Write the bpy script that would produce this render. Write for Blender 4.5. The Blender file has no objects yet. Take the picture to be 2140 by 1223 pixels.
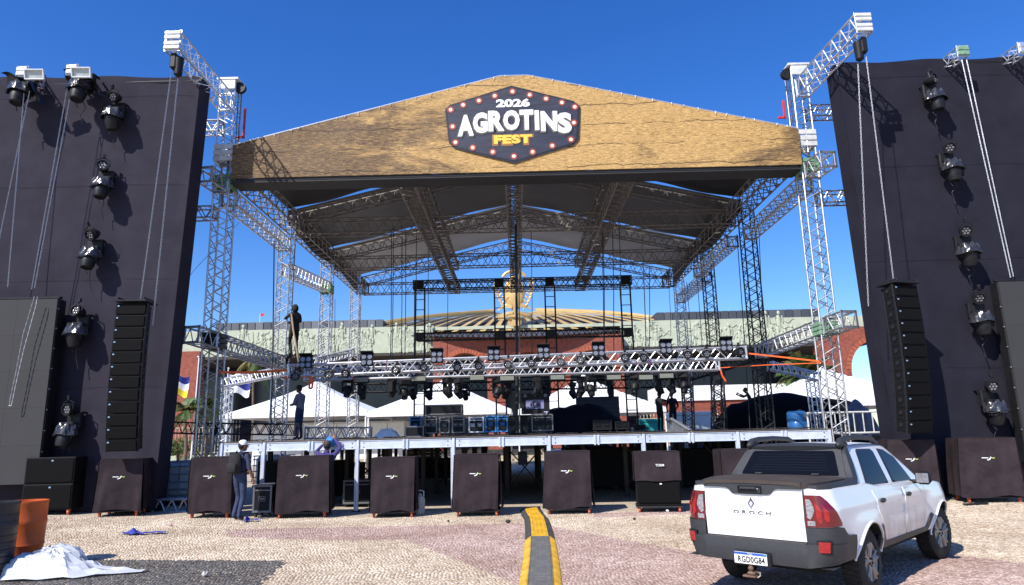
import bpy, math, random
import numpy as np
from mathutils import Vector, Matrix
random.seed(11)
rng = np.random.default_rng(5)
SC = bpy.context.scene
COL = SC.collection
PI = math.pi
rad = math.radians

# ------------------------------------------------------------------ camera, sky, sun, exposure
EYE, FPX, CX, CY = 1.8, 1427.0, 1070.0, 611.5
cam = bpy.data.cameras.new('camera')
cam.sensor_width = 36.0
cam.lens = FPX / 2140.0 * 36.0
cam.clip_start, cam.clip_end = 0.1, 6000
camo = bpy.data.objects.new('camera', cam)
COL.objects.link(camo)
CR = Matrix.Rotation(rad(0.3), 3, 'Z') @ Matrix.Rotation(PI/2 + rad(11.76), 3, 'X') @ Matrix.Rotation(rad(-1.3), 3, 'Z')
camo.matrix_world = Matrix.Translation((0, 0, EYE)) @ CR.to_4x4()
SC.camera = camo

SUN_DIR = Vector((0.84, 1.0, -1.2)).normalized()      # the way the light travels
SUN_EL = math.asin(-SUN_DIR.z)
world = bpy.data.worlds.new('World')
SC.world = world
world.use_nodes = True
nt = world.node_tree
sky = nt.nodes.new('ShaderNodeTexSky')
sky.sky_type = 'NISHITA'
sky.sun_disc = False
sky.sun_elevation = SUN_EL
sky.sun_rotation = math.atan2(-SUN_DIR.x, -SUN_DIR.y)
sky.altitude = 0
sky.air_density = 1.2
sky.dust_density = 0.3
sky.ozone_density = 8.0
hs = nt.nodes.new('ShaderNodeHueSaturation')          # the photograph's saturated blue, the same over the whole sky
hs.inputs['Saturation'].default_value = 1.22
hs.inputs['Hue'].default_value = 0.515
nt.links.new(sky.outputs[0], hs.inputs['Color'])
nt.links.new(hs.outputs[0], nt.nodes['Background'].inputs[0])
nt.nodes['Background'].inputs[1].default_value = 0.13
sun = bpy.data.lights.new('sun', 'SUN')
sun.energy = 4.8
sun.angle = rad(0.53)
sun.color = (1.0, 0.95, 0.87)
suno = bpy.data.objects.new('sun', sun)
COL.objects.link(suno)
suno.rotation_euler = SUN_DIR.to_track_quat('-Z', 'Y').to_euler()
vs = SC.view_settings
vs.view_transform = 'Standard'
try: vs.look = 'None'
except Exception: pass
vs.gamma = 1.0
vs.exposure = 0.5
vs.use_curve_mapping = False

# ------------------------------------------------------------------ measuring helpers (pixel of the 2140 px photo -> point in the place)
def ray(px, py): return CR @ Vector(((px-CX)/FPX, -(py-CY)/FPX, -1.0))
def P(px, py, Y):
    d = ray(px, py)
    return Vector((0, 0, EYE)) + d*(Y/d.y)
def G(px, py, z=0.0):
    d = ray(px, py)
    return Vector((0, 0, EYE)) + d*((z-EYE)/d.z)
def gz(x, y=16.0):                                        # the plaza falls gently to the middle
    k = min(max((y-11.0)/4.0, 0), 1)
    return k*(0.022*max(0, -x-3) + 0.015*max(0, x-6))

# ------------------------------------------------------------------ materials
MATS = {}
def mat(name, col, rough=0.6, metal=0.0, var=0.15, scale=8.0, bump=0.0, bscale=60.0, col2=None, trans=0.0, coat=0.0, spec=0.5, stretch=None, thr=None):
    """principled with a noise mix between col and a second tone, optional bump"""
    if name in MATS: return MATS[name]
    m = bpy.data.materials.new(name); m.use_nodes = True
    t = m.node_tree; n = t.nodes; l = t.links
    b = n['Principled BSDF']
    b.inputs['Roughness'].default_value = rough
    b.inputs['Metallic'].default_value = metal
    b.inputs['Specular IOR Level'].default_value = spec
    if coat: b.inputs['Coat Weight'].default_value = coat; b.inputs['Coat Roughness'].default_value = 0.08
    tc = n.new('ShaderNodeTexCoord')
    src = tc.outputs['Object']
    if stretch:
        mp = n.new('ShaderNodeMapping'); mp.inputs['Scale'].default_value = stretch
        l.new(src, mp.inputs[0]); src = mp.outputs[0]
    if var or col2:
        nz = n.new('ShaderNodeTexNoise'); nz.inputs['Scale'].default_value = scale; nz.inputs['Detail'].default_value = 6
        nz.inputs['Roughness'].default_value = 0.65
        l.new(src, nz.inputs['Vector'])
        cr = n.new('ShaderNodeValToRGB')
        lo, hi = thr or (0.32, 0.68)
        cr.color_ramp.elements[0].position = lo; cr.color_ramp.elements[1].position = hi
        c2 = col2 or tuple(min(1, c*(1+var)) for c in col)
        c1 = col if col2 else tuple(c*(1-var) for c in col)
        cr.color_ramp.elements[0].color = (*c1, 1); cr.color_ramp.elements[1].color = (*c2, 1)
        l.new(nz.outputs['Fac'], cr.inputs[0]); l.new(cr.outputs[0], b.inputs['Base Color'])
    else:
        b.inputs['Base Color'].default_value = (*col, 1)
    if bump:
        nb = n.new('ShaderNodeTexNoise'); nb.inputs['Scale'].default_value = bscale; nb.inputs['Detail'].default_value = 4
        l.new(src, nb.inputs['Vector'])
        bp = n.new('ShaderNodeBump'); bp.inputs['Strength'].default_value = bump; bp.inputs['Distance'].default_value = 0.02
        l.new(nb.outputs['Fac'], bp.inputs['Height']); l.new(bp.outputs[0], b.inputs['Normal'])
    if trans:
        tr = n.new('ShaderNodeBsdfTranslucent'); tr.inputs[0].default_value = (*[min(1, c*1.2) for c in col], 1)
        mx = n.new('ShaderNodeMixShader'); mx.inputs[0].default_value = trans
        out = n['Material Output']
        l.new(b.outputs[0], mx.inputs[1]); l.new(tr.outputs[0], mx.inputs[2]); l.new(mx.outputs[0], out.inputs[0])
    MATS[name] = m
    return m

M_alu = mat('mill_aluminium', (0.50, 0.50, 0.51), 0.46, 0.92, 0.25, 6.0, 0.15, 40)
M_roof = mat('shaded_roof_aluminium', (0.24, 0.215, 0.19), 0.55, 0.6, 0.3, 6.0, 0.15, 40)  # darker copy of the aluminium, shade under the roof put into its colour
M_alub = mat('bright_aluminium', (0.66, 0.68, 0.72), 0.34, 0.7, 0.15, 5.0)
M_beam = mat('pale_stage_aluminium', (0.60, 0.64, 0.72), 0.45, 0.25, 0.12, 5.0)
M_plate = mat('pale_painted_steel', (0.62, 0.63, 0.62), 0.5, 0.1, 0.2, 5.0)
M_green = mat('green_sleeve_paint', (0.13, 0.27, 0.15), 0.55, 0.0, 0.4, 9.0)
M_greenl = mat('pale_green_paint', (0.17, 0.30, 0.19), 0.55, 0.0, 0.4, 9.0)
M_blk = mat('black_paint', (0.012, 0.012, 0.014), 0.5, 0.0, 0.3, 8.0, spec=0.25)
M_blkm = mat('black_steel', (0.012, 0.012, 0.014), 0.45, 0.0, 0.3, 8.0, spec=0.3)
M_rub = mat('black_rubber', (0.02, 0.02, 0.02), 0.75, 0.0, 0.3, 10.0)
M_chain = mat('galvanised_chain', (0.40, 0.40, 0.41), 0.45, 0.6, 0.3, 30.0)
M_cable = mat('black_cable', (0.015, 0.015, 0.018), 0.6, 0, 0.1)
M_fabric = mat('black_stretch_fabric', (0.029, 0.026, 0.038), 0.88, 0, 0.18, 1.2, 0.25, 3.0, spec=0.12)
M_cover = mat('speaker_cover_cloth', (0.031, 0.0225, 0.0265), 0.92, 0, 0.38, 2.2, 0.2, 40.0, spec=0.12)
M_grille = mat('speaker_grille', (0.0045, 0.0045, 0.005), 0.8, 0.0, 0.2, 60.0, 0.4, 400, spec=0.12)
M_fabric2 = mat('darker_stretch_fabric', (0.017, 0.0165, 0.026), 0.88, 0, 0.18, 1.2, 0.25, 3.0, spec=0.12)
M_led = mat('led_screen_face', (0.039, 0.039, 0.041), 0.75, 0, 0.06, 1.0, 0.1, 300, spec=0.25)
M_lens = mat('lamp_glass', (0.18, 0.18, 0.2), 0.12, 0.0, 0.3, 40.0, coat=0.6)
M_plast = mat('clear_rain_plastic', (0.035, 0.035, 0.038), 0.22, 0, 0.7, 8.0, 0.5, 9.0, coat=0.25)
M_orange = mat('orange_strap', (0.75, 0.12, 0.02), 0.7, 0, 0.15)
M_red = mat('red_plastic', (0.55, 0.03, 0.02), 0.5, 0, 0.15)
M_wheel = mat('orange_caster', (0.6, 0.12, 0.05), 0.5, 0, 0.3)
M_white = mat('white_vinyl', (0.8, 0.8, 0.8), 0.5, 0, 0.04, 1.0)

# ------------------------------------------------------------------ mesh building
class MB:
    def __init__(s): s.v = []; s.f = []; s.mi = []; s.cur = 0
    def add(s, vs, fs):
        o = len(s.v); s.v.extend([tuple(v) for v in vs])
        s.f.extend([tuple(i+o for i in f) for f in fs]); s.mi.extend([s.cur]*len(fs)); return s
    def box(s, x0, x1, y0, y1, z0, z1):
        return s.add([(x0,y0,z0),(x1,y0,z0),(x1,y1,z0),(x0,y1,z0),(x0,y0,z1),(x1,y0,z1),(x1,y1,z1),(x0,y1,z1)],
                     [(0,3,2,1),(4,5,6,7),(0,1,5,4),(1,2,6,5),(2,3,7,6),(3,0,4,7)])
    def cbox(s, c, size, b=0.01, R=None):
        """box with chamfered edges"""
        hx, hy, hz = size[0]/2, size[1]/2, size[2]/2
        b = min(b, hx*0.9, hy*0.9, hz*0.9)
        vs = []; idx = {}
        for sx in (-1,1):
            for sy in (-1,1):
                for sz in (-1,1):
                    for ax in range(3):
                        p = [sx*(hx-b), sy*(hy-b), sz*(hz-b)]
                        p[ax] = (sx*hx, sy*hy, sz*hz)[ax]
                        idx[(sx,sy,sz,ax)] = len(vs); vs.append(p)
        fs = []
        for ax in range(3):
            o = [a for a in range(3) if a != ax]
            for sg in (-1,1):
                q = []
                for (u,w) in ((-1,-1),(1,-1),(1,1),(-1,1)):
                    k = [0,0,0]; k[ax]=sg; k[o[0]]=u; k[o[1]]=w; q.append(idx[(*k,ax)])
                flip = (sg > 0) == (ax == 1)
                fs.append(tuple(q[::-1] if flip else q))
        for ax in range(3):
            o = [a for a in range(3) if a != ax]
            for u in (-1,1):
                for w in (-1,1):
                    q = []
                    for sg, a_ in ((-1,o[0]),(1,o[0]),(1,o[1]),(-1,o[1])):
                        k = [0,0,0]; k[ax]=sg; k[o[0]]=u; k[o[1]]=w; q.append(idx[(*k,a_)])
                    fs.append(tuple(q))
        for sx in (-1,1):
            for sy in (-1,1):
                for sz in (-1,1): fs.append(tuple(idx[(sx,sy,sz,a)] for a in range(3)))
        c = Vector(c)
        out = [(c + (R @ Vector(v) if R else Vector(v))) for v in vs]
        return s.add(out, fs)
    def tube(s, a, b, r, r2=None, n=6, cap=True):
        a = Vector(a); b = Vector(b); r2 = r if r2 is None else r2
        d = (b-a)
        if d.length < 1e-6: return s
        d.normalize()
        u = d.cross(Vector((0,0,1)) if abs(d.z) < 0.9 else Vector((1,0,0))).normalized(); w = d.cross(u)
        vs = []
        for k in range(n):
            t = 2*PI*k/n; e = u*math.cos(t)+w*math.sin(t)
            vs.append(a+e*r); vs.append(b+e*r2)
        fs = [(2*k, 2*((k+1)%n), 2*((k+1)%n)+1, 2*k+1) for k in range(n)]
        if cap: fs += [tuple(2*k for k in range(n))[::-1], tuple(2*k+1 for k in range(n))]
        return s.add(vs, fs)
    def path(s, pts, r, n=6):
        pts = [Vector(p) for p in pts]; rs = r if isinstance(r, (list, tuple)) else [r]*len(pts)
        vs = []; u = None
        for i, p in enumerate(pts):
            d = (pts[min(i+1, len(pts)-1)] - pts[max(i-1, 0)])
            d = d.normalized() if d.length > 1e-9 else Vector((0,0,1))
            if u is None: u = d.cross(Vector((0,0,1)) if abs(d.z) < 0.9 else Vector((1,0,0))).normalized()
            else:
                u = u - d*u.dot(d); u = u.normalized() if u.length > 1e-6 else d.orthogonal().normalized()
            w = d.cross(u)
            for k in range(n):
                t = 2*PI*k/n; vs.append(p + (u*math.cos(t)+w*math.sin(t))*rs[i])
        fs = []
        for i in range(len(pts)-1):
            for k in range(n): fs.append((i*n+k, i*n+(k+1)%n, (i+1)*n+(k+1)%n, (i+1)*n+k))
        fs += [tuple(range(n))[::-1], tuple(range((len(pts)-1)*n, len(pts)*n))]
        return s.add(vs, fs)
    def lathe(s, prof, c=(0,0,0), n=16, R=None):
        c = Vector(c); vs = []
        for r, z in prof:
            for k in range(n):
                v = Vector((r*math.cos(2*PI*k/n), r*math.sin(2*PI*k/n), z)); vs.append(c + (R @ v if R else v))
        m = len(prof); fs = []
        for i in range(m-1):
            for k in range(n): fs.append((i*n+k, i*n+(k+1)%n, (i+1)*n+(k+1)%n, (i+1)*n+k))
        if prof[0][0] > 1e-6: fs.append(tuple(range(n))[::-1])
        if prof[-1][0] > 1e-6: fs.append(tuple(range((m-1)*n, m*n)))
        return s.add(vs, fs)
    def ell(s, c, rr, R=None, nu=12, nv=8):
        c = Vector(c); vs = []
        for i in range(nv+1):
            a = -PI/2 + PI*i/nv
            for k in range(nu):
                t = 2*PI*k/nu
                v = Vector((rr[0]*math.cos(a)*math.cos(t), rr[1]*math.cos(a)*math.sin(t), rr[2]*math.sin(a)))
                vs.append(c + (R @ v if R else v))
        fs = []
        for i in range(nv):
            for k in range(nu): fs.append((i*nu+k, i*nu+(k+1)%nu, (i+1)*nu+(k+1)%nu, (i+1)*nu+k))
        return s.add(vs, fs)
    def grid(s, fn, nu, nv):
        vs = [fn(i/nu, j/nv) for j in range(nv+1) for i in range(nu+1)]
        fs = [(j*(nu+1)+i, j*(nu+1)+i+1, (j+1)*(nu+1)+i+1, (j+1)*(nu+1)+i) for j in range(nv) for i in range(nu)]
        return s.add(vs, fs)
    def prism(s, poly, d0, d1, fn):
        """polygon (2-D) between two depths; fn(u, v, d) -> point"""
        n = len(poly)
        vs = [fn(u, v, d0) for u, v in poly] + [fn(u, v, d1) for u, v in poly]
        fs = [tuple(range(n))[::-1], tuple(range(n, 2*n))] + [(i, (i+1)%n, n+(i+1)%n, n+i) for i in range(n)]
        return s.add(vs, fs)
    def mesh(s, name, mats, smooth=0.0):
        me = bpy.data.meshes.new(name); me.from_pydata(s.v, [], s.f)
        for m in (mats if isinstance(mats, (list, tuple)) else [mats]): me.materials.append(m)
        if isinstance(mats, (list, tuple)): me.polygons.foreach_set('material_index', s.mi)
        fix_normals(me)
        if smooth:
            me.polygons.foreach_set('use_smooth', [True]*len(me.polygons)); me.set_sharp_from_angle(angle=rad(smooth))
        me.update(); return me
    def build(s, name, mats, parent=None, origin=None, smooth=0.0, kind=None, label=None):
        if origin is not None:
            o = Vector(origin); s.v = [(v[0]-o.x, v[1]-o.y, v[2]-o.z) for v in s.v]
        ob = bpy.data.objects.new(name, s.mesh(name, mats, smooth)); COL.objects.link(ob)
        if parent is not None: ob.parent = parent
        elif origin is not None: ob.location = origin
        if kind: ob['kind'] = kind
        if label: ob['label'] = label
        return ob
import bmesh
def fix_normals(me):
    bm = bmesh.new(); bm.from_mesh(me); bmesh.ops.recalc_face_normals(bm, faces=bm.faces); bm.to_mesh(me); bm.free()
def thing(name, label, cat, loc=(0,0,0), rz=0.0, group=None, R=None):
    o = bpy.data.objects.new(name, None); COL.objects.link(o); o.empty_display_size = 0.2
    if R is not None: o.matrix_world = Matrix.Translation(loc) @ R.to_4x4()
    else: o.location = loc; o.rotation_euler = (0, 0, rz)
    o['label'] = label; o['category'] = cat
    if group: o['group'] = group
    return o
def tag(o, label, cat, group=None):
    o['label'] = label; o['category'] = cat
    if group: o['group'] = group
    return o
def part(name, me, parent, loc=(0,0,0), R=None):
    o = bpy.data.objects.new(name, me); COL.objects.link(o); o.parent = parent
    if R is not None: o.matrix_local = Matrix.Translation(loc) @ R.to_4x4()
    else: o.location = loc
    return o
def dup(root, loc, label, R=None, rz=None, group=None):
    r = root.copy(); COL.objects.link(r); r['label'] = label
    if R is not None: r.matrix_world = Matrix.Translation(loc) @ R.to_4x4()
    else:
        r.location = loc
        if rz is not None: r.rotation_euler = (0, 0, rz)
    if group: r['group'] = group
    for ch in list(root.children):
        c = ch.copy(); COL.objects.link(c); c.parent = r
        for g in list(ch.children):
            d = g.copy(); COL.objects.link(d); d.parent = c
    return r
def RZ(a): return Matrix.Rotation(a, 3, 'Z')
def RX(a): return Matrix.Rotation(a, 3, 'X')
def RY(a): return Matrix.Rotation(a, 3, 'Y')
ORD = ['first','second','third','fourth','fifth','sixth','seventh','eighth','ninth','tenth','eleventh','twelfth','thirteenth','fourteenth','fifteenth','sixteenth']

# lettering and grown bodies are evaluated in a scene of their own, removed at the end
TMP = bpy.data.scenes.new('workshop')
def eval_mesh(ob):
    TMP.collection.objects.link(ob)
    with bpy.context.temp_override(scene=TMP, view_layer=TMP.view_layers[0]): dg = bpy.context.evaluated_depsgraph_get()
    dg.update()
    me = bpy.data.meshes.new_from_object(ob.evaluated_get(dg))
    TMP.collection.objects.unlink(ob); bpy.data.objects.remove(ob)
    return me
def text_mesh(txt, size=1.0, extrude=0.0, offset=0.0, spacing=1.0, res=3):
    cu = bpy.data.curves.new('lettering', 'FONT'); cu.body = txt; cu.size = size; cu.extrude = extrude; cu.offset = offset
    cu.space_character = spacing; cu.align_x = 'CENTER'; cu.resolution_u = res
    me = eval_mesh(bpy.data.objects.new('lettering', cu))
    vs = [v.co.copy() for v in me.vertices]; fs = [tuple(p.vertices) for p in me.polygons]
    bpy.data.meshes.remove(me)
    return vs, fs
TX = {
 'year': text_mesh('2026', 1, 0.01, 0.05), 'fest': text_mesh('FEST', 1, 0.01, 0.055), 'oroch': text_mesh('OROCH', 1, 0.01, 0.022, 1.75),
 'plate': text_mesh('RGD0G84', 1, 0.01, 0.028, 1.06), 'brasil': text_mesh('BRASIL', 1, 0.01, 0.01), 'torm': text_mesh('TORM', 1, 0.01, 0.02),
 'festback': text_mesh('FEST', 1, 0.01, 0.10),
}
for ch in 'AGROTINS': TX['L'+ch] = text_mesh(ch, 1, 0.01, 0.058); TX['B'+ch] = text_mesh(ch, 1, 0.01, 0.085)
def text_fit(key, w, h, fn):
    """lettering scaled to w x h about its centre; fn(u, v, d) -> point, d = 0 back, 1 front"""
    vs, fs = TX[key]
    x0 = min(v.x for v in vs); x1 = max(v.x for v in vs); y0 = min(v.y for v in vs); y1 = max(v.y for v in vs)
    z0 = min(v.z for v in vs); z1 = max(v.z for v in vs)
    return [fn((v.x-(x0+x1)/2)/(x1-x0)*w, (v.y-(y0+y1)/2)/(y1-y0)*h, (v.z-z0)/max(z1-z0, 1e-6)) for v in vs], fs
# ------------------------------------------------------------------ ground
def inpoly(x, y, poly):
    c = np.zeros(x.shape, bool); n = len(poly)
    for i in range(n):
        x1, y1 = poly[i]; x2, y2 = poly[(i+1) % n]
        k = ((y1 > y) != (y2 > y))
        with np.errstate(divide='ignore', invalid='ignore'):
            c ^= k & (x < (x2-x1)*(y-y1)/(y2-y1+1e-12)+x1)
    return c
def gpoly(pts): return [tuple(G(*p)[:2]) for p in pts]
RED = [gpoly([(470,1113),(780,1101),(1090,1094),(1160,1101),(1300,1128),(1446,1153),(1990,1158),(2140,1177),(2300,1200),(2300,1330),(1090,1330),(1083,1223),(960,1172),(842,1128),(700,1130),(480,1127)]),
       gpoly([(1238,1083),(1450,1074),(1450,1066),(1240,1073)])]
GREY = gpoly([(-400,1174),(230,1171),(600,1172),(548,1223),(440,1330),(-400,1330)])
def pavemat(name, zone):
    """stone mosaic: one tone per stone (random per island), dust and wear on top"""
    m = bpy.data.materials.new(name); m.use_nodes = True; t = m.node_tree; n = t.nodes; l = t.links; b = n['Principled BSDF']
    b.inputs['Roughness'].default_value = .82; b.inputs['Specular IOR Level'].default_value = .25
    g = n.new('ShaderNodeNewGeometry'); cr = n.new('ShaderNodeValToRGB'); e = cr.color_ramp.elements
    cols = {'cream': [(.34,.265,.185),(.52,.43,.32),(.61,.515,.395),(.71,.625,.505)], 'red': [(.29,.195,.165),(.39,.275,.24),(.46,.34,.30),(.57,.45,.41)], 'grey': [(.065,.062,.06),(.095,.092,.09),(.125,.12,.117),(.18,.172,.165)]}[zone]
    e[0].position = 0; e[0].color = (*cols[0],1); e[1].position = 1; e[1].color = (*cols[3],1)
    for p_, c_ in ((.25,cols[1]),(.7,cols[2])):
        x = e.new(p_); x.color = (*c_,1)
    l.new(g.outputs['Random Per Island'], cr.inputs[0])
    tc = n.new('ShaderNodeTexCoord'); nz = n.new('ShaderNodeTexNoise'); nz.inputs['Scale'].default_value = .55; nz.inputs['Detail'].default_value = 7; nz.inputs['Roughness'].default_value = .7
    l.new(tc.outputs['Object'], nz.inputs['Vector'])
    c2 = n.new('ShaderNodeValToRGB'); c2.color_ramp.elements[0].position = .36; c2.color_ramp.elements[1].position = .66
    c2.color_ramp.elements[0].color = (.74,.67,.62,1); c2.color_ramp.elements[1].color = (1.12,1.12,1.1,1)
    l.new(nz.outputs['Fac'], c2.inputs[0])
    mx = n.new('ShaderNodeMix'); mx.data_type = 'RGBA'; mx.blend_type = 'MULTIPLY'; mx.inputs[0].default_value = 1
    l.new(cr.outputs[0], mx.inputs[6]); l.new(c2.outputs[0], mx.inputs[7]); l.new(mx.outputs[2], b.inputs['Base Color'])
    nb = n.new('ShaderNodeTexNoise'); nb.inputs['Scale'].default_value = 90; l.new(tc.outputs['Object'], nb.inputs['Vector'])
    bp = n.new('ShaderNodeBump'); bp.inputs['Strength'].default_value = .35; bp.inputs['Distance'].default_value = .01
    l.new(nb.outputs['Fac'], bp.inputs['Height']); l.new(bp.outputs[0], b.inputs['Normal'])
    return m
def farmat(name, c0, c1, joint, sc):
    m = bpy.data.materials.new(name); m.use_nodes = True; t = m.node_tree; n = t.nodes; l = t.links; b = n['Principled BSDF']
    b.inputs['Roughness'].default_value = .85; b.inputs['Specular IOR Level'].default_value = .2
    tc = n.new('ShaderNodeTexCoord'); vo = n.new('ShaderNodeTexVoronoi'); vo.inputs['Scale'].default_value = sc; l.new(tc.outputs['Object'], vo.inputs['Vector'])
    ve = n.new('ShaderNodeTexVoronoi'); ve.feature = 'DISTANCE_TO_EDGE'; ve.inputs['Scale'].default_value = sc; l.new(tc.outputs['Object'], ve.inputs['Vector'])
    cr = n.new('ShaderNodeValToRGB'); cr.color_ramp.elements[0].color = (*c0,1); cr.color_ramp.elements[1].color = (*c1,1)
    sp = n.new('ShaderNodeSeparateColor'); l.new(vo.outputs['Color'], sp.inputs[0]); l.new(sp.outputs[0], cr.inputs[0])
    st = n.new('ShaderNodeMapRange'); st.inputs[1].default_value = .02; st.inputs[2].default_value = .07; l.new(ve.outputs['Distance'], st.inputs[0])
    mx = n.new('ShaderNodeMix'); mx.data_type = 'RGBA'; l.new(st.outputs[0], mx.inputs[0]); mx.inputs[6].default_value = (*joint,1); l.new(cr.outputs[0], mx.inputs[7])
    l.new(mx.outputs[2], b.inputs['Base Color'])
    bp = n.new('ShaderNodeBump'); bp.inputs['Strength'].default_value = .6; bp.inputs['Distance'].default_value = .01
    l.new(st.outputs[0], bp.inputs['Height']); l.new(bp.outputs[0], b.inputs['Normal'])
    return m
g = MB()
xs = np.concatenate([[-2500,-400,-120,-60], np.arange(-30, 30.1, 1.5), [60,120,400,2500]]); ys = np.concatenate([[-400,-60,-10,0], np.arange(5, 40.1, 1.0), [60,100,200,500,3500]])
g.v = [(x, y, gz(x if abs(x) < 31 else 0, y) if y < 45 else 0) for y in ys for x in xs]
nx = len(xs)
g.f = [(j*nx+i, j*nx+i+1, (j+1)*nx+i+1, (j+1)*nx+i) for j in range(len(ys)-1) for i in range(nx-1)]; g.mi = [0]*len(g.f)
ground = g.build('plaza_ground', farmat('far_paving', (.42,.345,.265), (.60,.515,.41), (.33,.27,.205), 14.0), kind='structure', smooth=30)

# the near stones are real: a jittered mosaic, every stone a low frustum standing out of its joint
def stones():
    S = .052
    yy = np.arange(7.0, 16.6, S*.93)
    X = []; Y = []
    for k, y in enumerate(yy):
        w = .80*y+3.2
        x = np.arange(-w, w, S)+rng.uniform(0, S)
        X.append(x); Y.append(np.full(x.shape, y))
    x = np.concatenate(X); y = np.concatenate(Y)
    # rows bend in the loose fans of hand-laid mosaic
    yo = y+.05*np.sin(x*2.1+.6*np.sin(y*1.3))+.03*np.sin(x*5.3+y)
    xo = x+.03*np.sin(y*4.1+x)
    n = len(x)
    cx = xo+rng.uniform(-.008,.008,n); cy = yo+rng.uniform(-.011,.011,n)
    hw = S*.5*rng.uniform(.82,1.02,n); hh = S*.93*.5*rng.uniform(.80,1.02,n); rot = rng.uniform(-.5,.5,n)+.10*np.cos(x*2.1)
    corners = []
    for sx, sy in ((-1,-1),(1,-1),(1,1),(-1,1)):
        ux = sx*hw*rng.uniform(.78,1.05,n); uy = sy*hh*rng.uniform(.78,1.05,n)
        corners.append((ux*np.cos(rot)-uy*np.sin(rot), ux*np.sin(rot)+uy*np.cos(rot)))
    k_ = np.clip((cy-11)/4, 0, 1)
    zb = k_*(.022*np.maximum(0,-cx-3)+.015*np.maximum(0,cx-6))
    h = rng.uniform(.0035,.008,n)
    tilt = rng.uniform(-.07,.07,(2,n))
    V = np.zeros((n,8,3))
    for q,(ux,uy) in enumerate(corners):
        V[:,q,0] = cx+ux; V[:,q,1] = cy+uy; V[:,q,2] = zb-.004
        V[:,4+q,0] = cx+ux*.86; V[:,4+q,1] = cy+uy*.86; V[:,4+q,2] = zb+h+tilt[0]*ux*.8+tilt[1]*uy*.8
    F = np.array([(4,5,6,7),(0,1,5,4),(1,2,6,5),(2,3,7,6),(3,0,4,7)])
    zone = np.zeros(n, int)
    jx = cx+rng.normal(0,.02,n); jy = cy+rng.normal(0,.02,n)
    for p in RED: zone[inpoly(jx, jy, p)] = 1
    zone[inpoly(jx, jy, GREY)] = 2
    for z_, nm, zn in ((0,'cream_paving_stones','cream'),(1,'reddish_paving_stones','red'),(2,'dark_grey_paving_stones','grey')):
        sel = np.where(zone == z_)[0]; m_ = len(sel)
        me = bpy.data.meshes.new(nm)
        me.vertices.add(m_*8); me.vertices.foreach_set('co', V[sel].reshape(-1))
        fi = (F[None]+8*np.arange(m_)[:,None,None]).reshape(-1)
        me.loops.add(len(fi)); me.loops.foreach_set('vertex_index', fi)
        me.polygons.add(m_*5); me.polygons.foreach_set('loop_start', np.arange(0, len(fi), 4)); me.polygons.foreach_set('loop_total', np.full(m_*5, 4))
        me.update(calc_edges=True); me.materials.append(pavemat(nm, zn))
        o = bpy.data.objects.new(nm, me); COL.objects.link(o); o['kind'] = 'stuff'; o.parent = ground
stones()

# ------------------------------------------------------------------ the palace behind
M_brick = mat('red_brick', (.23,.06,.036), .8, 0, .35, 3.0, .5, 60)
M_conc = mat('pale_green_concrete', (.40,.43,.325), .75, 0, .12, .8, .15, 3)
M_gold = mat('gold_painted_metal', (.56,.38,.15), .45, .25, .2, .6)
M_dark = mat('dark_glass_recess', (.012,.014,.024), .18, 0, .3, .4)
M_clad = [mat('attic_panel_%s' % t, c, .5, .15, .06) for t, c in (('slate',(.055,.06,.072)),('ash',(.085,.09,.10)),('mist',(.13,.135,.15)))]
M_soff = mat('brown_soffit', (.035,.028,.022), .7, 0, .2)
YB = 80.0
pal = thing('palace', 'long palace behind the stage with a pale relief frieze, dark recess and red brick arches', 'palace', (0, YB, 0))
O_ = (0, YB, 0)
XL, XR = P(340,690,YB).x, P(1900,672,YB).x
zt, zb = 14.65, 11.55
b = MB(); b.box(XL-6, -9.8, YB, YB+1.2, zb, zt); b.build('frieze', M_conc, pal, O_)
b = MB(); b.box(12.3, XR+6, YB, YB+1.2, zb, zt); b.build('frieze', M_conc, pal, O_)
RL, RR = P(388,800,YB+9).x, P(1748,800,YB+9).x
b = MB(); b.box(RL, RR, YB+9, YB+10, 0, zb); b.build('recess_wall', M_dark, pal, O_)
b = MB(); b.box(RL, RR, YB-.1, YB+9, zb-.35, zb-.003); b.build('soffit', M_soff, pal, O_)
b = MB(); b.box(RL, RR, YB+.2, YB+30, zt-.5, zt-.12); b.build('roof_slab', M_conc, pal, O_)
def panelrow(x0, x1, y, z0, z1, w):
    k = 0; x = x0; cache = {}
    while x < x1-.2:
        mi = rng.choice(3, p=(.45,.3,.25)); 
        if mi not in cache:
            b = MB(); b.cbox((0,0,0), (w-.06,.12,z1-z0), .03); cache[mi] = b.mesh('attic_panel', M_clad[mi])
        part('panel', cache[mi], pal, (x+w/2, y-YB+float(rng.uniform(-.02,.02)), (z0+z1)/2)); x += w; k += 1
aL0, aL1 = P(450,690,84).x, P(800,690,84).x
aR0, aR1 = P(1372,670,84).x, P(1712,665,84).x
panelrow(aL0, aL1, 84, 14.5, 16.25, 1.0); panelrow(aR0, aR1, 84, 14.5, 16.3, 1.0)
b = MB(); b.box(aL0, aL1, 84.1, 92, 14.5, 16.2); b.box(aR0, aR1, 84.1, 92, 14.5, 16.25); b.build('attic_block', M_clad[0], pal, O_)
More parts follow.
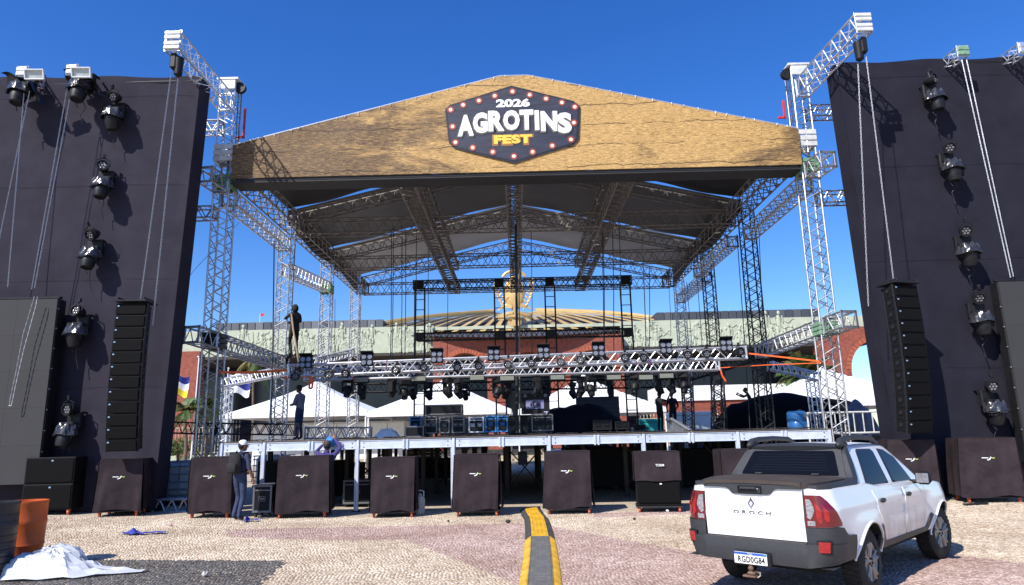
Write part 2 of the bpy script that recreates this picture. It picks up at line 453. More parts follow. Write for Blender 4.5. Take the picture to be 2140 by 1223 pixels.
def arch_wall(x0, x1, z0, z1, arches, y0, y1, name, m, spring, label=None):
    """brick wall with round arched openings, filled strip by strip, plus a proud ring of voussoirs"""
    b = MB()
    edges = [x0]
    for cx_, r_ in arches: edges += [cx_-r_, cx_+r_]
    edges.append(x1)
    for k in range(0, len(edges), 2):
        if edges[k+1]-edges[k] > .01: b.box(edges[k], edges[k+1], y0, y1, z0, z1)
    N = 16
    for cx_, r_ in arches:
        for k in range(N):
            a0 = PI-PI*k/N; a1 = PI-PI*(k+1)/N
            p0 = (cx_+r_*math.cos(a0), spring+r_*math.sin(a0)); p1 = (cx_+r_*math.cos(a1), spring+r_*math.sin(a1))
            b.prism([p0, p1, (p1[0], z1), (p0[0], z1)], y0, y1, lambda u, v, d: (u, d, v))
    w = b.build(name, m, pal, O_)
    b = MB()
    for cx_, r_ in arches:
        for k in range(24):
            a0 = PI-PI*(k+.06)/24; a1 = PI-PI*(k+.94)/24
            q = [(cx_+rr*math.cos(a), spring+rr*math.sin(a)) for rr, a in ((r_,a0),(r_+.55,a0),(r_+.55,a1),(r_,a1))]
            b.prism(q, y0-.07, y0, lambda u, v, d: (u, d, v))
    o = b.build('arch_ring', M_brick2, w); o.location = (0, -YB, 0); o['kind'] = 'stuff'
    return w
M_brick2 = mat('red_arch_brick', (.33,.085,.04), .8, 0, .3, 5.0)
bl, br = P(905,720,79).x, P(1302,710,79).x
w3 = (br-bl)/3
arch_wall(bl, br, 0, 13.0, [(bl+w3*.5, w3*.35), (bl+w3*1.5, w3*.35), (bl+w3*2.5, w3*.35)], 79, 81, 'brick_wall', M_brick, 11.2-w3*.35)
# brick end pavilions, sky behind their arches
pL0, pL1 = P(360,800,YB).x, P(418,800,YB).x
arch_wall(pL0-9, pL1, 0, 12.2, [(pL0-2.6, 2.9)], YB-.6, YB+.8, 'brick_pavilion', M_brick, 8.4)
pR0 = P(1712,800,YB).x; pRa = P(1778,800,YB).x+.2
arch_wall(pR0, pR0+20, 0, 13.3, [(pRa+3.2, 3.4), (pRa+11.5, 3.4)], YB-.6, YB+.8, 'brick_pavilion', M_brick, 8.3)
# lower service wing on the right with a white band and low arches
wl, wr = P(1385,850,66).x, P(1640,850,66).x
bw = thing('service_wing', 'low red brick wing with white band and dark arches behind the stage', 'building', (wl, 66, 0))
b = MB(); b.box(wl, wr, 66, 72, 0, 4.6); b.build('brick_wall', M_brick, bw, (wl,66,0))
b = MB(); b.box(wl-.2, wr+.2, 65.8, 72.2, 4.6, 6.0); b.build('white_band', M_white, bw, (wl,66,0))
for px in (1490, 1540, 1600):
    c = P(px, 870, 66).x; b = MB()
    b.prism([(c-1.3,0)]+[(c+1.3*math.cos(PI-PI*k/10), 2.0+1.3*math.sin(PI*k/10)) for k in range(11)]+[(c+1.3,0)], 65.94, 66.0, lambda u, v, d: (u, d, v))
    b.build('arch_opening', M_dark, bw, (wl,66,0))
# relief figures of the frieze: carved people, trees and scrolls standing proud
def relief_mesh(k):
    b = MB(); h = .8+.35*(k % 3)
    b.ell((0,0,h*.42), (.20,.16,h*.45), None, 8, 6); b.ell((.02*k,-.08,h*.95), (.13,.13,.16), None, 8, 6)
    b.path([(-.15,-.08,h*.7), (-.32,-.12,h*(.5+.1*(k%3))), (-.22,-.16,h*.35)], [.07,.06,.05], 5)
    b.path([(.15,-.08,h*.7), (.30,-.12,h*(.45+.15*(k%2))), (.26,-.16,h*.8)], [.07,.06,.05], 5)
    b.path([(-.09,-.05,.25), (-.14,-.1,-.05), (-.12,-.1,-.25)], .08, 5); b.path([(.09,-.05,.25), (.15,-.12,-.02), (.1,-.1,-.25)], .08, 5)
    return b.mesh('relief_figure', M_conc, 60)
RM = [relief_mesh(k) for k in range(5)]
spans = [(-33,-29,6),(-27.5,-23,14),(-22,-17,18),(-15,-10.2,26),(13,17,8),(20,25,16),(26,33,12)]
for x0, x1, n_ in [(q0, q1, int(q2*1.6)) for q0, q1, q2 in spans]:
    for k in range(n_):
        x = x0+(x1-x0)*(k+rng.uniform(.1,.9))/n_; s_ = float(rng.uniform(.9,1.6))
        o = part('relief_figure', RM[int(rng.integers(5))], pal, (x, -.02, float(rng.choice([zb+.35, zb+.35, zb+.9, zb+1.5]))))
        o.scale = (s_, .8, s_)
b = MB()
for k in range(70):                                   # scrolls, leaves and waves between the figures
    x = float(rng.choice([rng.uniform(-35,-10.2), rng.uniform(13,37)])); z = float(rng.uniform(zb+.5, zt-.4)); L = float(rng.uniform(.5,1.6)); a = float(rng.uniform(-.5,.9))
    pts = [(x+L*t*math.cos(a), YB-.04, min(zt-.15, z+L*t*math.sin(a)+.16*math.sin(t*7+k))) for t in np.linspace(0,1,7)]
    b.path(pts, [.02,.04,.06,.07,.06,.04,.02], 5)
o = b.build('relief_scrolls', M_conc, pal, O_, smooth=50); o['kind'] = 'stuff'
for k in range(11):                                    # sun rays carved at the left end
    a = rad(8+k*15); c = (-31.0, zb+.2); b = MB()
    b.prism([(c[0]+.5*math.cos(a-.02), c[1]+.5*math.sin(a-.02)), (c[0]+2.7*math.cos(a-.045), c[1]+2.7*math.sin(a-.045)), (c[0]+2.7*math.cos(a+.045), c[1]+2.7*math.sin(a+.045))], YB-.07, YB+.05, lambda u, v, d: (u, d, min(v, zt-.05)))
    b.build('relief_ray', M_conc, pal, O_)

# sun-ray canopy on the palace roof
SR = thing('sun_canopy', 'golden fan of slender roof rays spreading round the coat of arms on the palace roof', 'roof canopy', (0, 97, 14.6))
M_slate = mat('slate_roof', (.05,.05,.06), .6, 0, .2)
cx0, cy0 = P(1076,660,97).x, 97.0
NR = 38
for k in range(NR):
    a = -PI+(PI)*(k+.5)/NR*1.0
    a = -PI*1.03+PI*1.06*(k+.5)/NR
    sf = max(0, -math.sin(a))**1.4
    Ri, Ro = 2.9+2.0*sf, 25.8-7.8*sf
    zin, zout = 19.6-1.5*sf, 16.6-3.1*sf
    wi, wo = .11, .36
    b = MB(); N = 6
    ca, sa = math.cos(a), math.sin(a)
    def rr(t, side, dz):
        r = Ri+(Ro-Ri)*t; w = wi+(wo-wi)*t; z = zin+(zout-zin)*t+.5*math.sin(PI*t)+dz
        return (cx0+r*ca-side*w*sa, cy0+r*sa+side*w*ca, z)
    for j in range(N):
        t0, t1 = j/N, (j+1)/N
        b.add([rr(t0,-1,0), rr(t0,1,0), rr(t1,1,0), rr(t1,-1,0), rr(t0,-1,-.14), rr(t0,1,-.14), rr(t1,1,-.14), rr(t1,-1,-.14)], [(0,1,2,3),(7,6,5,4),(0,3,7,4),(1,5,6,2)])
    b.build('ray', M_gold, SR, (0,97,14.6), smooth=40)
b = MB(); b.grid(lambda u, v: (lambda a, sf: (cx0+(3.6+2.2*sf+(21.6-7.6*sf)*v)*math.cos(a), cy0+(3.6+2.2*sf+(21.6-7.6*sf)*v)*math.sin(a), 19.1-1.6*sf+(-2.9-1.6*sf)*v+.45*math.sin(PI*v)-.28))(-PI+PI*u, max(0,-math.sin(-PI+PI*u))**1.4), 48, 8); b.build('roof_skin', M_slate, SR, (0,97,14.6), smooth=40)
b = MB()
for k in range(17):
    a0, a1 = -PI+PI*k/17, -PI+PI*(k+1)/17
    f0, f1 = max(0,-math.sin(a0))**1.4, max(0,-math.sin(a1))**1.4
    b.tube((cx0+(2.9+2*f0)*math.cos(a0), cy0+(2.9+2*f0)*math.sin(a0), 19.45-1.5*f0), (cx0+(2.9+2*f1)*math.cos(a1), cy0+(2.9+2*f1)*math.sin(a1), 19.45-1.5*f1), .10, None, 5, False)
b.build('inner_ring', M_gold, SR, (0,97,14.6), smooth=40)

# coat of arms
ec = P(1076,655,80); ez = ec.z; ex = ec.x
CA = thing('coat_of_arms', 'tall gilded coat of arms with shield, leaf wreath and ribbon above the palace roof', 'coat of arms', (ex, 80, 14.2))
EO = (ex, 80, 14.2)
b = MB(); b.ell((ex,80,ez+2.5), (1.25,.5,2.15), None, 24, 14); b.build('shield', M_gold, CA, EO, smooth=60)
b = MB()
for s_ in (-1,1):
    b.tube((ex,79.52,ez+2.2), (ex+s_*1.0,79.7,ez+3.3), .05, None, 5)
b.tube((ex-1.2,79.6,ez+1.7), (ex+1.2,79.6,ez+2.6), .045, None, 5); b.build('shield_moulding', M_gold, CA, EO)
for s_ in (-1,1):
    b = MB()
    st = [(ex+s_*(1.0+1.05*math.sin(t*1.9)), 79.9, ez+.35+3.5*t) for t in np.linspace(0,1,9)]
    b.path(st, .07, 5); br_ = b.build('wreath_stem', M_gold, CA, EO, smooth=50)
    for k in range(1, 9):
        for q in (-1, 1):
            p = Vector(st[k]); d = Vector((q*.34, -.08, .34)); b = MB()
            b.ell(p+d*.6, (.10,.05,.32), RY(q*.75), 6, 6); b.build('leaf', M_gold, CA, EO, smooth=50)
b = MB(); b.grid(lambda u, v: (ex+(u-.5)*4.1, 79.6+.9*abs(2*u-1)**3-.25*math.sin(PI*u), ez-.55+.62*v+.12*math.cos(2*PI*(u-.5))), 24, 2)
b.grid(lambda u, v: (ex+(u-.5)*4.1, 79.75+.9*abs(2*u-1)**3-.25*math.sin(PI*u), ez-.55+.62*v+.12*math.cos(2*PI*(u-.5))), 24, 2)
b.build('ribbon', M_gold, CA, EO, smooth=50)
for s_ in (-1,1):
    b = MB(); b.grid(lambda u, v: (ex+s_*(.35+1.65*u), 79.7+.3*u, ez+.12+.5*math.sin(PI*(.25+.6*u))*1.1+v*(.55-.35*u)), 12, 2)
    b.grid(lambda u, v: (ex+s_*(.35+1.65*u), 79.82+.3*u, ez+.12+.5*math.sin(PI*(.25+.6*u))*1.1+v*(.55-.35*u)), 12, 2); b.build('ribbon_fold', M_gold, CA, EO, smooth=50)
    for k in range(9):
        b = MB(); b.box(ex+s_*(.15+.2*k)-.05, ex+s_*(.15+.2*k)+.05, 79.30+.002*k**2, 79.36+.002*k**2, ez-.33+.1*math.cos(.31*k), ez-.13+.1*math.cos(.31*k)); o = b.build('ribbon_letter_mark', M_gold, CA, EO)
b = MB(); b.path([(ex+1.45*math.cos(a), 79.9, ez+4.0+1.15*math.sin(a)) for a in np.linspace(PI*.12, PI*.88, 15)], .2, 6); b.build('top_arch', M_gold, CA, EO, smooth=50)
b = MB(); b.lathe([(1.1,-.60),(.75,-.85),(.25,-1.0),(.2,-2.4),(.4,-2.5)], (ex,80.1,ez), 18); b.build('pedestal', M_gold, CA, EO, smooth=50)
b = MB(); b.prism([(ex-.45,14.3),(ex+.5,14.3),(ex+.1,17.2),(ex-.1,17.2)], 79.3, 79.7, lambda u, v, d: (u, d, v)); b.build('front_strut', M_gold, CA, EO)

# ------------------------------------------------------------------ spiked fence, steps, tents, poles, palms
def fence(x0, x1, y, h, label):
    f = thing('spiked_fence', label, 'fence', (x0, y, 0))
    b = MB(); b.cbox(((x0+x1)/2, y, .35), (x1-x0, .3, .7), .02); b.build('base_wall', M_conc, f, (x0,y,0))
    for z in (.9, h-.35):
        b = MB(); b.cbox(((x0+x1)/2, y, z), (x1-x0, .06, .06), .01); b.build('rail', M_pale, f, (x0,y,0))
    b = MB(); b.cbox((0,0,(h-.5)/2), (.05,.05,h-.5), .01); b.lathe([(.06,h-.5),(.0,h-.1)], (0,0,0), 5); bm_ = b.mesh('picket', M_pale)
    n = int((x1-x0)/.28)
    if n <= 150:
        for k in range(n): part('picket', bm_, f, (.14+k*.28, 0, .35))
M_pale = mat('pale_fence_paint', (.42,.38,.27), .6, 0, .2)
fence(P(345,880,58).x, P(505,880,58).x, 58, 3.3, 'spiked pale metal fence behind the left tower and the white tent')
fence(P(1335,870,58).x, P(1570,870,58).x, 58, 3.2, 'spiked pale metal fence in front of the red brick wing')
st = MB()
for k in range(5): st.box(-14, 16, 44+k*1.1, 52, k*.15, (k+1)*.15-.004)
st.build('plaza_steps', mat('step_concrete', (.42,.36,.27), .85, 0, .2, 2), kind='structure')
def tent(cx_, y, w, ze, za, label, walls=False):
    t = thing('canopy_tent', label, 'tent', (cx_, y, 0), 0, 'white canopy tents behind the stage')
    h = w/2; N = 10
    def roof(u, v):
        x = (2*u-1); z_ = (2*v-1); m = max(abs(x), abs(z_))
        return (cx_+x*h, y+z_*h, za-(za-ze)*(m**.80))
    b = MB(); b.grid(roof, 24, 24); b.build('roof_cover', M_tent, t, (cx_,y,0), smooth=35)
    b = MB()
    for (x0, x1, y0, y1) in ((-h,h,-h-.02,-h+.02),(-h,h,h-.02,h+.02),(-h-.02,-h+.02,-h,h),(h-.02,h+.02,-h,h)): b.box(cx_+x0, cx_+x1, y+y0, y+y1, ze-.32, ze-.004)
    b.build('valance', M_tent, t, (cx_,y,0))
    for sx in (-1,1):
        for sy in (-1,1):
            b = MB(); b.tube((cx_+sx*(h-.08), y+sy*(h-.08), 0), (cx_+sx*(h-.08), y+sy*(h-.08), ze), .05, None, 6); b.build('leg', M_white, t, (cx_,y,0))
M_tent = mat('white_tent_vinyl', (.82,.82,.81), .55, 0, .03, .6)
c1 = P(620,860,45); w1 = P(772,860,45).x-P(478,860,45).x
tent(c1.x, 49.5, w1, 3.55, 6.0, 'large white pyramid tent behind the left side of the stage')
c2 = P(918,860,45); w2 = P(1075,858,45).x-P(772,860,45).x
tent(c2.x, 49.5, w2-.1, 3.45, 6.0, 'large white pyramid tent behind the rolling cases at the stage centre')
c3 = P(1236,858,45); w3_ = P(1393,856,45).x-P(1080,858,45).x
tent(c3.x, 49.5, w3_-.1, 3.35, 6.0, 'large white pyramid tent behind the draped equipment right of centre')
tent(P(1795,832,42).x, 46.5, 10.5, 3.35, 5.9, 'white pyramid tent beyond the right tower')
# white booth walls below the first tent
cb = thing('site_cabin', 'long white site cabin with panel joints under the left white tent', 'cabin', (P(530,880,47).x, 47, 0))
x0, x1 = P(530,880,47).x, P(845,880,47).x
M_cab = mat('cabin_white', (.62,.62,.60), .6, 0, .06)
n_ = 9
b = MB(); b.cbox((0,0,0), ((x1-x0)/n_-.04,.1,2.6), .01); pm = b.mesh('cabin_panel', M_cab)
for k in range(n_): part('wall_panel', pm, cb, ((k+.5)*(x1-x0)/n_, 0, 1.5))
b = MB(); b.box(x0, x1, 47.06, 50, .2, 2.9); b.build('cabin_body', M_cab, cb, (x0,47,0))
for k in (2, 5):
    b = MB(); b.cbox(((k+.55)*(x1-x0)/n_, -.07, 1.3), (.9,.05,2.1), .01); o = b.build('door', mat('cabin_door',(.5,.5,.49),.5), cb)
def flagpole(px, ytop, ybot, Y, label, flagcols=None, fy=None):
    b0 = P(px[1], ybot, Y); t0 = P(px[0], ytop, Y)
    f = thing('flagpole', label, 'flagpole', (b0.x, Y, 0))
    b = MB(); b.tube((b0.x,Y,0), (t0.x if abs(t0.x-b0.x)<.3 else b0.x,Y,t0.z), .07, .04, 8); b.lathe([(0,-.1),(.1,0),(0,.1)], (b0.x,Y,t0.z+.08), 8); b.build('pole', M_white, f, (b0.x,Y,0), smooth=40)
    if flagcols:
        z1 = P(px[0], fy, Y).z
        for i, c in enumerate(flagcols):
            b = MB()
            def fl(u, v, i=i):
                u = .08+u*1.9; vv = (i+v)/len(flagcols)
                return (b0.x+u*.95, Y+.22*math.sin(u*4+vv*2), z1-1.5*vv-.55*(u/1.9)*(.4+.6*vv)-.12*math.sin(u*5))
            b.grid(fl, 14, 3); o = b.build('flag_stripe', c, f, (b0.x,Y,0), smooth=60)
M_fb = mat('flag_blue', (.02,.03,.22), .8, 0, .05); M_fy = mat('flag_yellow', (.75,.55,.03), .8, 0, .05); M_fg = mat('flag_green', (.02,.25,.08), .8, 0, .05)
flagpole((342,342), 700, 890, 60, 'flagpole with a blue, white and yellow flag beside the left brick pier', [M_fb, M_white, M_fy], 783)
flagpole((416,404), 748, 890, 55, 'tall white flagpole behind the left front tower', None, 752)
flagpole((477,470), 772, 890, 57, 'white flagpole with a white and blue flag behind the left front tower', [M_white, M_fb, M_white], 780)
M_leaf = mat('palm_leaf', (.07,.12,.03), .55, 0, .45, 1.2, trans=.2)
M_leafy = mat('dry_palm_leaf', (.17,.15,.05), .6, 0, .35, 1.2, trans=.2)
M_trunk = mat('palm_trunk', (.13,.09,.06), .9, 0, .3, 6, .6, 20)
def palm(x, y, z0, h, rl, n_f, label, droop=1.0, dry=.25, cat='palm tree', seed=1, elo=-.5, wide=.055):
    r = np.random.default_rng(seed)
    t = thing('palm_tree', label, cat, (x, y, z0))
    b = MB(); pts = [(x+.12*math.sin(k*.7), y, z0+h*k/8) for k in range(9)]
    b.path(pts, [.17-.008*k for k in range(9)], 8); b.build('trunk', M_trunk, t, (x,y,z0), smooth=50)
    tx, ty, tz = pts[-1]
    for k in range(n_f):
        az = 2*PI*k/n_f+r.uniform(-.25,.25); el = r.uniform(elo,1.3)
        L = rl*r.uniform(.75,1.1); b = MB()
        d = Vector((math.cos(az), math.sin(az), 0)); lat = Vector((-math.sin(az), math.cos(az), 0))
        sp = [Vector((tx,ty,tz))+d*L*q*math.cos(el)*(1-.15*q)+Vector((0,0,1))*(L*q*math.sin(el)-droop*L*.55*q*q) for q in np.linspace(0,1,9)]
        b.path(sp, [.03]*4+[.02]*5, 4)
        for j in range(1, 9):
            for m in range(3):
                base = sp[j-1].lerp(sp[j], (m+.5)/3); ll = L*.30*(1-.55*abs(j/8-.45))
                for s_ in (-1,1):
                    tip = base+lat*s_*ll*.75+(sp[j]-sp[j-1]).normalized()*ll*.55-Vector((0,0,1))*ll*r.uniform(.15,.55)
                    w = (sp[j]-sp[j-1]).normalized()*wide
                    b.add([base-w, base+w, tip], [(0,1,2)])
        b.build('frond', M_leafy if r.random() < dry else M_leaf, t, (x,y,z0))
pp = P(1690,790,48); palm(pp.x, 48, 0, P(1690,785,48).z, 2.5, 44, 'bushy palm tree with yellowing fronds behind the right front tower', .55, .45, seed=3, elo=.0, wide=.10)
pp = P(392,850,54); palm(pp.x, 54, 0, P(392,850,54).z-.3, 2.3, 18, 'low green palm in front of the left brick pier', 1.0, .15, seed=5)
pp = P(436,840,56); palm(pp.x, 56, 0, P(436,845,56).z, 2.2, 16, 'green palm seen through the chords of the left front tower', 1.0, .15, seed=6)
pp = P(532,790,72); palm(pp.x, 72, 0, P(530,758,72).z, 2.6, 18, 'tall thin palm with hanging dry fronds under the palace frieze on the left', 1.9, .5, seed=8)
def shrub(x, y, r_, h, label, seed):
    r = np.random.default_rng(seed); t = thing('shrub', label, 'shrub', (x, y, 0))
    b = MB()
    for k in range(6): b.path([(x,y,0), (x+r.uniform(-.3,.3), y+r.uniform(-.3,.3), h*.5), (x+r.uniform(-.6,.6)*r_, y+r.uniform(-.5,.5)*r_, h*.85)], [.05,.03,.015], 5)
    b.build('branches', M_trunk, t, (x,y,0))
    b = MB()
    for k in range(700):
        a = r.uniform(0,2*PI); e = r.uniform(-.6,1.0); q = r.uniform(.45,1)**.5*(.75+.3*math.sin(a*3+seed))
        c = Vector((x+r_*q*math.cos(a)*math.cos(e*1.2), y+r_*q*math.sin(a)*math.cos(e*1.2), h*.55+h*.45*q*math.sin(e*1.4)))
        d1 = Vector(r.normal(size=3)).normalized()*.16; d2 = Vector(r.normal(size=3)).normalized()*.07
        b.add([c-d1, c+d2, c+d1, c-d2], [(0,1,2,3)])
    o = b.build('foliage', M_leaf, t, (x,y,0)); o['kind'] = 'stuff'
pp = P(372,875,56); shrub(pp.x, 56.5, 1.7, 2.2, 'green bush at the foot of the left brick pier', 2)
pp = P(1668,835,50); shrub(pp.x, 50.5, 1.8, 5.2, 'dark green bush beneath the yellowing palm on the right', 4)
pp = P(1416,860,56); shrub(pp.x, 56, 1.1, 3.2, 'young light green bush behind the two men on the stage', 9)
pp = P(353,880,70); b = MB()
lo = thing('orange_house', 'small orange rendered house far behind at the left', 'house', (P(350,870,100).x, 100, 0)); x_ = P(350,870,100).x
b.cbox((x_-4,102,2.3), (14,5,4.9), .05); b.build('wall', mat('orange_render', (.55,.27,.10), .8, 0, .1), lo, (x_,100,0))
b = MB(); b.prism([(x_-11.5,4.75),(x_+3.5,4.75),(x_+1.5,6),(x_-9.5,6)], 99.3, 104.7, lambda u, v, d: (u, d, v)); b.build('roof', mat('tile_roof', (.3,.12,.06), .8), lo, (x_,100,0))
# ------------------------------------------------------------------ trusses
def truss(name, label, cat, A, B, w=.45, h=None, m=None, group=None, cr=.026, br=.015, up=None, bay=None, ends=True, twist=0.0, endm=None, faces=(0,1,2,3)):
    """four chord tubes (parts), welded zigzag lacing (one part), end frames"""
    m = m or M_alu; h = h or w
    A = Vector(A); B = Vector(B); d = B-A; L = d.length; d.normalize()
    up = Vector(up) if up else (Vector((0,0,1)) if abs(d.z) < .9 else Vector((0,1,0)))
    s = d.cross(up).normalized(); u = s.cross(d).normalized()
    t = thing(name, label, cat, A, 0, group)
    cs = [(s*(-w/2)+u*(-h/2)), (s*(w/2)+u*(-h/2)), (s*(w/2)+u*(h/2)), (s*(-w/2)+u*(h/2))]
    for c in cs:
        b = MB(); b.tube(c, c+d*L, cr, None, 6); b.build('chord', m, t, smooth=50)
    n = max(2, round(L/(bay or w*1.05)))
    b = MB()
    for f in faces:
        p, q = cs[f], cs[(f+1) % 4]
        for k in range(n):
            a0, a1 = L*k/n, L*(k+1)/n; am = (a0+a1)/2
            b.tube(p+d*a0, q+d*am, br, None, 5, False); b.tube(q+d*am, p+d*a1, br, None, 5, False)
    for a0 in (.02, L-.02):
        for f in range(4): b.tube(cs[f]+d*a0, cs[(f+1)%4]+d*a0, br*1.15, None, 5, False)
    o = b.build('bracing', m, t, smooth=50); o['kind'] = 'stuff'
    if ends:
        for a0 in (0, L):
            b = MB(); R = Matrix((s, u, d)).transposed()
            for k in range(4):
                c0, c1 = cs[k], cs[(k+1)%4]
                b.cbox((c0+c1)/2+d*a0, (.07 if k % 2 else w+.08, h+.08 if k % 2 else .07, .03), .004, R)
            b.build('end_frame', endm or m, t)
    return t
DK = 1.78                                                       # height of the stage deck
TY = [19.0, 24.5, 30.0, 35.5]
LX, RX_ = -8.5, 8.68
EZ0, EZ1, RZ1 = 9.3, 10.2, 12.15
def baseplate(t, x, y, z):
    b = MB(); b.cbox((0,0,z+.02), (.9,.9,.04), .005); b.build('base_plate', M_alu, t)
names = ['front','second','third','rear']
for side, x in (('left', LX), ('right', RX_)):
    for i, y in enumerate(TY):
        top = 12.45 if i == 0 else 10.0
        lb = {0: f'tall {side} front truss tower beside the banner end and the black screen wall',
              1: f'{"black" if side == "right" else "silver"} {side} side truss tower second behind the front, holding the roof edge',
              2: f'{"black" if side == "right" else "silver"} {side} side truss tower third behind the front, holding the roof edge',
              3: f'{side} rear corner truss tower of the stage roof'}[i]
        xx = x if i else (LX if side == 'left' else 8.64)
        t = truss('truss_tower', lb, 'truss tower', (xx, y, gz(xx, y)), (xx, y, top), .45, None, M_blkm if side == 'right' and i in (1, 2) else M_alu, 'towers carrying the stage roof', bay=.5, ends=False)  # two right towers coloured black to stand for aluminium in shade
        baseplate(t, xx, y, 0)
        if i == 0:
            b = MB(); z = top-gz(xx, y)
            b.cbox((0,0,z+.03), (.66,.62,.08), .015); b.cbox((0,-.28,z-.17), (.5,.05,.3), .02); b.build('head_block', M_plate, t)
            b = MB(); b.lathe([(.05,-.06),(.17,-.06),(.14,0),(.17,.06),(.05,.06)], (.32 if side == 'left' else -.32, -.1, z-.2), 12, RX(PI/2)); b.build('pulley', M_blkm, t, smooth=40)
            for q in (-.05, .05):
                b = MB(); b.tube((.32*(1 if side == 'left' else -1)+q, -.1, z-.2), (.32*(1 if side == 'left' else -1)+q*.6, -.1, z-2.2), .012, None, 5); b.build('hoist_line', M_cable, t)
def sleeve(x, y, z, label, m, hh=.52, w=.57, slots=True, group=None):
    t = thing('sleeve_block', label, 'sleeve block', (x, y, z), 0, group)
    for ax in range(2):
        for s_ in (-1, 1):
            for q in (-1, 0, 1):
                b = MB(); sz = (w if ax == 0 else .05, .05 if ax == 0 else w-.11, hh*.29)
                c = (0, s_*(w/2-.025), q*hh*.35) if ax == 0 else (s_*(w/2-.025), 0, q*hh*.35)
                b.cbox(c, sz, .012); b.build('plate', m, t)
    for sx in (-1,1):
        for sy in (-1,1):
            b = MB(); b.tube((sx*(w/2-.08), sy*(w/2-.08), -hh/2-.03), (sx*(w/2-.08), sy*(w/2-.08), hh/2+.03), .03, None, 6); b.build('corner_tube', M_alu, t)
sleeve(LX, 19, 10.12, 'white plated sleeve block around the left front tower at the banner end', M_plate)
sleeve(8.64, 19, 10.12, 'white plated sleeve block around the right front tower at the banner end', M_plate)
sleeve(LX, 19, 9.25, 'green sleeve block on the left front tower just below the banner', M_green, .40, .54)
sleeve(8.64, 19, 9.3, 'dark green sleeve block on the right front tower just below the banner', M_green, .40, .54)
sleeve(8.64, 19, 4.5, 'light green sleeve block halfway up the right front tower', M_greenl, .36, .53)
sleeve(LX, 19, 4.55, 'black sleeve block halfway up the left front tower', M_blkm, .42, .54)
sleeve(LX, 30, 8.4, 'green sleeve block on the third left truss tower', M_green, .40, .54)
# red hoist frame at the back of each front tower
for side, x in (('left', LX+.42), ('right', 8.64-.42)):
    t = thing('chain_guard', f'red plastic chain guard near the top of the {side} front tower', 'guard', (x, 19.1, 11.2))
    b = MB(); b.cbox((0,0,0), (.07,.05,1.0 if side == 'left' else .6), .01); b.cbox((-.1,0,-.45 if side == 'left' else -.25), (.22,.05,.07), .01); b.build('guard_bar', M_red, t)

# cantilevers carrying the line arrays
cl = truss('cantilever_truss', 'silver cantilever truss reaching forward from the top of the left front tower', 'truss', (LX-.02, 18.75, 11.72), (LX-.1, 15.7, 11.85), .35, .52, M_alub, bay=.45)
crt = truss('cantilever_truss', 'silver cantilever truss reaching forward from the top of the right front tower', 'truss', (8.68, 18.75, 11.7), (9.0, 15.7, 11.85), .35, .52, M_alub, bay=.45)
for t, v, x in ((cl,(-.08,-3.07,.13),0), (crt,(.32,-3.07,.15),0)):
    b = MB()
    for q in (-1, 1):
        for r_ in (-1, 1): b.cbox((v[0], v[1]-.03, v[2]+q*.145+r_*.06), (.42, .05, .105), .02)
    b.build('white_end_plate', M_plate, t)
# side trusses
for side, x in (('left', LX), ('right', RX_)):
    sx = -1 if side == 'left' else 1
    truss('side_truss', f'low {side} side truss between the front and second towers above the deck', 'truss', (x, 19.25, 4.55), (x, 24.25, 4.5), .42, None, M_alu)
    truss('side_truss', f'low {side} side truss running forward from the front tower behind the screen wall', 'truss', (x, 18.75, 4.55), (x+sx*.15, 17.95, 4.6), .42, None, M_alu)
    truss('side_truss', f'upper {side} side truss just outside the roof edge, front to second tower', 'truss', (x-sx*.05, 19.25, 8.85), (x, 24.25, 8.85), .42, None, M_alu)
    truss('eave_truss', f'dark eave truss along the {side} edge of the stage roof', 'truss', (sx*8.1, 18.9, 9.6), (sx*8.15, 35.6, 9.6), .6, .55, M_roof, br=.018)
    truss('side_truss', f'outrigger truss from the {side} front tower towards the back of the screen wall, lower', 'truss', (x+sx*.25, 19.05, 8.35), (x+sx*2.6, 19.05, 8.35), .34, None, M_alu, bay=.4)
    truss('side_truss', f'outrigger truss from the {side} front tower towards the back of the screen wall, upper', 'truss', (x+sx*.25, 19.05, 11.05), (x+sx*2.6, 19.05, 11.05), .34, None, M_alu, bay=.4)
    truss('side_truss', f'{side} raking truss from the front tower forward to the screen wall at roof height', 'truss', (x, 18.75, 9.1), (x+sx*.12, 17.95, 9.12), .42, None, M_alu)
    wt = truss('side_truss', f'truss post hidden behind the {side} screen wall with its top truss', 'truss', (x+sx*2.9, 19.05, 0.2), (x+sx*2.9, 19.05, 11.3), .4, None, M_alu, ends=False)
truss('side_truss', 'slanting silver truss between the second and third left towers', 'truss', (LX, 24.75, 8.0), (LX, 29.75, 8.45), .42, None, M_alu)
truss('side_truss', 'truss between the third and rear right towers below the roof edge', 'truss', (RX_, 30.25, 8.6), (RX_, 35.25, 8.6), .42, None, M_alu)
truss('side_truss', 'truss between the second and third right towers below the roof edge', 'truss', (RX_-.5, 24.75, 8.7), (RX_-.5, 29.75, 8.7), .38, None, M_alu)
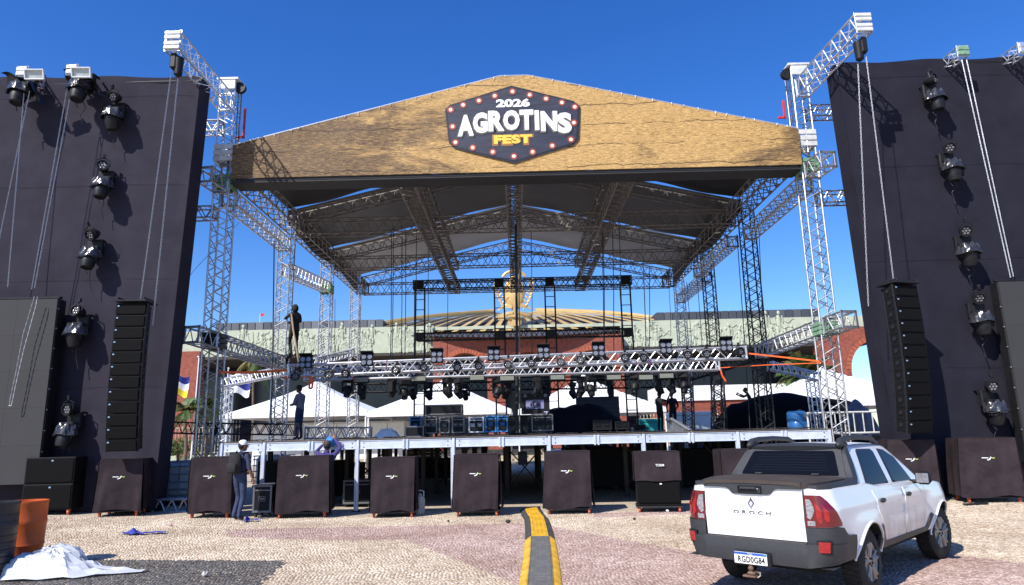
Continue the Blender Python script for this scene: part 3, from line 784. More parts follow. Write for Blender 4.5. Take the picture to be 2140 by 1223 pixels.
# roof trusses
for i, y in enumerate(TY):
    w_ = ['front','second','third','rear'][i]
    if i:
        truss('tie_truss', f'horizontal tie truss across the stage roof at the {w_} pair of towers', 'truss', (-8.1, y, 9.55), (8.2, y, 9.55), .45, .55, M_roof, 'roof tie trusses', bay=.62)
    for side, sx in (('left',-1),('right',1)):
        if i == 0: continue
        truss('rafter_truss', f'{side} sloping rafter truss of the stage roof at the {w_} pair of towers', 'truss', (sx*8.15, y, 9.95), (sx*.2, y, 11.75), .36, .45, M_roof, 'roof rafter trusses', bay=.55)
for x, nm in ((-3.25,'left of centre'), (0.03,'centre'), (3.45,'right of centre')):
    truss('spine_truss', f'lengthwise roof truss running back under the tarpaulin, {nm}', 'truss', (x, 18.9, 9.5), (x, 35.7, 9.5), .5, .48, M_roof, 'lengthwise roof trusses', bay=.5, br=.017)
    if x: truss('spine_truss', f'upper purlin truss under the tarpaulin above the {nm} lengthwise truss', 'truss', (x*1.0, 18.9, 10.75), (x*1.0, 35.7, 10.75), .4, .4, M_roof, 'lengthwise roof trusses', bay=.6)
# tarpaulins: bay tones carry front shade and rear bounced light in the colour
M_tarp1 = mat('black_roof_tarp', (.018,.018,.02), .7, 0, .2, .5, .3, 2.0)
M_tarp = mat('shade_toned_roof_tarp', (.14,.14,.143), .65, 0, .25, .35, .4, 1.6, trans=.06)
M_tarp3 = mat('bounce_lit_roof_tarp', (.42,.42,.425), .65, 0, .25, .35, .4, 1.6, trans=.14)
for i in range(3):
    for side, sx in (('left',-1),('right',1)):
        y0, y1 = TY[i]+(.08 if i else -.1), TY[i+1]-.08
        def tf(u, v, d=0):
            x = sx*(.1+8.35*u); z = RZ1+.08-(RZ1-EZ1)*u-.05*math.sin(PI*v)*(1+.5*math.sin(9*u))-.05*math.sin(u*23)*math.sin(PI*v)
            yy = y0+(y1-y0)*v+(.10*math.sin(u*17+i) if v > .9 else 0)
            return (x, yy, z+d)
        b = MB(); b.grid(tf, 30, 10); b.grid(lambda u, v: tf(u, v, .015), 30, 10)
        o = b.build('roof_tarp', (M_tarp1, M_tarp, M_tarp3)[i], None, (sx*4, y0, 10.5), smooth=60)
        tag(o, f"{['black','grey','pale grey'][i]} roof tarpaulin toned for its light over the {['front','middle','rear'][i]} bay of the stage, {side} slope", 'tarpaulin', 'stage roof tarpaulins')
for side, sx in (('left',-1),('right',1)):
    b = MB(); b.grid(lambda u, v: (sx*8.42, 24.2+11.4*u, EZ1+.05-(.55+.25*math.sin(u*5)**2)*v), 30, 3)
    o = b.build('tarp_skirt', M_tarp1, None, (sx*8.42, 30, 9.8)); tag(o, f'black tarpaulin edge hanging down along the {side} side of the stage roof', 'tarpaulin')

# ------------------------------------------------------------------ the banner
def bannermat():
    m = bpy.data.materials.new('printed_wood_banner'); m.use_nodes = True; t = m.node_tree; n = t.nodes; l = t.links; b = n['Principled BSDF']
    b.inputs['Roughness'].default_value = .6; b.inputs['Specular IOR Level'].default_value = .25
    tc = n.new('ShaderNodeTexCoord')
    def noise(scale, st, det=7, rough=.65, dist=0):
        mp = n.new('ShaderNodeMapping'); mp.inputs['Scale'].default_value = st; l.new(tc.outputs['Object'], mp.inputs[0])
        z = n.new('ShaderNodeTexNoise'); z.inputs['Scale'].default_value = scale; z.inputs['Detail'].default_value = det; z.inputs['Roughness'].default_value = rough; z.inputs['Distortion'].default_value = dist
        l.new(mp.outputs[0], z.inputs['Vector']); return z.outputs['Fac']
    def mathn(op, a, b_=None, c=None):
        k = n.new('ShaderNodeMath'); k.operation = op
        for i_, v in enumerate((a, b_, c)):
            if v is None: continue
            if isinstance(v, (int, float)): k.inputs[i_].default_value = v
            else: l.new(v, k.inputs[i_])
        return k.outputs[0]
    def ramp(f, p0, p1, c0=(0,0,0,1), c1=(1,1,1,1)):
        k = n.new('ShaderNodeValToRGB'); k.color_ramp.elements[0].position = p0; k.color_ramp.elements[1].position = p1
        k.color_ramp.elements[0].color = c0; k.color_ramp.elements[1].color = c1; l.new(f, k.inputs[0]); return k.outputs[0]
    def mixc(f, a, b_, mode='MIX'):
        k = n.new('ShaderNodeMix'); k.data_type = 'RGBA'; k.blend_type = mode
        if isinstance(f, (int,float)): k.inputs[0].default_value = f
        else: l.new(f, k.inputs[0])
        for i_, v in ((6,a),(7,b_)):
            if isinstance(v, tuple): k.inputs[i_].default_value = v
            else: l.new(v, k.inputs[i_])
        return k.outputs[2]
    sp = n.new('ShaderNodeSeparateXYZ'); l.new(tc.outputs['Object'], sp.inputs[0]); X, Z = sp.outputs[0], sp.outputs[2]
    grain = noise(2.2, (.7,1,9), 9, .72, .6); fine = noise(9, (.55,1,4.5), 9, .85); patch = noise(.75, (.55,1,1.5), 5, .6, 1.0)
    base = mixc(ramp(fine, .40, .58), (.17,.085,.025,1), (.68,.44,.17,1))
    base = mixc(mathn('MULTIPLY', ramp(grain, .42, .62), .4), base, (.62,.39,.15,1))
    # the printed timber darkens in weathered patches, far more at the left end
    burn = mathn('MULTIPLY_ADD', X, -.125, .02)            # towards the left end
    burn = mathn('MAXIMUM', burn, mathn('MULTIPLY_ADD', X, .10, -.55))
    bsum = mathn('ADD', burn, mathn('MULTIPLY_ADD', patch, 2.4, -1.2))
    bsum = mathn('ADD', bsum, mathn('MULTIPLY_ADD', grain, 1.3, -.65))
    pm = mathn('MULTIPLY', ramp(bsum, .12, .62), ramp(fine, .42, .66, (1,1,1,1), (.34,.34,.34,1)))
    base = mixc(mathn('MINIMUM', pm, .94), base, (.045,.028,.024,1))
    specks = ramp(noise(24, (.45,1,2.6), 5, .85), .52, .62)
    base = mixc(mathn('MULTIPLY', specks, .75), base, (.10,.055,.025,1))
    # long cracks between boards
    wob = noise(1.1, (.8,1,.2), 6, .6)
    zz = mathn('ADD', Z, mathn('MULTIPLY', wob, .38))
    cut = mathn('ABSOLUTE', mathn('SUBTRACT', mathn('FRACT', mathn('MULTIPLY', zz, 1.55)), .5))
    crack = ramp(cut, .0, .036, (1,1,1,1), (0,0,0,1))
    gate = ramp(noise(.9, (.5,1,3), 3), .44, .52)
    base = mixc(mathn('MULTIPLY', crack, gate), base, (.02,.012,.008,1))
    l.new(base, b.inputs['Base Color'])
    bz = noise(.9, (1,1,1.3), 4, .5)
    bp = n.new('ShaderNodeBump'); bp.inputs['Strength'].default_value = .35; bp.inputs['Distance'].default_value = .08
    l.new(bz, bp.inputs['Height']); l.new(bp.outputs[0], b.inputs['Normal'])
    return m
BY = 18.62
BXL, BXR, BZ0 = -8.17, 8.36, 9.25
def ztop(x):
    if x < -.32: return 10.28+(12.27-10.28)*(x-BXL)/(-.32-BXL)
    if x > .62: return 12.25-(12.25-10.36)*(x-.62)/(BXR-.62)
    return 12.27
bn = thing('stage_banner', 'wide gabled banner printed as old timber with a dark hexagonal badge', 'banner', (0, BY, BZ0))
BO = (0, BY, BZ0)
def bf(u, v, d=0):
    x = BXL+(BXR-BXL)*u; z = BZ0+(ztop(x)-BZ0)*v
    return (x, BY+d-.018*math.sin(x*2.3)*math.sin(PI*v)*math.sin(z*2), z)
b = MB(); b.grid(bf, 96, 12); b.grid(lambda u, v: bf(u, v, .04), 96, 12); b.build('banner_print', bannermat(), bn, BO, smooth=60)
b = MB()
b.box(BXL, BXR, BY+.06, BY+.75, BZ0-.12, BZ0-.06); b.box(BXL+.1, BXR-.1, BY+.045, BY+.06, BZ0-.07, BZ0-.003); b.build('black_hem', M_tarp1, bn, BO)
b = MB(); b.path([(x, BY+.06, ztop(x)+.03) for x in np.linspace(BXL, BXR, 41)], .035, 6); b.build('top_tube', M_alub, bn, BO, smooth=50)
b = MB()
for x in np.linspace(BXL+.3, BXR-.3, 38):
    x = x+rng.uniform(-.12,.12); b.path([(x, BY+.12, ztop(x)+.07), (x+.02, BY-.03, ztop(x)+.02), (x+rng.uniform(-.03,.03), BY-.035, ztop(x)-rng.uniform(.0,.07))], .009, 4)
o = b.build('lacing', M_white, bn, BO); o['kind'] = 'stuff'
# badge
bc = P(1072, 262, BY); bx, bz = bc.x, bc.z
def bp2(px, py): p = P(px, py, BY); return (p.x, p.z)
HEX = [bp2(1069,183), bp2(1196,214), bp2(1210,226), bp2(1206,291), bp2(1196,302), bp2(1075,340), bp2(953,310), bp2(941,298), bp2(933,232), bp2(943,222)]
M_badge = mat('badge_navy_print', (.022,.024,.042), .5, 0, .5, 1.2, stretch=(1,1,6))
M_bedge = mat('badge_black_edge', (.006,.006,.012), .5, 0, .1)
cxm = sum(p[0] for p in HEX)/len(HEX); czm = sum(p[1] for p in HEX)/len(HEX)
b = MB(); b.prism([(cxm+(x-cxm)*1.02, czm+(z-czm)*1.035) for x, z in HEX], BY-.036, BY-.027, lambda u, v, d: (u, d, v)); b.build('badge_edge', M_bedge, bn, BO)
b = MB(); b.prism([(cxm+(x-cxm)*.985, czm+(z-czm)*.975) for x, z in HEX], BY-.043, BY-.037, lambda u, v, d: (u, d, v)); b.build('badge_field', M_badge, bn, BO)
def halomat():
    m = bpy.data.materials.new('printed_bulb_halo'); m.use_nodes = True; t = m.node_tree; n = t.nodes; l = t.links; b = n['Principled BSDF']; b.inputs['Roughness'].default_value = .5
    tc = n.new('ShaderNodeTexCoord'); ln = n.new('ShaderNodeVectorMath'); ln.operation = 'LENGTH'; l.new(tc.outputs['Object'], ln.inputs[0])
    cr = n.new('ShaderNodeValToRGB'); e = cr.color_ramp.elements; e[0].position = .03; e[0].color = (.95,.50,.30,1); e[1].position = .125; e[1].color = (.024,.022,.04,1)
    x = e.new(.062); x.color = (.50,.09,.03,1); x = e.new(.09); x.color = (.16,.03,.025,1)
    l.new(ln.outputs['Value'], cr.inputs[0]); l.new(cr.outputs[0], b.inputs['Base Color']); return m
M_halo = halomat(); M_bulb = mat('printed_bulb_white', (.95,.90,.82), .5, 0, 0)
hb = MB(); hb.lathe([(0,-.002),(.125,-.002),(.125,.002),(0,.002)], (0,0,0), 24, RX(PI/2)); hme = hb.mesh('bulb_halo', M_halo)
wb = MB(); wb.lathe([(0,-.003),(.045,-.003),(.045,.002),(0,.002)], (0,0,0), 16, RX(PI/2)); wme = wb.mesh('bulb', M_bulb)
BULBS = [(1071,193),(1107,200),(1141,208),(1174,216),(1201,225),(1199,258),(1193,293),(1154,306),(1113,319),(1074,328),(1030,319),(988,310),(952,299),(946,266),(942,231),(968,221),(1001,212),(1034,202)]
for q in BULBS:
    x, z = bp2(*q); h = part('bulb_halo', hme, bn, (x, -.047, z-BZ0)); part('bulb', wme, h, (0,-.004,0))
M_letw = mat('weathered_white_lettering', (.78,.77,.74), .55, 0, .3, 3.0, stretch=(6,1,1)); M_lety = mat('amber_lettering', (.85,.50,.06), .55, 0, .25, 2.0); M_lets = mat('lettering_shade', (.10,.085,.07), .6, 0, .2); M_letb = mat('lettering_brown_edge', (.30,.13,.03), .6, 0, .2)
M_lety2 = mat('pale_year_lettering', (.80,.80,.86), .55, 0, .2, 3.0)
def letter(key, cx_, cz_, w, h, m, nm, d0, slope=0.0, arch=0.0):
    b = MB(); vs, fs = text_fit(key, w, h, lambda u, v, d: (cx_+u, BY-d0-.004*d, cz_+v+slope*u)); b.add(vs, fs); return b.build(nm, m, bn, BO)
s_ = 1/1375.0*BY*1.0
def sc(px): return px*BY/1340.0
x, z = bp2(1072, 217); letter('year', x, z, sc(72), sc(19), M_lety2, 'lettering_year', .050)
for i, ch in enumerate('AGROTINS'):
    bxs = [(957,990),(989,1019),(1021,1054),(1052,1086),(1086,1115),(1117,1127),(1130,1165),(1163,1195)][i]
    tops = [243,238,234,233,232,233,235,238]; bots = [285,279,275,273,272,273,275,279]
    x0, z1 = bp2(bxs[0], tops[i]); x1, z0 = bp2(bxs[1], bots[i]); xm = (x0+x1)/2; zm = (z0+z1)/2
    w, h = (x1-x0)*1.04, (z1-z0)*1.03
    for k, (dx, dz, mm) in enumerate(((.035,-.045,M_bedge),(-.018,-.028,M_lets))):
        b = MB(); vs, fs = text_fit('B'+ch, w*1.06, h*1.05, lambda u, v, d: (xm+dx+u, BY-.046-.0015*(1-k)-.003*k-.001*d, zm+dz+v)); b.add(vs, fs)
        o = b.build('letter_shadow', mm, bn, BO)
    letter('L'+ch, xm, zm, w, h, M_letw, 'letter', .053, slope=[.05,.03,.015,.0,-.0,-.0,-.02,-.04][i])
x, z = bp2(1072, 294); letter('festback', x, z, sc(87), sc(26), M_letb, 'lettering_fest_edge', .047); letter('fest', x, z+.02, sc(80), sc(20), M_lety, 'lettering_fest', .053)

# ------------------------------------------------------------------ black screen walls, led screens
def wall(x0, x1, y, ztop_, label, side, M_fabric):
    t = thing('screen_wall', label, 'screen wall', ((x0+x1)/2, y, 0)); O = ((x0+x1)/2, y, 0)
    zb_ = .05
    inner = x1 if side == 'left' else x0
    lean = -.36 if side == 'left' else .24                # the cloth is tied out at its foot
    def wf(u, v):
        x = x0+(x1-x0)*u; z = gz(x)+zb_+(ztop_-zb_)*v
        e = abs(x-inner)
        fold = .018*math.sin(x*7+.4*math.sin(z))*math.exp(-e*.9)+.012*math.sin(z*2.6)*math.sin(x*.8)+.010*math.sin(x*2.2+z*.35)
        dz = -.05*math.sin(u*PI*3)**2 if v > .99 else 0
        return (x+lean*(1-v), y+fold, z+dz)
    b = MB(); b.grid(wf, 80, 60); b.build('front_cloth', M_fabric, t, O, smooth=70)
    b = MB(); b.grid(lambda u, v: (inner+lean*(1-v)+.015*math.sin(v*30)*math.sin(PI*u), y+.6*u, gz(inner)+zb_+(ztop_-zb_)*v), 6, 40); b.build('side_cloth', M_fabric, t, O, smooth=70)
    b = MB(); b.tube((x0, y+.05, ztop_-.03), (x1, y+.05, ztop_-.03), .05, None, 8); b.build('top_tube', M_blkm, t, O)
    b = MB()
    for z in (3.2, 6.0, 8.6, 11.2):
        b.path([(x_+lean*(1-z/ztop_), y-.012+.012*math.sin(z*2.6)*math.sin(x_*.8), z+.01*math.sin(x_*3)) for x_ in np.linspace(x0+.1, x1-.1, 40)], .003, 4)
    b.build('seam', M_fabric, t, O)
    b = MB(); b.grid(lambda u, v: (x0+(x1-x0)*u+lean*(1-v), y+.62, .1+(ztop_-.1)*v), 4, 4); b.build('back_cloth', M_fabric, t, O)
    return t
WY = 17.3
wall(-16.2, -8.62, WY, 11.66, 'tall black fabric screen wall on the left with wrapped moving heads', 'left', M_fabric)
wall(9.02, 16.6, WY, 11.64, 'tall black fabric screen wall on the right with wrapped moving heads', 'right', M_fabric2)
def ledscreen(x0, x1, y, z0, z1, label, side):
    t = thing('led_screen', label, 'led screen', ((x0+x1)/2, y, z0)); O = ((x0+x1)/2, y, z0)
    nx_, nz_ = max(1, round((x1-x0)/.98)), max(1, round((z1-z0)/.98)); w, h = (x1-x0)/nx_, (z1-z0)/nz_
    b = MB(); b.cbox((0,0,0), (w-.002,.08,h-.002), .001); pm_ = b.mesh('led_panel', M_led)
    for i in range(nx_):
        for k in range(nz_): part('panel', pm_, t, (x0+(i+.5)*w-O[0], 0, (k+.5)*h))
    b = MB(); b.box(x0, x1, y+.045, y+.3, z0, z1); b.build('screen_frame', M_blkm, t, O)
    b = MB(); e = x1 if side == 'left' else x0
    for k in range(int((z1-z0)/.5)): b.cbox((e+(.012 if side == 'left' else -.012), y+.02, z0+.25+k*.5), (.02,.05,.03), .004)
    b.build('latches', M_alu, t, O)
    b = MB(); b.cbox(((x0+x1)/2, y+.1, z1+.05), (x1-x0, .12, .06), .01); b.build('hanging_bar', M_blkm, t, O)
ledscreen(-15.45, -11.5, 16.75, .9, 5.4, 'grey unlit led screen hanging in front of the left black wall', 'left')
ledscreen(12.1, 16.0, 16.85, .9, 5.28, 'grey unlit led screen hanging in front of the right black wall', 'right')

# ------------------------------------------------------------------ stage deck
M_deck = mat('worn_plywood_deck', (.09,.07,.055), .8, 0, .35, 1.6, .3, 30)
M_leg = mat('dark_brown_stage_leg', (.05,.042,.036), .7, .2, .3, 5)
SY = 17.55
stg = thing('stage_platform', 'long stage platform with silver front beam, silver front posts and dark inner legs', 'stage', (0, SY, 0)); SO = (0, SY, 0)
sx0, sx1 = P(455,930,SY).x, P(1742,905,SY).x
b = MB(); b.cbox(((sx0+sx1)/2, SY+9.2, DK-.015), (sx1-sx0+.06, 18.4, .03), .005); b.build('deck_board', M_deck, stg, SO)
pxs = [463, 552, 748, 948, 1149, 1347, 1545, 1738]
posts = [P(px, 950, SY).x for px in pxs]
joints = []
for i in range(len(posts)-1):
    b = MB(); x0, x1 = posts[i]+.06, posts[i+1]-.06
    b.cbox(((x0+x1)/2, SY, DK-.145), (x1-x0, .06, .21), .012); b.box(x0, x1, SY-.045, SY-.031, DK-.055, DK-.042); b.box(x0, x1, SY-.045, SY-.031, DK-.25, DK-.238)
    b.build('front_beam', M_beam, stg, SO)
    b = MB(); xm = (x0+x1)/2
    if x1-x0 > 1.5:
        for q in (-.045, .045): b.cbox((xm+q, SY-.05, DK-.155), (.05,.03,.25), .006)
        b.build('beam_joint', M_beam, stg, SO)
for x in posts:
    z0 = gz(x, SY)
    b = MB(); b.cbox((x, SY-.01, (DK-.03+z0)/2), (.075,.075,DK-.04-z0), .012); b.cbox((x-.055, SY-.005, (DK+z0)/2-.03), (.03,.05,DK-.08-z0), .006); b.build('front_post', M_beam, stg, SO)
    b = MB(); b.cbox((x-.01, SY-.012, z0+.015), (.18,.16,.03), .004); b.build('foot_plate', M_leg, stg, SO)
    for q in (-.14, .15):
        b = MB()
        for z in (DK-.10, DK-.20): b = MB(); b.lathe([(0,-.012),(.014,-.012),(.014,.006)], (x+q, SY-.034, z), 8, RX(PI/2)); b.build('bolt', M_blkm, stg, SO)
lb_ = MB(); lb_.cbox((0,0,.86), (.12,.12,1.66), .01); lmesh = lb_.mesh('stage_leg', M_leg)
for j in range(1, 7):
    for i in range(0, 14):
        x = sx0+.4+i*(sx1-sx0-.8)/13
        if rng.random() < .18: continue
        part('leg', lmesh, stg, (x+float(rng.uniform(-.1,.1)), j*2.6+float(rng.uniform(-.2,.2)), 0))
b = MB()
for j in range(0, 7): b.box(sx0, sx1, SY+.1+j*2.6, SY+.2+j*2.6, DK-.22, DK-.035)
for i in range(14): b.box(sx0+.35+i*(sx1-sx0-.8)/13, sx0+.45+i*(sx1-sx0-.8)/13, SY+.05, SY+18.2, DK-.20, DK-.037)
b.build('deck_joists', M_leg, stg, SO)
for k, (i, j) in enumerate(((2,1),(4,2),(6,1),(8,3),(10,2),(11,1),(3,3),(7,2),(9,1))):
    x = sx0+.4+i*(sx1-sx0-.8)/13; x2 = x+(sx1-sx0-.8)/13; y = SY+j*2.6
    b = MB(); b.tube((x,y,.25), (x2,y,1.5), .022, None, 6); b.tube((x,y+.05,1.5), (x2,y+.05,.25), .022, None, 6); b.build('cross_brace', M_leg, stg, SO)
# torn mats, cable heaps and dust along the deck edge
b = MB()
for k in range(60):
    x = float(rng.uniform(sx0+.3, sx1-.3)); y = SY+float(rng.uniform(.15, 3)); a = float(rng.uniform(0,6)); r_ = float(rng.uniform(.08,.3))
    b.path([(x+r_*math.cos(a+q)*(1+.3*math.sin(3*q)), y+r_*math.sin(a+q), DK+.015+.02*abs(math.sin(q*2+k))) for q in np.linspace(0, 5, 12)], .012, 4)
o = b.build('deck_cables', M_cable, None, (0, SY, DK)); tag(o, 'loops of black cable scattered over the stage deck', 'cables'); o['kind'] = 'stuff'
# ------------------------------------------------------------------ people: one grown surface each, clothes by region
M_skin = mat('brown_skin', (0.20, 0.10, 0.06), 0.55, 0, 0.12)
M_shoe = mat('dark_shoes', (0.03, 0.025, 0.02), 0.6, 0, 0.2)
M_hair = mat('black_hair', (0.012, 0.010, 0.009), 0.6, 0, 0.3, 60)
M_jean = mat('blue_jeans', (0.022, 0.036, 0.085), 0.85, 0, 0.4, 14.0, 0.4, 20)
M_navy = mat('navy_tshirt', (0.028, 0.036, 0.075), 0.9, 0, 0.2, 6, 0.4, 10)
M_purple = mat('violet_sweatshirt', (0.055, 0.04, 0.17), 0.9, 0, 0.2, 6, 0.4, 10)
M_grey = mat('grey_blue_tshirt', (0.16, 0.17, 0.24), 0.9, 0, 0.2, 6, 0.4, 10)
M_dkcl = mat('black_clothes', (0.014, 0.013, 0.015), 0.9, 0, 0.2, 6, 0.4, 10)
M_capw = mat('white_cap_cloth', (0.75, 0.75, 0.76), 0.8, 0, 0.05)
M_yel = mat('yellow_vest', (0.75, 0.65, 0.03), 0.7, 0, 0.1)
BASE = dict(pel=(0,0,.95), sp=(0,-.01,1.13), ch=(0,0,1.30), nk=(0,-.005,1.46), hd=(0,.02,1.54),
    hl=(-.09,0,.90), hr=(.09,0,.90), kl=(-.10,.02,.50), kr=(.10,.02,.50), al=(-.10,-.03,.09), ar=(.10,-.03,.09), tl=(-.12,.13,.035), tr=(.12,.13,.035),
    sl=(-.175,-.01,1.40), sr=(.175,-.01,1.40), el=(-.235,-.03,1.13), er=(.235,-.03,1.13), wl=(-.235,.06,.89), wr=(.235,.06,.89))
EDG = [('pel','sp'),('sp','ch'),('ch','nk'),('nk','hd'),('pel','hl'),('hl','kl'),('kl','al'),('al','tl'),('pel','hr'),('hr','kr'),('kr','ar'),('ar','tr'),
       ('ch','sl'),('sl','el'),('el','wl'),('ch','sr'),('sr','er'),('er','wr')]
RAD = dict(pel=(.155,.115), sp=(.145,.10), ch=(.165,.115), nk=(.062,.062), hd=(.055,.055), hl=(.095,.10), hr=(.095,.10), kl=(.062,.065), kr=(.062,.065),
    al=(.043,.045), ar=(.043,.045), tl=(.042,.034), tr=(.042,.034), sl=(.066,.066), sr=(.066,.066), el=(.047,.047), er=(.047,.047), wl=(.031,.034), wr=(.031,.034))
ZONE = {('pel','sp'):0,('sp','ch'):0,('ch','nk'):0,('nk','hd'):2,('ch','sl'):0,('sl','el'):0,('ch','sr'):0,('sr','er'):0,('el','wl'):2,('er','wr'):2,
        ('al','tl'):3,('ar','tr'):3}
def seg_d(p, a, b):
    d = b-a; t = max(0, min(1, (p-a).dot(d)/d.length_squared)); return (p-a-d*t).length
def hand(mb, w, e, side, grip=0.5):
    """palm, four unequal bent fingers and a thumb from the side of the palm"""
    d = (w-e).normalized()
    lat = d.cross(Vector((0,1,0.2))).normalized()
    if lat.length < .5: lat = Vector((1,0,0))
    nrm = d.cross(lat).normalized()
    Rm = Matrix((lat, nrm, d)).transposed()
    mb.ell(w+d*.05, (.042,.018,.06), Rm, 8, 6)
    for k, (o, L) in enumerate(((-.030,.065),(-.010,.078),(.010,.074),(.029,.058))):
        a = w+d*.085+lat*o
        b = a+d*L*.5+nrm*L*.15*grip; c = b+d*L*.35+nrm*L*.45*grip
        mb.path([a, b, c], [.0105,.0095,.007], 5)
    a = w+d*.03+lat*.036*side; b = a+d*.03+lat*.028*side; c = b+d*.035+nrm*.015
    mb.path([a, b, c], [.012,.011,.008], 5)
def person(label, loc, rz, mats, pose=None, sc=1.0, hat=None, hatmat=None, hair=True, long_sleeve=False, head_turn=0.0, trousers_shoes=True):
    J = {k: Vector(v) for k, v in BASE.items()}
    for k, v in (pose or {}).items(): J[k] = Vector(v)
    ks = list(J); vi = {k: i for i, k in enumerate(ks)}
    me = bpy.data.meshes.new('grown'); me.from_pydata([J[k] for k in ks], [(vi[a], vi[b]) for a, b in EDG], [])
    ob = bpy.data.objects.new('grown', me)
    ob.modifiers.new('skin', 'SKIN'); sd = ob.modifiers.new('sub', 'SUBSURF'); sd.levels = 2; sd.render_levels = 2
    if not me.skin_vertices: me.attributes
    lay = me.skin_vertices[0].data
    for k in ks: lay[vi[k]].radius = RAD[k]; lay[vi[k]].use_root = (k == 'pel')
    m2 = eval_mesh(ob)
    mb = MB()
    zones = []
    vs = [v.co.copy() for v in m2.vertices]
    mb.v = [tuple(v) for v in vs]
    for p in m2.polygons:
        c = p.center; best = min(((seg_d(c, J[a], J[b])/max(RAD[a][0], RAD[b][0]), (a, b)) for a, b in EDG), key=lambda t: t[0])[1]
        z = ZONE.get(best, 1)
        if best == ('pel','sp') and c.z < J['pel'].z+.02: z = 1
        if long_sleeve and best in (('el','wl'),('er','wr')): z = 0
        mb.f.append(tuple(p.vertices)); mb.mi.append(z)
    bpy.data.meshes.remove(m2)
    mb.cur = 2
    hand(mb, J['wl'], J['el'], 1); hand(mb, J['wr'], J['er'], -1)
    hc = J['hd'] + Vector((0, .02, .085))
    RH = RZ(head_turn)
    mb.ell(hc, (.077,.098,.118), RH, 14, 10)                       # skull and jaw
    mb.ell(hc+RH @ Vector((0,.035,-.065)), (.055,.06,.05), RH, 10, 6)
    mb.path([hc+RH @ Vector((0,.09,.025)), hc+RH @ Vector((0,.122,-.02)), hc+RH @ Vector((0,.095,-.03))], [.011,.017,.012], 5)   # nose
    mb.ell(hc+RH @ Vector((0,.092,-.062)), (.024,.009,.008), RH, 8, 4)         # mouth
    for s_ in (-1, 1): mb.ell(hc+RH @ Vector((s_*.079,0,-.005)), (.012,.022,.034), RH, 8, 5)  # ears
    mb.cur = 3
    for s_ in (-1, 1): mb.ell(hc+RH @ Vector((s_*.03,.085,.015)), (.012,.012,.007), RH, 6, 4)  # eyes
    r = thing('person', label, 'person', loc, rz); r.scale = (sc, sc, sc)
    mb.build('body', list(mats) , r, smooth=70)
    if hair and hat is None or hat == 'cap_hair':
        h = MB(); h.ell(hc+RH @ Vector((0,-.018,.022)), (.086,.098,.112), RH, 14, 8); h.build('hair', M_hair, r, smooth=80)
    if hat in ('cap', 'cap_hair'):
        h = MB()
        h.lathe([(.094,0),(.098,.03),(.088,.075),(.055,.105),(.01,.115),(0,.116)], hc+Vector((0,-.008,.03)), 16)
        h.grid(lambda u, v: hc+RH @ Vector(((u-.5)*.15, .07+.09*v*(1-(2*u-1)**2*.5), .038-.02*v+.012*(1-(2*u-1)**2))), 8, 4)
        h.grid(lambda u, v: hc+RH @ Vector(((u-.5)*.15, .07+.09*v*(1-(2*u-1)**2*.5), .032-.02*v+.012*(1-(2*u-1)**2))), 8, 4)
        h.build('cap', hatmat, r, smooth=60)
    if hat == 'hood':
        h = MB(); h.ell(hc+Vector((0,-.03,.0)), (.112,.12,.15), None, 14, 8); h.build('hood', mats[0], r, smooth=80)
    return r
walk = dict(kl=(-.09,.10,.50), al=(-.09,-.05,.10), tl=(-.10,.11,.04), kr=(.09,.02,.50), ar=(.10,-.12,.10), tr=(.12,.04,.04), er=(.27,-.05,1.14), wr=(.30,.05,.92), el=(-.22,.1,1.16), wl=(-.16,.3,1.06))
bp_xy = P(497, 1088, 15.75); BPZ = gz(bp_xy.x)
person('man seen from behind in navy t-shirt, jeans and white cap beside the covered subwoofers', (bp_xy.x, 15.75, BPZ), rad(-18), (M_navy, M_jean, M_skin, M_shoe), walk, 0.99, 'cap_hair', M_capw, head_turn=rad(-25))
up = dict(el=(-.27,.10,1.50), wl=(-.13,.22,1.66), er=(.33,.02,1.58), wr=(.16,.14,1.80), hd=(0,.0,1.54))
pp = P(683, 950, 17.15)
M_dcap = mat('dark_cap_cloth', (0.05, 0.035, 0.035), 0.8, 0, 0.1)
person('man in violet sweatshirt raising both arms behind a covered subwoofer', (pp.x, 17.15, 0), rad(8), (M_purple, M_jean, M_skin, M_shoe), up, 1.0, 'cap_hair', M_dcap, long_sleeve=True)
cross = dict(el=(-.24,.06,1.13), wl=(.02,.20,1.16), er=(.24,.06,1.13), wr=(-.02,.22,1.12), hd=(0,.04,1.53))
pp = P(624, 913, 22.0)
person('man in grey blue t-shirt and cap standing on the stage deck with folded arms', (pp.x, 22, DK), rad(70), (M_grey, M_jean, M_skin, M_shoe), cross, 0.99, 'cap_hair', M_dkcl)
climb = dict(el=(-.30,.12,1.25), wl=(-.16,.30,1.30), er=(.28,.08,1.20), wr=(.05,.30,1.18), kl=(-.10,.10,.52), tl=(-.10,.12,.04))
pp = P(613, 745, 24.2)
person('rigger in black clothes and hood standing high on the side truss', (pp.x, 24.2, 4.72), rad(50), (M_dkcl, M_dkcl, M_skin, M_shoe), climb, 1.06, 'hood', None, long_sleeve=True)
raised = dict(er=(.30,.18,1.34), wr=(.30,.34,1.58), el=(-.24,.12,1.15), wl=(-.1,.34,1.2))
pp = P(1382, 905, 31.0)
person('man in black on the stage raising one arm, seen as a dark silhouette', (pp.x, 31.0, DK), rad(-55), (M_dkcl, M_dkcl, M_skin, M_shoe), raised, 1.0)
pp = P(1409, 905, 31.8)
person('broad man in black standing with his back turned behind the grey stair tray', (pp.x, 31.8, DK), rad(10), (M_dkcl, M_dkcl, M_skin, M_shoe), dict(el=(-.27,0,1.12), wl=(-.2,.16,.95), er=(.27,0,1.12), wr=(.2,.16,.95)), 1.02)
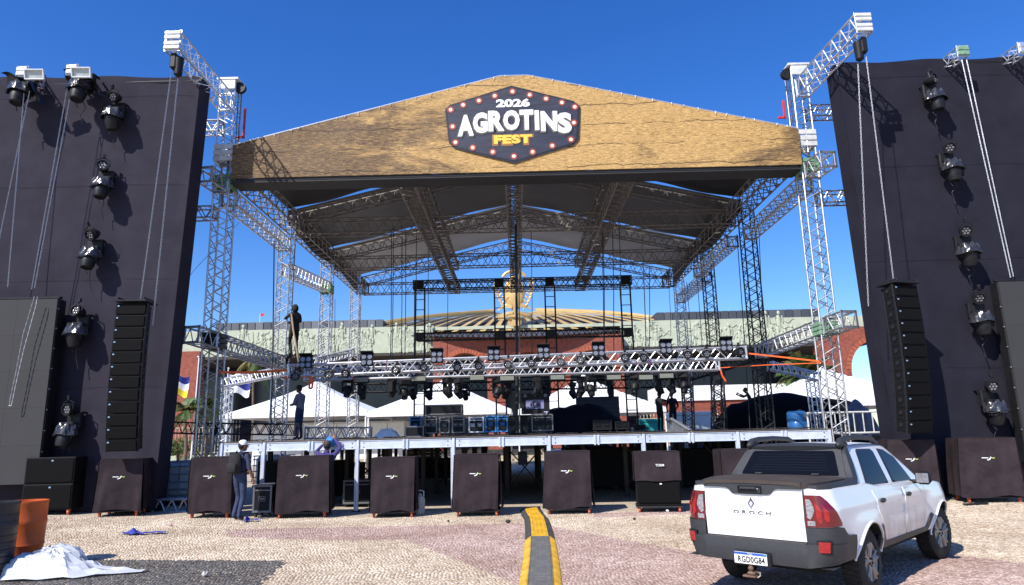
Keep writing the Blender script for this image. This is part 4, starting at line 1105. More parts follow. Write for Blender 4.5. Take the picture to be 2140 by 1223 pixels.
pull = dict(el=(-.26,.25,1.30), wl=(-.22,.48,1.42), er=(.2,.3,1.28), wr=(.1,.52,1.38), ch=(0,.08,1.30), nk=(0,.13,1.45), hd=(0,.17,1.52), sl=(-.17,.08,1.4), sr=(.17,.08,1.4))
pp = P(1570, 860, 33.0)
person('man in black climbing on the draped platform and reaching to the rope', (pp.x, 33.0, P(1570, 862, 33).z-.55), rad(75), (M_dkcl, M_dkcl, M_skin, M_shoe), pull, 1.0)
pp = P(1349, 900, 52.0)
person('distant worker in yellow vest in front of the spiked fence', (pp.x, 52.0, 0.3), rad(160), (M_yel, M_dkcl, M_skin, M_shoe), None, 1.0)
# ------------------------------------------------------------------ lighting trusses above the deck
UA, UB = P(606,776,21.0), P(1556,738,21.0)
UA = Vector((UA.x, 21.0, UA.z)); UB = Vector((UB.x, 21.0, UB.z))
truss('lighting_truss', 'bright silver lighting truss carrying the four-lamp blinders, upper of the two', 'truss', UA, UB, .36, .34, M_alub, None, .032, .017, bay=.62, endm=M_alub)
LA, LB = P(640,784,22.2), P(1500,762,22.2)
truss('lighting_truss', 'bright silver lighting truss with strobes and moving heads hung beneath, lower of the two', 'truss', LA, LB, .36, .36, M_alub, None, .032, .017, bay=.5, endm=M_alub)
DA, DB = P(735,812,27), P(1440,800,27)
truss('lighting_truss', 'dark rear lighting truss low behind the silver ones', 'truss', DA, DB, .32, .32, M_blkm, None, .025, .015, bay=.5)
M_purp = mat('purple_sling', (.16,.03,.14), .8, 0, .1)

# blinders: black box with four round lamps and a hood
bl = thing('blinder', 'four-lamp blinder', 'stage light', (0,0,0), 0, 'four-lamp blinders on the upper lighting truss')
b = MB(); b.cbox((0,.07,0), (.46,.14,.46), .015); b.cbox((0,-.03,.26), (.50,.30,.035), .008, RX(rad(-14))); b.build('housing', M_blk, bl)
lm = MB(); lm.lathe([(0,.0),(.06,-.004),(.085,-.012),(.092,.012),(.088,.03)], (0,0,0), 14, RX(PI/2)); lmesh_ = lm.mesh('lamp', M_lens, 40)
for sx in (-1,1):
    for sz in (-1,1): part('lamp', lmesh_, bl, (sx*.11, -.012, sz*.11-.01))
b = MB(); b.tube((-.27,.07,0), (-.27,.1,-.30), .015, None, 6); b.tube((.27,.07,0), (.27,.1,-.30), .015, None, 6); b.tube((-.27,.1,-.3), (.27,.1,-.3), .018, None, 6); b.build('yoke', M_blkm, bl)
BLP = [643,770,915,1033,1136,1250,1390,1515]
for i, px in enumerate(BLP):
    t = (px-606)/(1556-606); c = UA.lerp(UB, t); lb = f"{ORD[i]} four-lamp blinder from the left, standing on the upper silver truss"
    loc = (c.x, 20.78, c.z+.24)
    bl.scale = (.8,.8,.8)
    if i == 0: bl.location = loc; bl['label'] = lb; bl.rotation_euler = (rad(-6),0,0)
    else: o = dup(bl, loc, lb); o.rotation_euler = (rad(-6), 0, rad(random.uniform(-6,6)))
# round par lamps with visible led cells
pl = thing('par_light', 'par', 'stage light', (0,0,0), 0, 'round par lights clamped to the upper lighting truss')
b = MB(); b.lathe([(0,.20),(.07,.19),(.115,.10),(.128,.0),(.128,-.05),(.105,-.05),(.10,-.02),(0,-.02)], (0,0,0), 16, RX(-PI/2)); b.build('can', M_blk, pl, smooth=40)
b = MB()
for k in range(7):
    r_ = 0 if k == 0 else .062; b.lathe([(0,.006),(.018,.004),(.024,0)], (r_*math.cos(k*PI/3), -.024, r_*math.sin(k*PI/3)), 8, RX(PI/2))
b.build('led_cells', M_lens, pl, smooth=40)
b = MB(); b.path([(-.14,0,0),(-.14,.02,.14),(0,.03,.20),(.14,.02,.14),(.14,0,0)], .012, 5); b.cbox((0,.03,.24), (.06,.06,.1), .01); b.build('yoke', M_blkm, pl)
PRP = [(617,787),(687,784),(722,781),(827,774),(885,768),(955,768),(1000,765),(1062,762),(1110,759),(1172,757),(1213,753),(1306,748),(1345,747),(1437,742),(1477,740),(1547,735)]
for i, (px, py) in enumerate(PRP):
    p = P(px, py, 20.75); lb = f"{ORD[i]} round par light from the left on the upper silver truss"
    if i == 0: pl.location = p; pl['label'] = lb
    else: o = dup(pl, p, lb); o.rotation_euler = (rad(random.uniform(-12,8)), 0, rad(random.uniform(-25,25)))
# strobe bars
sb = thing('strobe_bar', 'strobe', 'stage light', (0,0,0), 0, 'grey strobe bars under the lower lighting truss')
b = MB(); b.cbox((0,.06,0), (.50,.13,.22), .015); b.build('housing', M_blk, sb)
b = MB(); b.cbox((0,-.012,-.01), (.44,.02,.14), .006); b.build('strobe_face', mat('strobe_glass', (.20,.21,.18), .25, 0, .15, 30), sb)
b = MB(); b.cbox((0,.06,.15), (.30,.05,.1), .01); b.build('clamp', M_blkm, sb)
for i, (px, py) in enumerate(((755,793),(875,791),(997,789),(1060,790),(1165,788),(1283,788),(1393,785),(1350,788))):
    p = P(px, py, 22.0); lb = f"grey strobe bar under the lower silver truss, {ORD[[0,1,2,3,4,5,7,6][i]]} from the left"
    if i == 0: sb.location = p; sb['label'] = lb
    else: dup(sb, p, lb)
# hanging moving heads
def head_mesh():
    m = {}
    b = MB(); b.cbox((0,0,-.09), (.32,.26,.17), .03); b.build_ = None; m['base'] = b.mesh('base', M_blk)
    b = MB()
    for s_ in (-1,1): b.cbox((s_*.17,0,-.33), (.05,.16,.34), .02)
    b.cbox((0,0,-.18), (.36,.17,.04), .01); m['yoke'] = b.mesh('yoke', M_blk)
    b = MB(); b.lathe([(0,.16),(.09,.155),(.135,.10),(.14,.0),(.118,-.10),(.10,-.21),(.085,-.215),(.08,-.19),(0,-.19)], (0,0,0), 16); m['head'] = b.mesh('head', M_blk, 40)
    b = MB(); b.lathe([(0,-.012),(.05,-.006),(.08,0)], (0,0,-.185), 14); m['lens'] = b.mesh('lens', M_lens, 40)
    b = MB(); b.cbox((-.09,0,.03), (.04,.05,.1), .008); b.cbox((.09,0,.03), (.04,.05,.1), .008); m['clamp'] = b.mesh('clamp', M_blkm)
    return m
HM = head_mesh()
def moving_head(loc, rz, tilt, label, group=None):
    t = thing('moving_head_light', label, 'stage light', loc, rz, group)
    part('clamp', HM['clamp'], t)['kind'] = 'stuff'
    for k in ('base','yoke'): part(k, HM[k], t)
    h = part('head', HM['head'], t, (0,0,-.44), RX(tilt)); part('lens', HM['lens'], h)
    return t
MH = [(727,792,22.2),(757,800,24),(820,792,22.2),(845,798,23),(862,800,24),(895,806,27),(935,794,22.2),(958,797,23),(972,806,27),(1040,794,22.2),(1057,797,23),(1122,793,22.2),(1140,800,27),(1196,803,27),(1213,793,22.6),(1233,790,22.2),(1275,800,27),(1325,785,22.2),(1376,790,24),(1400,785,22.2),(1428,783,22.2)]
ROWS = {22.2:'the lower silver truss', 22.6:'the lower silver truss', 27:'the dark rear truss'}
cnt = {}
for px, py, Y in sorted(MH):
    p = P(px, py-4, Y); ww = ROWS.get(Y, 'the shaded bars behind the silver trusses'); k = cnt.get(ww, 0); cnt[ww] = k+1
    moving_head(p, rad(random.uniform(-180,180)), rad(random.uniform(-35,40)), f"black moving head under {ww}, {ORD[k]} from the left", 'moving heads under the lighting trusses')
# bars carrying the shaded heads
for Y, a, c_ in ((23, 830, 1070), (24, 740, 1390)):
    p0, p1 = P(a,793,Y), P(c_,786,Y); b = MB(); b.tube(p0, p1, .03, None, 6); b.tube(p0+Vector((0,0,.3)), p1+Vector((0,0,.3)), .03, None, 6)
    for k in range(12): q = p0.lerp(p1, k/11); b.tube(q, q+Vector((0,0,.3)), .015, None, 5)
    o = b.build('lighting_bar', M_blkm, None, p0); tag(o, f"{'short' if Y == 23 else 'long'} dark lighting ladder bar behind the silver trusses", 'lighting bar')
# orange ratchet straps
def strap(pts, label, m, w=.05, cat='strap'):
    b = MB()
    for a, c in zip(pts[:-1], pts[1:]):
        a = Vector(a); c = Vector(c); u = Vector((0,0,1)); d = (c-a).normalized(); u = (u-d*u.dot(d)).normalized()*w/2; n_ = d.cross(u).normalized()*.006
        b.add([a-u-n_, a+u-n_, a+u+n_, a-u+n_, c-u-n_, c+u-n_, c+u+n_, c-u+n_], [(0,1,5,4),(1,2,6,5),(2,3,7,6),(3,0,4,7),(0,3,2,1),(4,5,6,7)])
    o = b.build('ratchet_strap', m, None, pts[0]); return tag(o, label, cat)
strap([P(452,778,18.95), P(520,779,19.6), P(600,774,20.9)], 'orange ratchet strap from the left front tower to the end of the lighting truss', M_orange, .07)
strap([P(590,790,20.9), P(640,786,20.9), P(648,790,21), P(646,812,21), P(652,812,21), P(655,788,21)], 'orange strap looped around the left end of the lighting trusses', M_orange, .06)
strap([P(1556,738,21), P(1640,747,20), P(1727,757,18.95)], 'orange ratchet strap from the upper lighting truss to the right front tower', M_orange, .045)
strap([P(1500,769,22.1), P(1600,763,20.5), P(1727,758,18.95)], 'thin orange strap from the lower lighting truss to the right front tower', M_orange, .025)
strap([P(1505,770,22), P(1509,785,22), P(1516,796,22), P(1518,800,22)], 'loose end of orange strap dangling from the lower lighting truss', M_orange, .05)
strap([P(737,790,21.5), P(744,802,24), P(742,835,26), P(741,880,30)], 'red strap hanging in front of the rear left tower', M_red, .07)
for px in (808, 1330, 1360): strap([P(px,752,20.8), P(px,765,20.78), P(px+1,781,20.9)], f'purple sling around the upper lighting truss {"near its left third" if px < 900 else "left of the seventh blinder" if px < 1340 else "just right of its pair on the right part"}', M_purp, .05)

# ------------------------------------------------------------------ rear frame for the backdrop screen
def ladder(A, B, w, label, n=None):
    A, B = Vector(A), Vector(B); t = thing('ladder_truss', label, 'truss', A); d = B-A
    s = Vector((w/2,0,0))
    for q in (-1,1):
        b = MB(); b.tube(s*q, d+s*q, .045, None, 6); b.build('chord', M_blkm, t)
    n = n or int(d.length/.48)
    for k in range(1, n):
        b = MB(); b.tube(d*k/n-s, d*k/n+s, .022, None, 5); b.build('rung', M_blkm, t)
FY = 33.0
fx = [P(877,700,FY).x, P(1045,700,FY).x, P(1152,700,FY).x, P(1312,700,FY).x]
ztopf = P(1095,592,FY).z; zmid = P(1095,700,FY).z
for i, x in enumerate(fx): ladder((x, FY, DK+.02), (x, FY, ztopf-.2), .48, f"black upright ladder of the backdrop frame, {ORD[i]} from the left")
truss('frame_truss', 'black top truss of the backdrop frame at the rear of the stage', 'truss', (fx[0]-.3, FY, ztopf), (fx[3]+.3, FY, ztopf), .42, .42, M_blkm, None, .034, .018, bay=.55, endm=M_blkm)
truss('frame_truss', 'black middle crossbar truss of the backdrop frame', 'truss', (fx[0]-.1, FY, zmid), (fx[3]+.1, FY, zmid), .3, .36, M_blkm, None, .034, .018, bay=.52, endm=M_blkm)
for i, x in enumerate(fx):
    for z, nm in ((ztopf, 'top'), (zmid, 'middle crossbar')):
        b = MB(); b.cbox((x, FY-.2, z), (.44,.05,.40), .02)
        o = b.build('corner_plate', M_blkm, None, (x, FY, z)); tag(o, f"black corner plate on the {nm} of the backdrop frame, {ORD[i]} upright from the left", 'corner plate')
# stage-left ground truss pieces and stored goal-post truss
truss('goal_truss', 'silver slanting truss of the small goal frame left of the stage', 'truss', P(470,800,27.5), P(595,775,26), .3, None, M_alub)
truss('goal_truss', 'silver post of the small goal frame left of the stage', 'truss', Vector((P(472,870,27.5).x, 27.5, 0)), Vector((P(472,870,27.5).x, 27.5, P(472,812,27.5).z)), .32, None, M_alub)
truss('goal_truss', 'silver slanting truss crossing behind the third left tower', 'truss', P(655,757,27), P(735,738,29), .3, None, M_alub)
truss('goal_truss', 'silver slanting truss of the goal frame right of the stage', 'truss', P(1610,765,27), P(1708,788,28), .3, None, M_alub)
truss('goal_truss', 'silver post of the goal frame right of the stage', 'truss', Vector((P(1700,800,28).x, 28, 0)), Vector((P(1697,800,28).x, 28, P(1697,795,28).z)), .34, None, M_alub)
truss('stored_truss', 'long black truss lying along the deck edge at the left', 'truss', P(455,896,20), P(620,898,20), .3, None, M_blkm)
truss('stored_truss', 'black truss lying on the ground behind the left corner of the stage', 'truss', P(345,893,22), P(450,897,22), .34, None, M_blkm)
truss('stored_truss', 'grey truss lying on the deck behind the standing man', 'truss', P(640,905,24), P(775,905,24), .34, .36, M_alu)
truss('stored_truss', 'dark silver truss lying on the ground between the two left covered subwoofers', 'truss', (P(315,1050,17.3).x-.3, 17.6, .27), (P(390,1050,17.3).x+.3, 17.6, .27), .3, None, M_alu)
truss('dark_bar_truss', 'dark diagonal truss behind the right part of the lighting rig', 'truss', P(1420,792,26), P(1610,735,25), .34, None, M_blkm)
truss('dark_bar_truss', 'slim dark post truss at the right end of the lower lighting truss', 'truss', Vector((P(1500,900,23.5).x, 23.5, DK)), P(1500,765,23.5), .34, None, M_blkm)
truss('dark_bar_truss', 'slim dark post truss standing on the deck right of the two men', 'truss', Vector((P(1440,900,28).x, 28, DK)), P(1436,790,28), .36, None, M_blkm)

# ------------------------------------------------------------------ chains and cables
def chain(A, B, label, r=.011, group=None, sag=0.0, m=None):
    A, B = Vector(A), Vector(B); d = B-A; L = d.length; n = max(6, int(L/.085)); b = MB()
    dd = d.normalized(); u = dd.cross(Vector((0,1,.01))).normalized(); w = dd.cross(u)
    for k in range(n):
        t0, t1 = k/n, (k+1.25)/n
        off = Vector((0,0,0)) if not sag else Vector((sag*math.sin(PI*(k+.5)/n), 0, 0))
        a = u if k % 2 else w
        for q in (-1,1): b.tube(A+d*t0+a*r*q+off, A+d*min(t1,1)+a*r*q+off, .006, None, 4, False)
    o = b.build('hoist_chain', m or M_chain, None, A); return tag(o, label, 'chain', group)
eL, eR = Vector((LX-.1, 15.85, 11.55)), Vector((9.0, 15.85, 11.5))
tL, tR = P(293,632,16), P(1868,590,16.0)
chain(eL+Vector((-.05,0,-.3)), tL, 'bright chain carrying the left line array')
chain(eL+Vector((.08,.1,-.3)), P(319,680,16.15), 'thin slack chain hanging right of the left line array', .012)
chain(eR+Vector((.05,0,-.3)), tR, 'bright chain carrying the right line array')
chain(eR+Vector((-.1,.1,-.3)), P(1815,640,16.3), 'thin slack chain hanging left of the right line array', .012)
for nm, e in (('left', eL), ('right', eR)):
    t = thing('chain_hoist', f'black chain hoist hanging under the end of the {nm} cantilever truss', 'hoist', e)
    b = MB(); b.cbox((0,0,-.2), (.16,.2,.42), .03); b.build('motor', M_blk, t); b = MB(); b.lathe([(.02,0),(.12,-.03),(.1,-.5),(.03,-.56)], (.1 if nm == 'left' else -.1, .03, -.05), 10); b.build('chain_bag', M_blk, t, smooth=40)
    b = MB(); b.path([(0,0,0),(.05,0,.06),(0,0,.12),(-.05,0,.06),(0,0,0)], .014, 5); b.build('hook', M_chain, t)
# chains of the led screens
for (a, c, lb) in (((50,195,16.6),(16,600,16.65),'chain in front of the outer left black wall'),((62,190,16.6),(-14,560,16.65),'second chain in front of the outer left black wall'),((142,175,16.6),(66,605,16.65),'left chain lowering to the left led screen'),((151,178,16.6),(72,602,16.65),'right chain lowering to the left led screen'),
                   ((2010,125,16.7),(2112,580,16.75),'left chain lowering to the right led screen'),((2020,125,16.7),(2118,578,16.75),'right chain lowering to the right led screen')):
    chain(P(*a), P(*c), lb, .009, m=(M_chain if a[0] < 1000 else M_alu))
# slack chain loop in front of the left led screen
b = MB(); pts = [P(x, y, 16.5) for x, y in ((72,620),(48,700),(33,780),(22,830),(19,848),(24,848),(34,800),(50,730),(75,640),(78,622))]
for a, c in zip(pts[:-1], pts[1:]):
    n = max(2, int((c-a).length/.08))
    for k in range(n): b.tube(a.lerp(c, k/n), a.lerp(c, (k+1.2)/n), .006 if k % 2 else .011, None, 5)
o = b.build('slack_chain', M_chain, None, pts[0]); tag(o, 'slack loop of bright chain hanging down the grey left led screen', 'chain')
b = MB(); b.cbox((0,0,0), (.9,.05,.09), .02, RY(rad(4))); b.cbox((-.25,0,.1), (.12,.1,.16), .03); o = b.build('lifting_shackle', M_blkm, None, P(85,618,16.65)); tag(o, 'dark shackle bar on top of the left led screen', 'shackle')
b = MB(); b.cbox((0,0,0), (.5,.05,.07), .02, RY(rad(-18))); o = b.build('sling', M_purp, None, P(2103,582,16.75)); tag(o, 'purple sling on top of the right led screen', 'sling')
M_rope = mat('grey_green_rope', (.16,.16,.13), .8, 0, .3, 40)
def cable(p, label, r=.012, m=None, n=4):
    b = MB(); b.path(p, r, n); o = b.build('cable', m or M_cable, None, p[0]); return tag(o, label, 'cable', 'dark cables hanging inside the stage')
for i, (xt, yt, xb, yb, Y, r) in enumerate(((1078,470,1080,905,23,.05),(1083,460,1086,905,22.6,.022),(840,470,838,800,25,.014),(848,480,846,760,25,.014),(870,480,868,760,26,.014),(818,480,816,760,24.6,.014),(822,470,819,770,24.4,.014),(1258,480,1262,760,25,.016),(1280,470,1283,760,25,.016),(1294,470,1300,745,24,.014),(1260,450,1264,770,27,.016),(1340,460,1352,780,23.5,.018),(1357,560,1357,760,26,.014),(1110,480,1112,760,25,.012),(895,520,893,800,27,.012),(936,600,933,800,30,.014),
      (573,505,566,905,23.6,.022),(617,510,600,790,24.3,.016),(700,625,697,905,31,.012),(752,640,750,870,32,.012),(1540,490,1568,905,24.4,.016),(1586,480,1600,880,24.2,.014),(1455,560,1472,800,29.5,.014),(1435,590,1450,790,32,.014),(1398,600,1402,700,33,.012))):
    cable([P(xt,yt,Y), P((xt+xb)/2+1,(yt+yb)/2,Y), P(xb,yb,Y)], 'thin dark cable hanging straight down inside the stage rig' if i not in (0,1,11) else ['thick black post cable hanging at the stage centre','pale twisted rope hanging beside the central black cable','pale rope hanging right of centre'][(0,1,11).index(i)], r, M_rope if i in (1,11) else None, 6 if i in (0,1,11) else 4)
cable([P(360,620,18.9), P(410,560,20), P(500,465,23)], 'thin guy wire rising from the left screen wall to the roof', .008)
t = thing('hoist_hose', 'beige hose hanging from the climbing rigger down to the lighting truss', 'hose', P(609,655,24.0)); b = MB(); b.path([P(x,y,24.0-.02*k) for k,(x,y) in enumerate(((609,655),(613,690),(619,725),(624,757)))], .03, 6); b.build('hose', mat('beige_hose',(.45,.33,.22),.7), t, t.location, smooth=50)
# climber's cable loops on the side truss
b = MB()
for k in range(14): b.path([P(575+k*4+6*math.sin(k+q), 755+14*math.sin(q*.9+k*.5), 24.3) for q in np.linspace(0,5,9)], .016, 4)
o = b.build('cable_loom', M_cable, None, P(600,755,24.3)); tag(o, 'tangle of black cables on the left side truss at the climbing man', 'cables'); o['kind'] = 'stuff'

# ------------------------------------------------------------------ line arrays
M_cab_side = mat('speaker_cabinet_paint', (.007,.007,.008), .6, 0, .2, 20, .3, 80, spec=.2)
M_badge_s = mat('speaker_badge', (.25,.38,.55), .4, .2, .1)
def line_array(top, rz, label, lean):
    W, D, H = .72, .50, .288
    t = thing('line_array', label, 'line array', top, rz)
    b = MB(); b.prism([(-W/2,0),(W/2,0),(W/2*.62,D),(-W/2*.62,D)], -H/2+.006, H/2-.006, lambda u, v, d: (u, v, d)); cabm = b.mesh('speaker_cabinet', M_cab_side)
    b = MB(); b.cbox((0,-.012,0), (W-.05,.03,H-.04), .008); grm = b.mesh('grille', M_grille)
    b = MB(); b.cbox((-W/2+.07,-.03,.07), (.045,.012,.03), .004); bdm = b.mesh('badge', M_badge_s)
    b = MB()
    for s_ in (-1,1):
        b.cbox((s_*(W/2-.012), .03, 0), (.03,.06,H+.02), .006); b.cbox((s_*(W/2*.66), D-.05, 0), (.03,.05,H+.02), .006)
        b.lathe([(0,-.02),(.05,-.02),(.055,0),(.03,.02),(0,.02)], (s_*(W/2*.83+.005), D*.45, .03), 10, RY(PI/2))
    rgm = b.mesh('rigging', M_blkm)
    b = MB(); b.cbox((0,D*.4,.05), (W+.03,D+.12,.04), .008)
    for s_ in (-1,1): b.cbox((s_*.3,D*.4,.1), (.04,D+.1,.08), .01)
    b.build('flying_frame', M_blkm, t)
    z = -.0; y = 0; ang = rad(lean)
    for k in range(12):
        ang_k = rad(lean+k*.8+.06*k*k*.35)
        R = RX(-ang_k*-1.0)
        d = R @ Vector((0,0,-1))
        c = Vector((0,y,z))+d*(H/2)
        cb_ = part('speaker_cabinet', cabm, t, c, R)
        part('grille', grm, cb_); part('badge', bdm, cb_); part('rigging', rgm, cb_)['kind'] = 'stuff'
        y += d.y*H*1.005; z += d.z*H*1.005
    return t
line_array((-9.17, 15.95, 5.08), rad(4), 'tall black line array of twelve cabinets hanging in front of the left wall', -3)
line_array((9.25, 15.95, 5.08), rad(17), 'tall black line array of twelve cabinets hanging in front of the right wall', -3)

# ------------------------------------------------------------------ wrapped moving heads and pars on the walls
def wrapped(loc, rz, label, seed, tilt=0.0, par=True, group='plastic-wrapped moving heads on the black walls', big=1.15):
    r = np.random.default_rng(seed)
    t = thing('wrapped_moving_head', label, 'stage light', loc, rz, group); t.scale = (big,)*3
    b = MB(); b.cbox((0,.16,.16), (.34,.12,.36), .02); b.tube((-.12,.2,.34), (-.12,.36,.34), .025, None, 6); b.tube((.12,.2,.34), (.12,.36,.34), .025, None, 6); b.build('base', M_blk, t)
    b = MB()
    for s_ in (-1,1): b.cbox((s_*.16,-.02,-.05), (.05,.14,.34), .02)
    b.cbox((0,-.02,.11), (.36,.13,.05), .01)
    b.build('yoke', M_blk, t)
    R = RX(tilt)
    b = MB(); b.lathe([(0,.16),(.10,.15),(.150,.08),(.155,-.05),(.145,-.18),(.12,-.27),(.09,-.285),(.085,-.26),(0,-.26)], (0,-.04,-.12), 18, R); h = b.build('head', M_blk, t, smooth=40)
    ph = r.uniform(0,6,6)
    def cov(u, v):
        a = 2*PI*u; v2 = v
        rad_ = (.15+.085*v2**.6)*(1+.045*math.sin(5*a+ph[0]+2*v2)+.035*math.sin(9*a+ph[1]+4*v2)+.025*math.sin(17*a+ph[2]-3*v2))
        z = .10-.23*v2+.02*math.sin(3*a+ph[3])*v2+.03*(1-v2)*math.sin(6*a+ph[4])
        return (rad_*math.cos(a)*1.05, -.03+rad_*math.sin(a)*.9, z)
    b = MB(); b.grid(cov, 48, 10); b.build('rain_cover', M_plast, t, smooth=40)
    b = MB(); b.path([(.255*math.cos(a), -.03+.22*math.sin(a), -.125+.02*math.sin(3*a)) for a in np.linspace(0,2*PI,20)], .008, 4); b.build('cover_cord', M_cable, t)
    b = MB(); b.path([(.02,.05,-.3), (.05+.06*math.sin(seed),.06,-.5), (-.02,.1,-.62), (.04,.12,-.78-.12*r.random())], .01, 4); b.path([(-.05,.05,-.3), (-.08,.02,-.42), (-.03,.0,-.5)], .012, 4); b.build('power_cable', M_cable, t)
    return t
WYF = 16.95
WL = [((237,238),'topmost on the left wall below the second floodlight'),((215,382),'second down on the left wall'),((190,528),'third down on the left wall'),((160,688),'fourth down on the left wall'),((142,896),'lowest on the left wall beside the grey screen')]
WR = [((1953,200),'topmost on the right wall'),((1988,345),'second down on the right wall'),((2022,520),'third down on the right wall'),((2050,662),'fourth down on the right wall'),((2078,848),'lowest on the right wall above the covered subwoofers')]
for sd, arr in (('left', WL), ('right', WR)):
    for i, (q, lb) in enumerate(arr):
        p = P(q[0], q[1], WYF)
        wrapped(p, rad(random.uniform(-12,12)), f'moving head in plastic rain cover, {lb}', 10*len(sd)+i, rad(random.uniform(-20,15)))
        o = dup(pl, p+Vector((-.02 if sd == 'left' else .0, -.05, .46)), f'round par light above the {lb.split(" on ")[0].split(" beside")[0]} wrapped moving head of the {sd} wall', group='par lights fixed on the black walls')
        o.rotation_euler = (rad(random.uniform(-25,30)), 0, rad(random.uniform(-35,35))); o.scale = (1.18,)*3
for i, (q, lb) in enumerate((((45,185),'left'),((170,178),'right'))):
    p = P(q[0], q[1], 16.75)
    wrapped(p, 0, f'moving head under black plastic sheet at the top of the left wall, {lb} one', 70+i, rad(-15), big=1.3)
    b = MB()
    def sh(u, v, i=i): return (p.x-.45+.95*u+.06*math.sin(7*v+i), p.y-.22+.55*v, p.z+.34-.30*u**2-.18*v+.05*math.sin(9*u+5*v)-.55*max(0,u-.72)*(1.8 if i == 0 else 1))
    b.grid(sh, 16, 10); o = b.build('plastic_sheet', mat('black_bin_plastic', (.012,.012,.013), .35, 0, .2, 5, .4, 9), None, p, smooth=30); tag(o, f'torn black plastic sheet over the {lb} moving head at the top of the left wall', 'plastic sheet')
# truss stubs, floodlights
M_fl = mat('floodlight_frame', (.70,.71,.72), .4, .2, .08)
M_glass = mat('floodlight_glass', (.35,.40,.42), .1, 0, .3, 3.0, coat=.5)
for i, (tx, fx_) in enumerate((((47,150),(72,156)),((151,146),(170,152)))):
    p = P(*tx, 16.6)
    truss('wall_truss', f'silver truss stub with white end plates over the top of the left wall, {"outer" if i == 0 else "inner"} one', 'truss', (p.x, 16.6, p.z), (p.x, 18.6, p.z), .24, .24, M_alub, None, .02, .012, bay=.3, endm=M_plate)
    b = MB(); b.cbox((p.x, 16.57, p.z+.065), (.30,.05,.125), .02); b.cbox((p.x, 16.57, p.z-.065), (.30,.05,.125), .02); o = b.build('end_plate', M_plate, None, (p.x,16.57,p.z)); tag(o, f'white end plates on the {"outer" if i == 0 else "inner"} truss stub above the left wall', 'end plate')
    p = P(*fx_, 16.35)
    t = thing('floodlight', f'rectangular white floodlight on top of the left wall, {"outer" if i == 0 else "inner"} one', 'floodlight', p, rad(18)); t.rotation_euler = (rad(14), rad(-4), rad(10)); t.scale = (.72,.72,.72)
    for c, s_ in (((0,0,.17),(.66,.12,.05)),((0,0,-.17),(.66,.12,.05)),((-.31,0,0),(.05,.12,.34)),((.31,0,0),(.05,.12,.34))):
        b = MB(); b.cbox(c, s_, .015); b.build('rim', M_fl, t)
    b = MB(); b.cbox((0,.03,0), (.58,.05,.30), .01); b.build('glass', M_glass, t)
    b = MB(); b.cbox((0,.12,0), (.5,.12,.26), .04)
    for k in range(7): b.box(-.22+k*.07, -.20+k*.07, .17, .24, -.12, .12)
    b.build('heat_sink', M_fl, t); b = MB(); b.path([(-.34,.06,0),(-.34,.1,-.25),(.34,.1,-.25),(.34,.06,0)], .018, 5); b.build('bracket', M_blkm, t)
for i, (px, py, m_) in enumerate(((2012,107,M_greenl),(2140,100,M_alub))):
    p = P(px, py, 16.7)
    truss('wall_truss', ['silver truss stub with a green end plate over the top of the right wall','silver truss stub at the top right corner of the right wall'][i], 'truss', (p.x, 16.7, p.z), (p.x-.05, 18.8, p.z), .26, .26, M_alub, None, .02, .012, bay=.3)
    b = MB(); b.cbox((p.x, 16.67, p.z+.07), (.31,.05,.13), .02); b.cbox((p.x, 16.67, p.z-.07), (.31,.05,.13), .02); o = b.build('end_plate', m_, None, (p.x,16.67,p.z)); tag(o, ['green end plates on the truss stub above the right wall','silver end plates on the truss stub at the far right corner'][i], 'end plate')

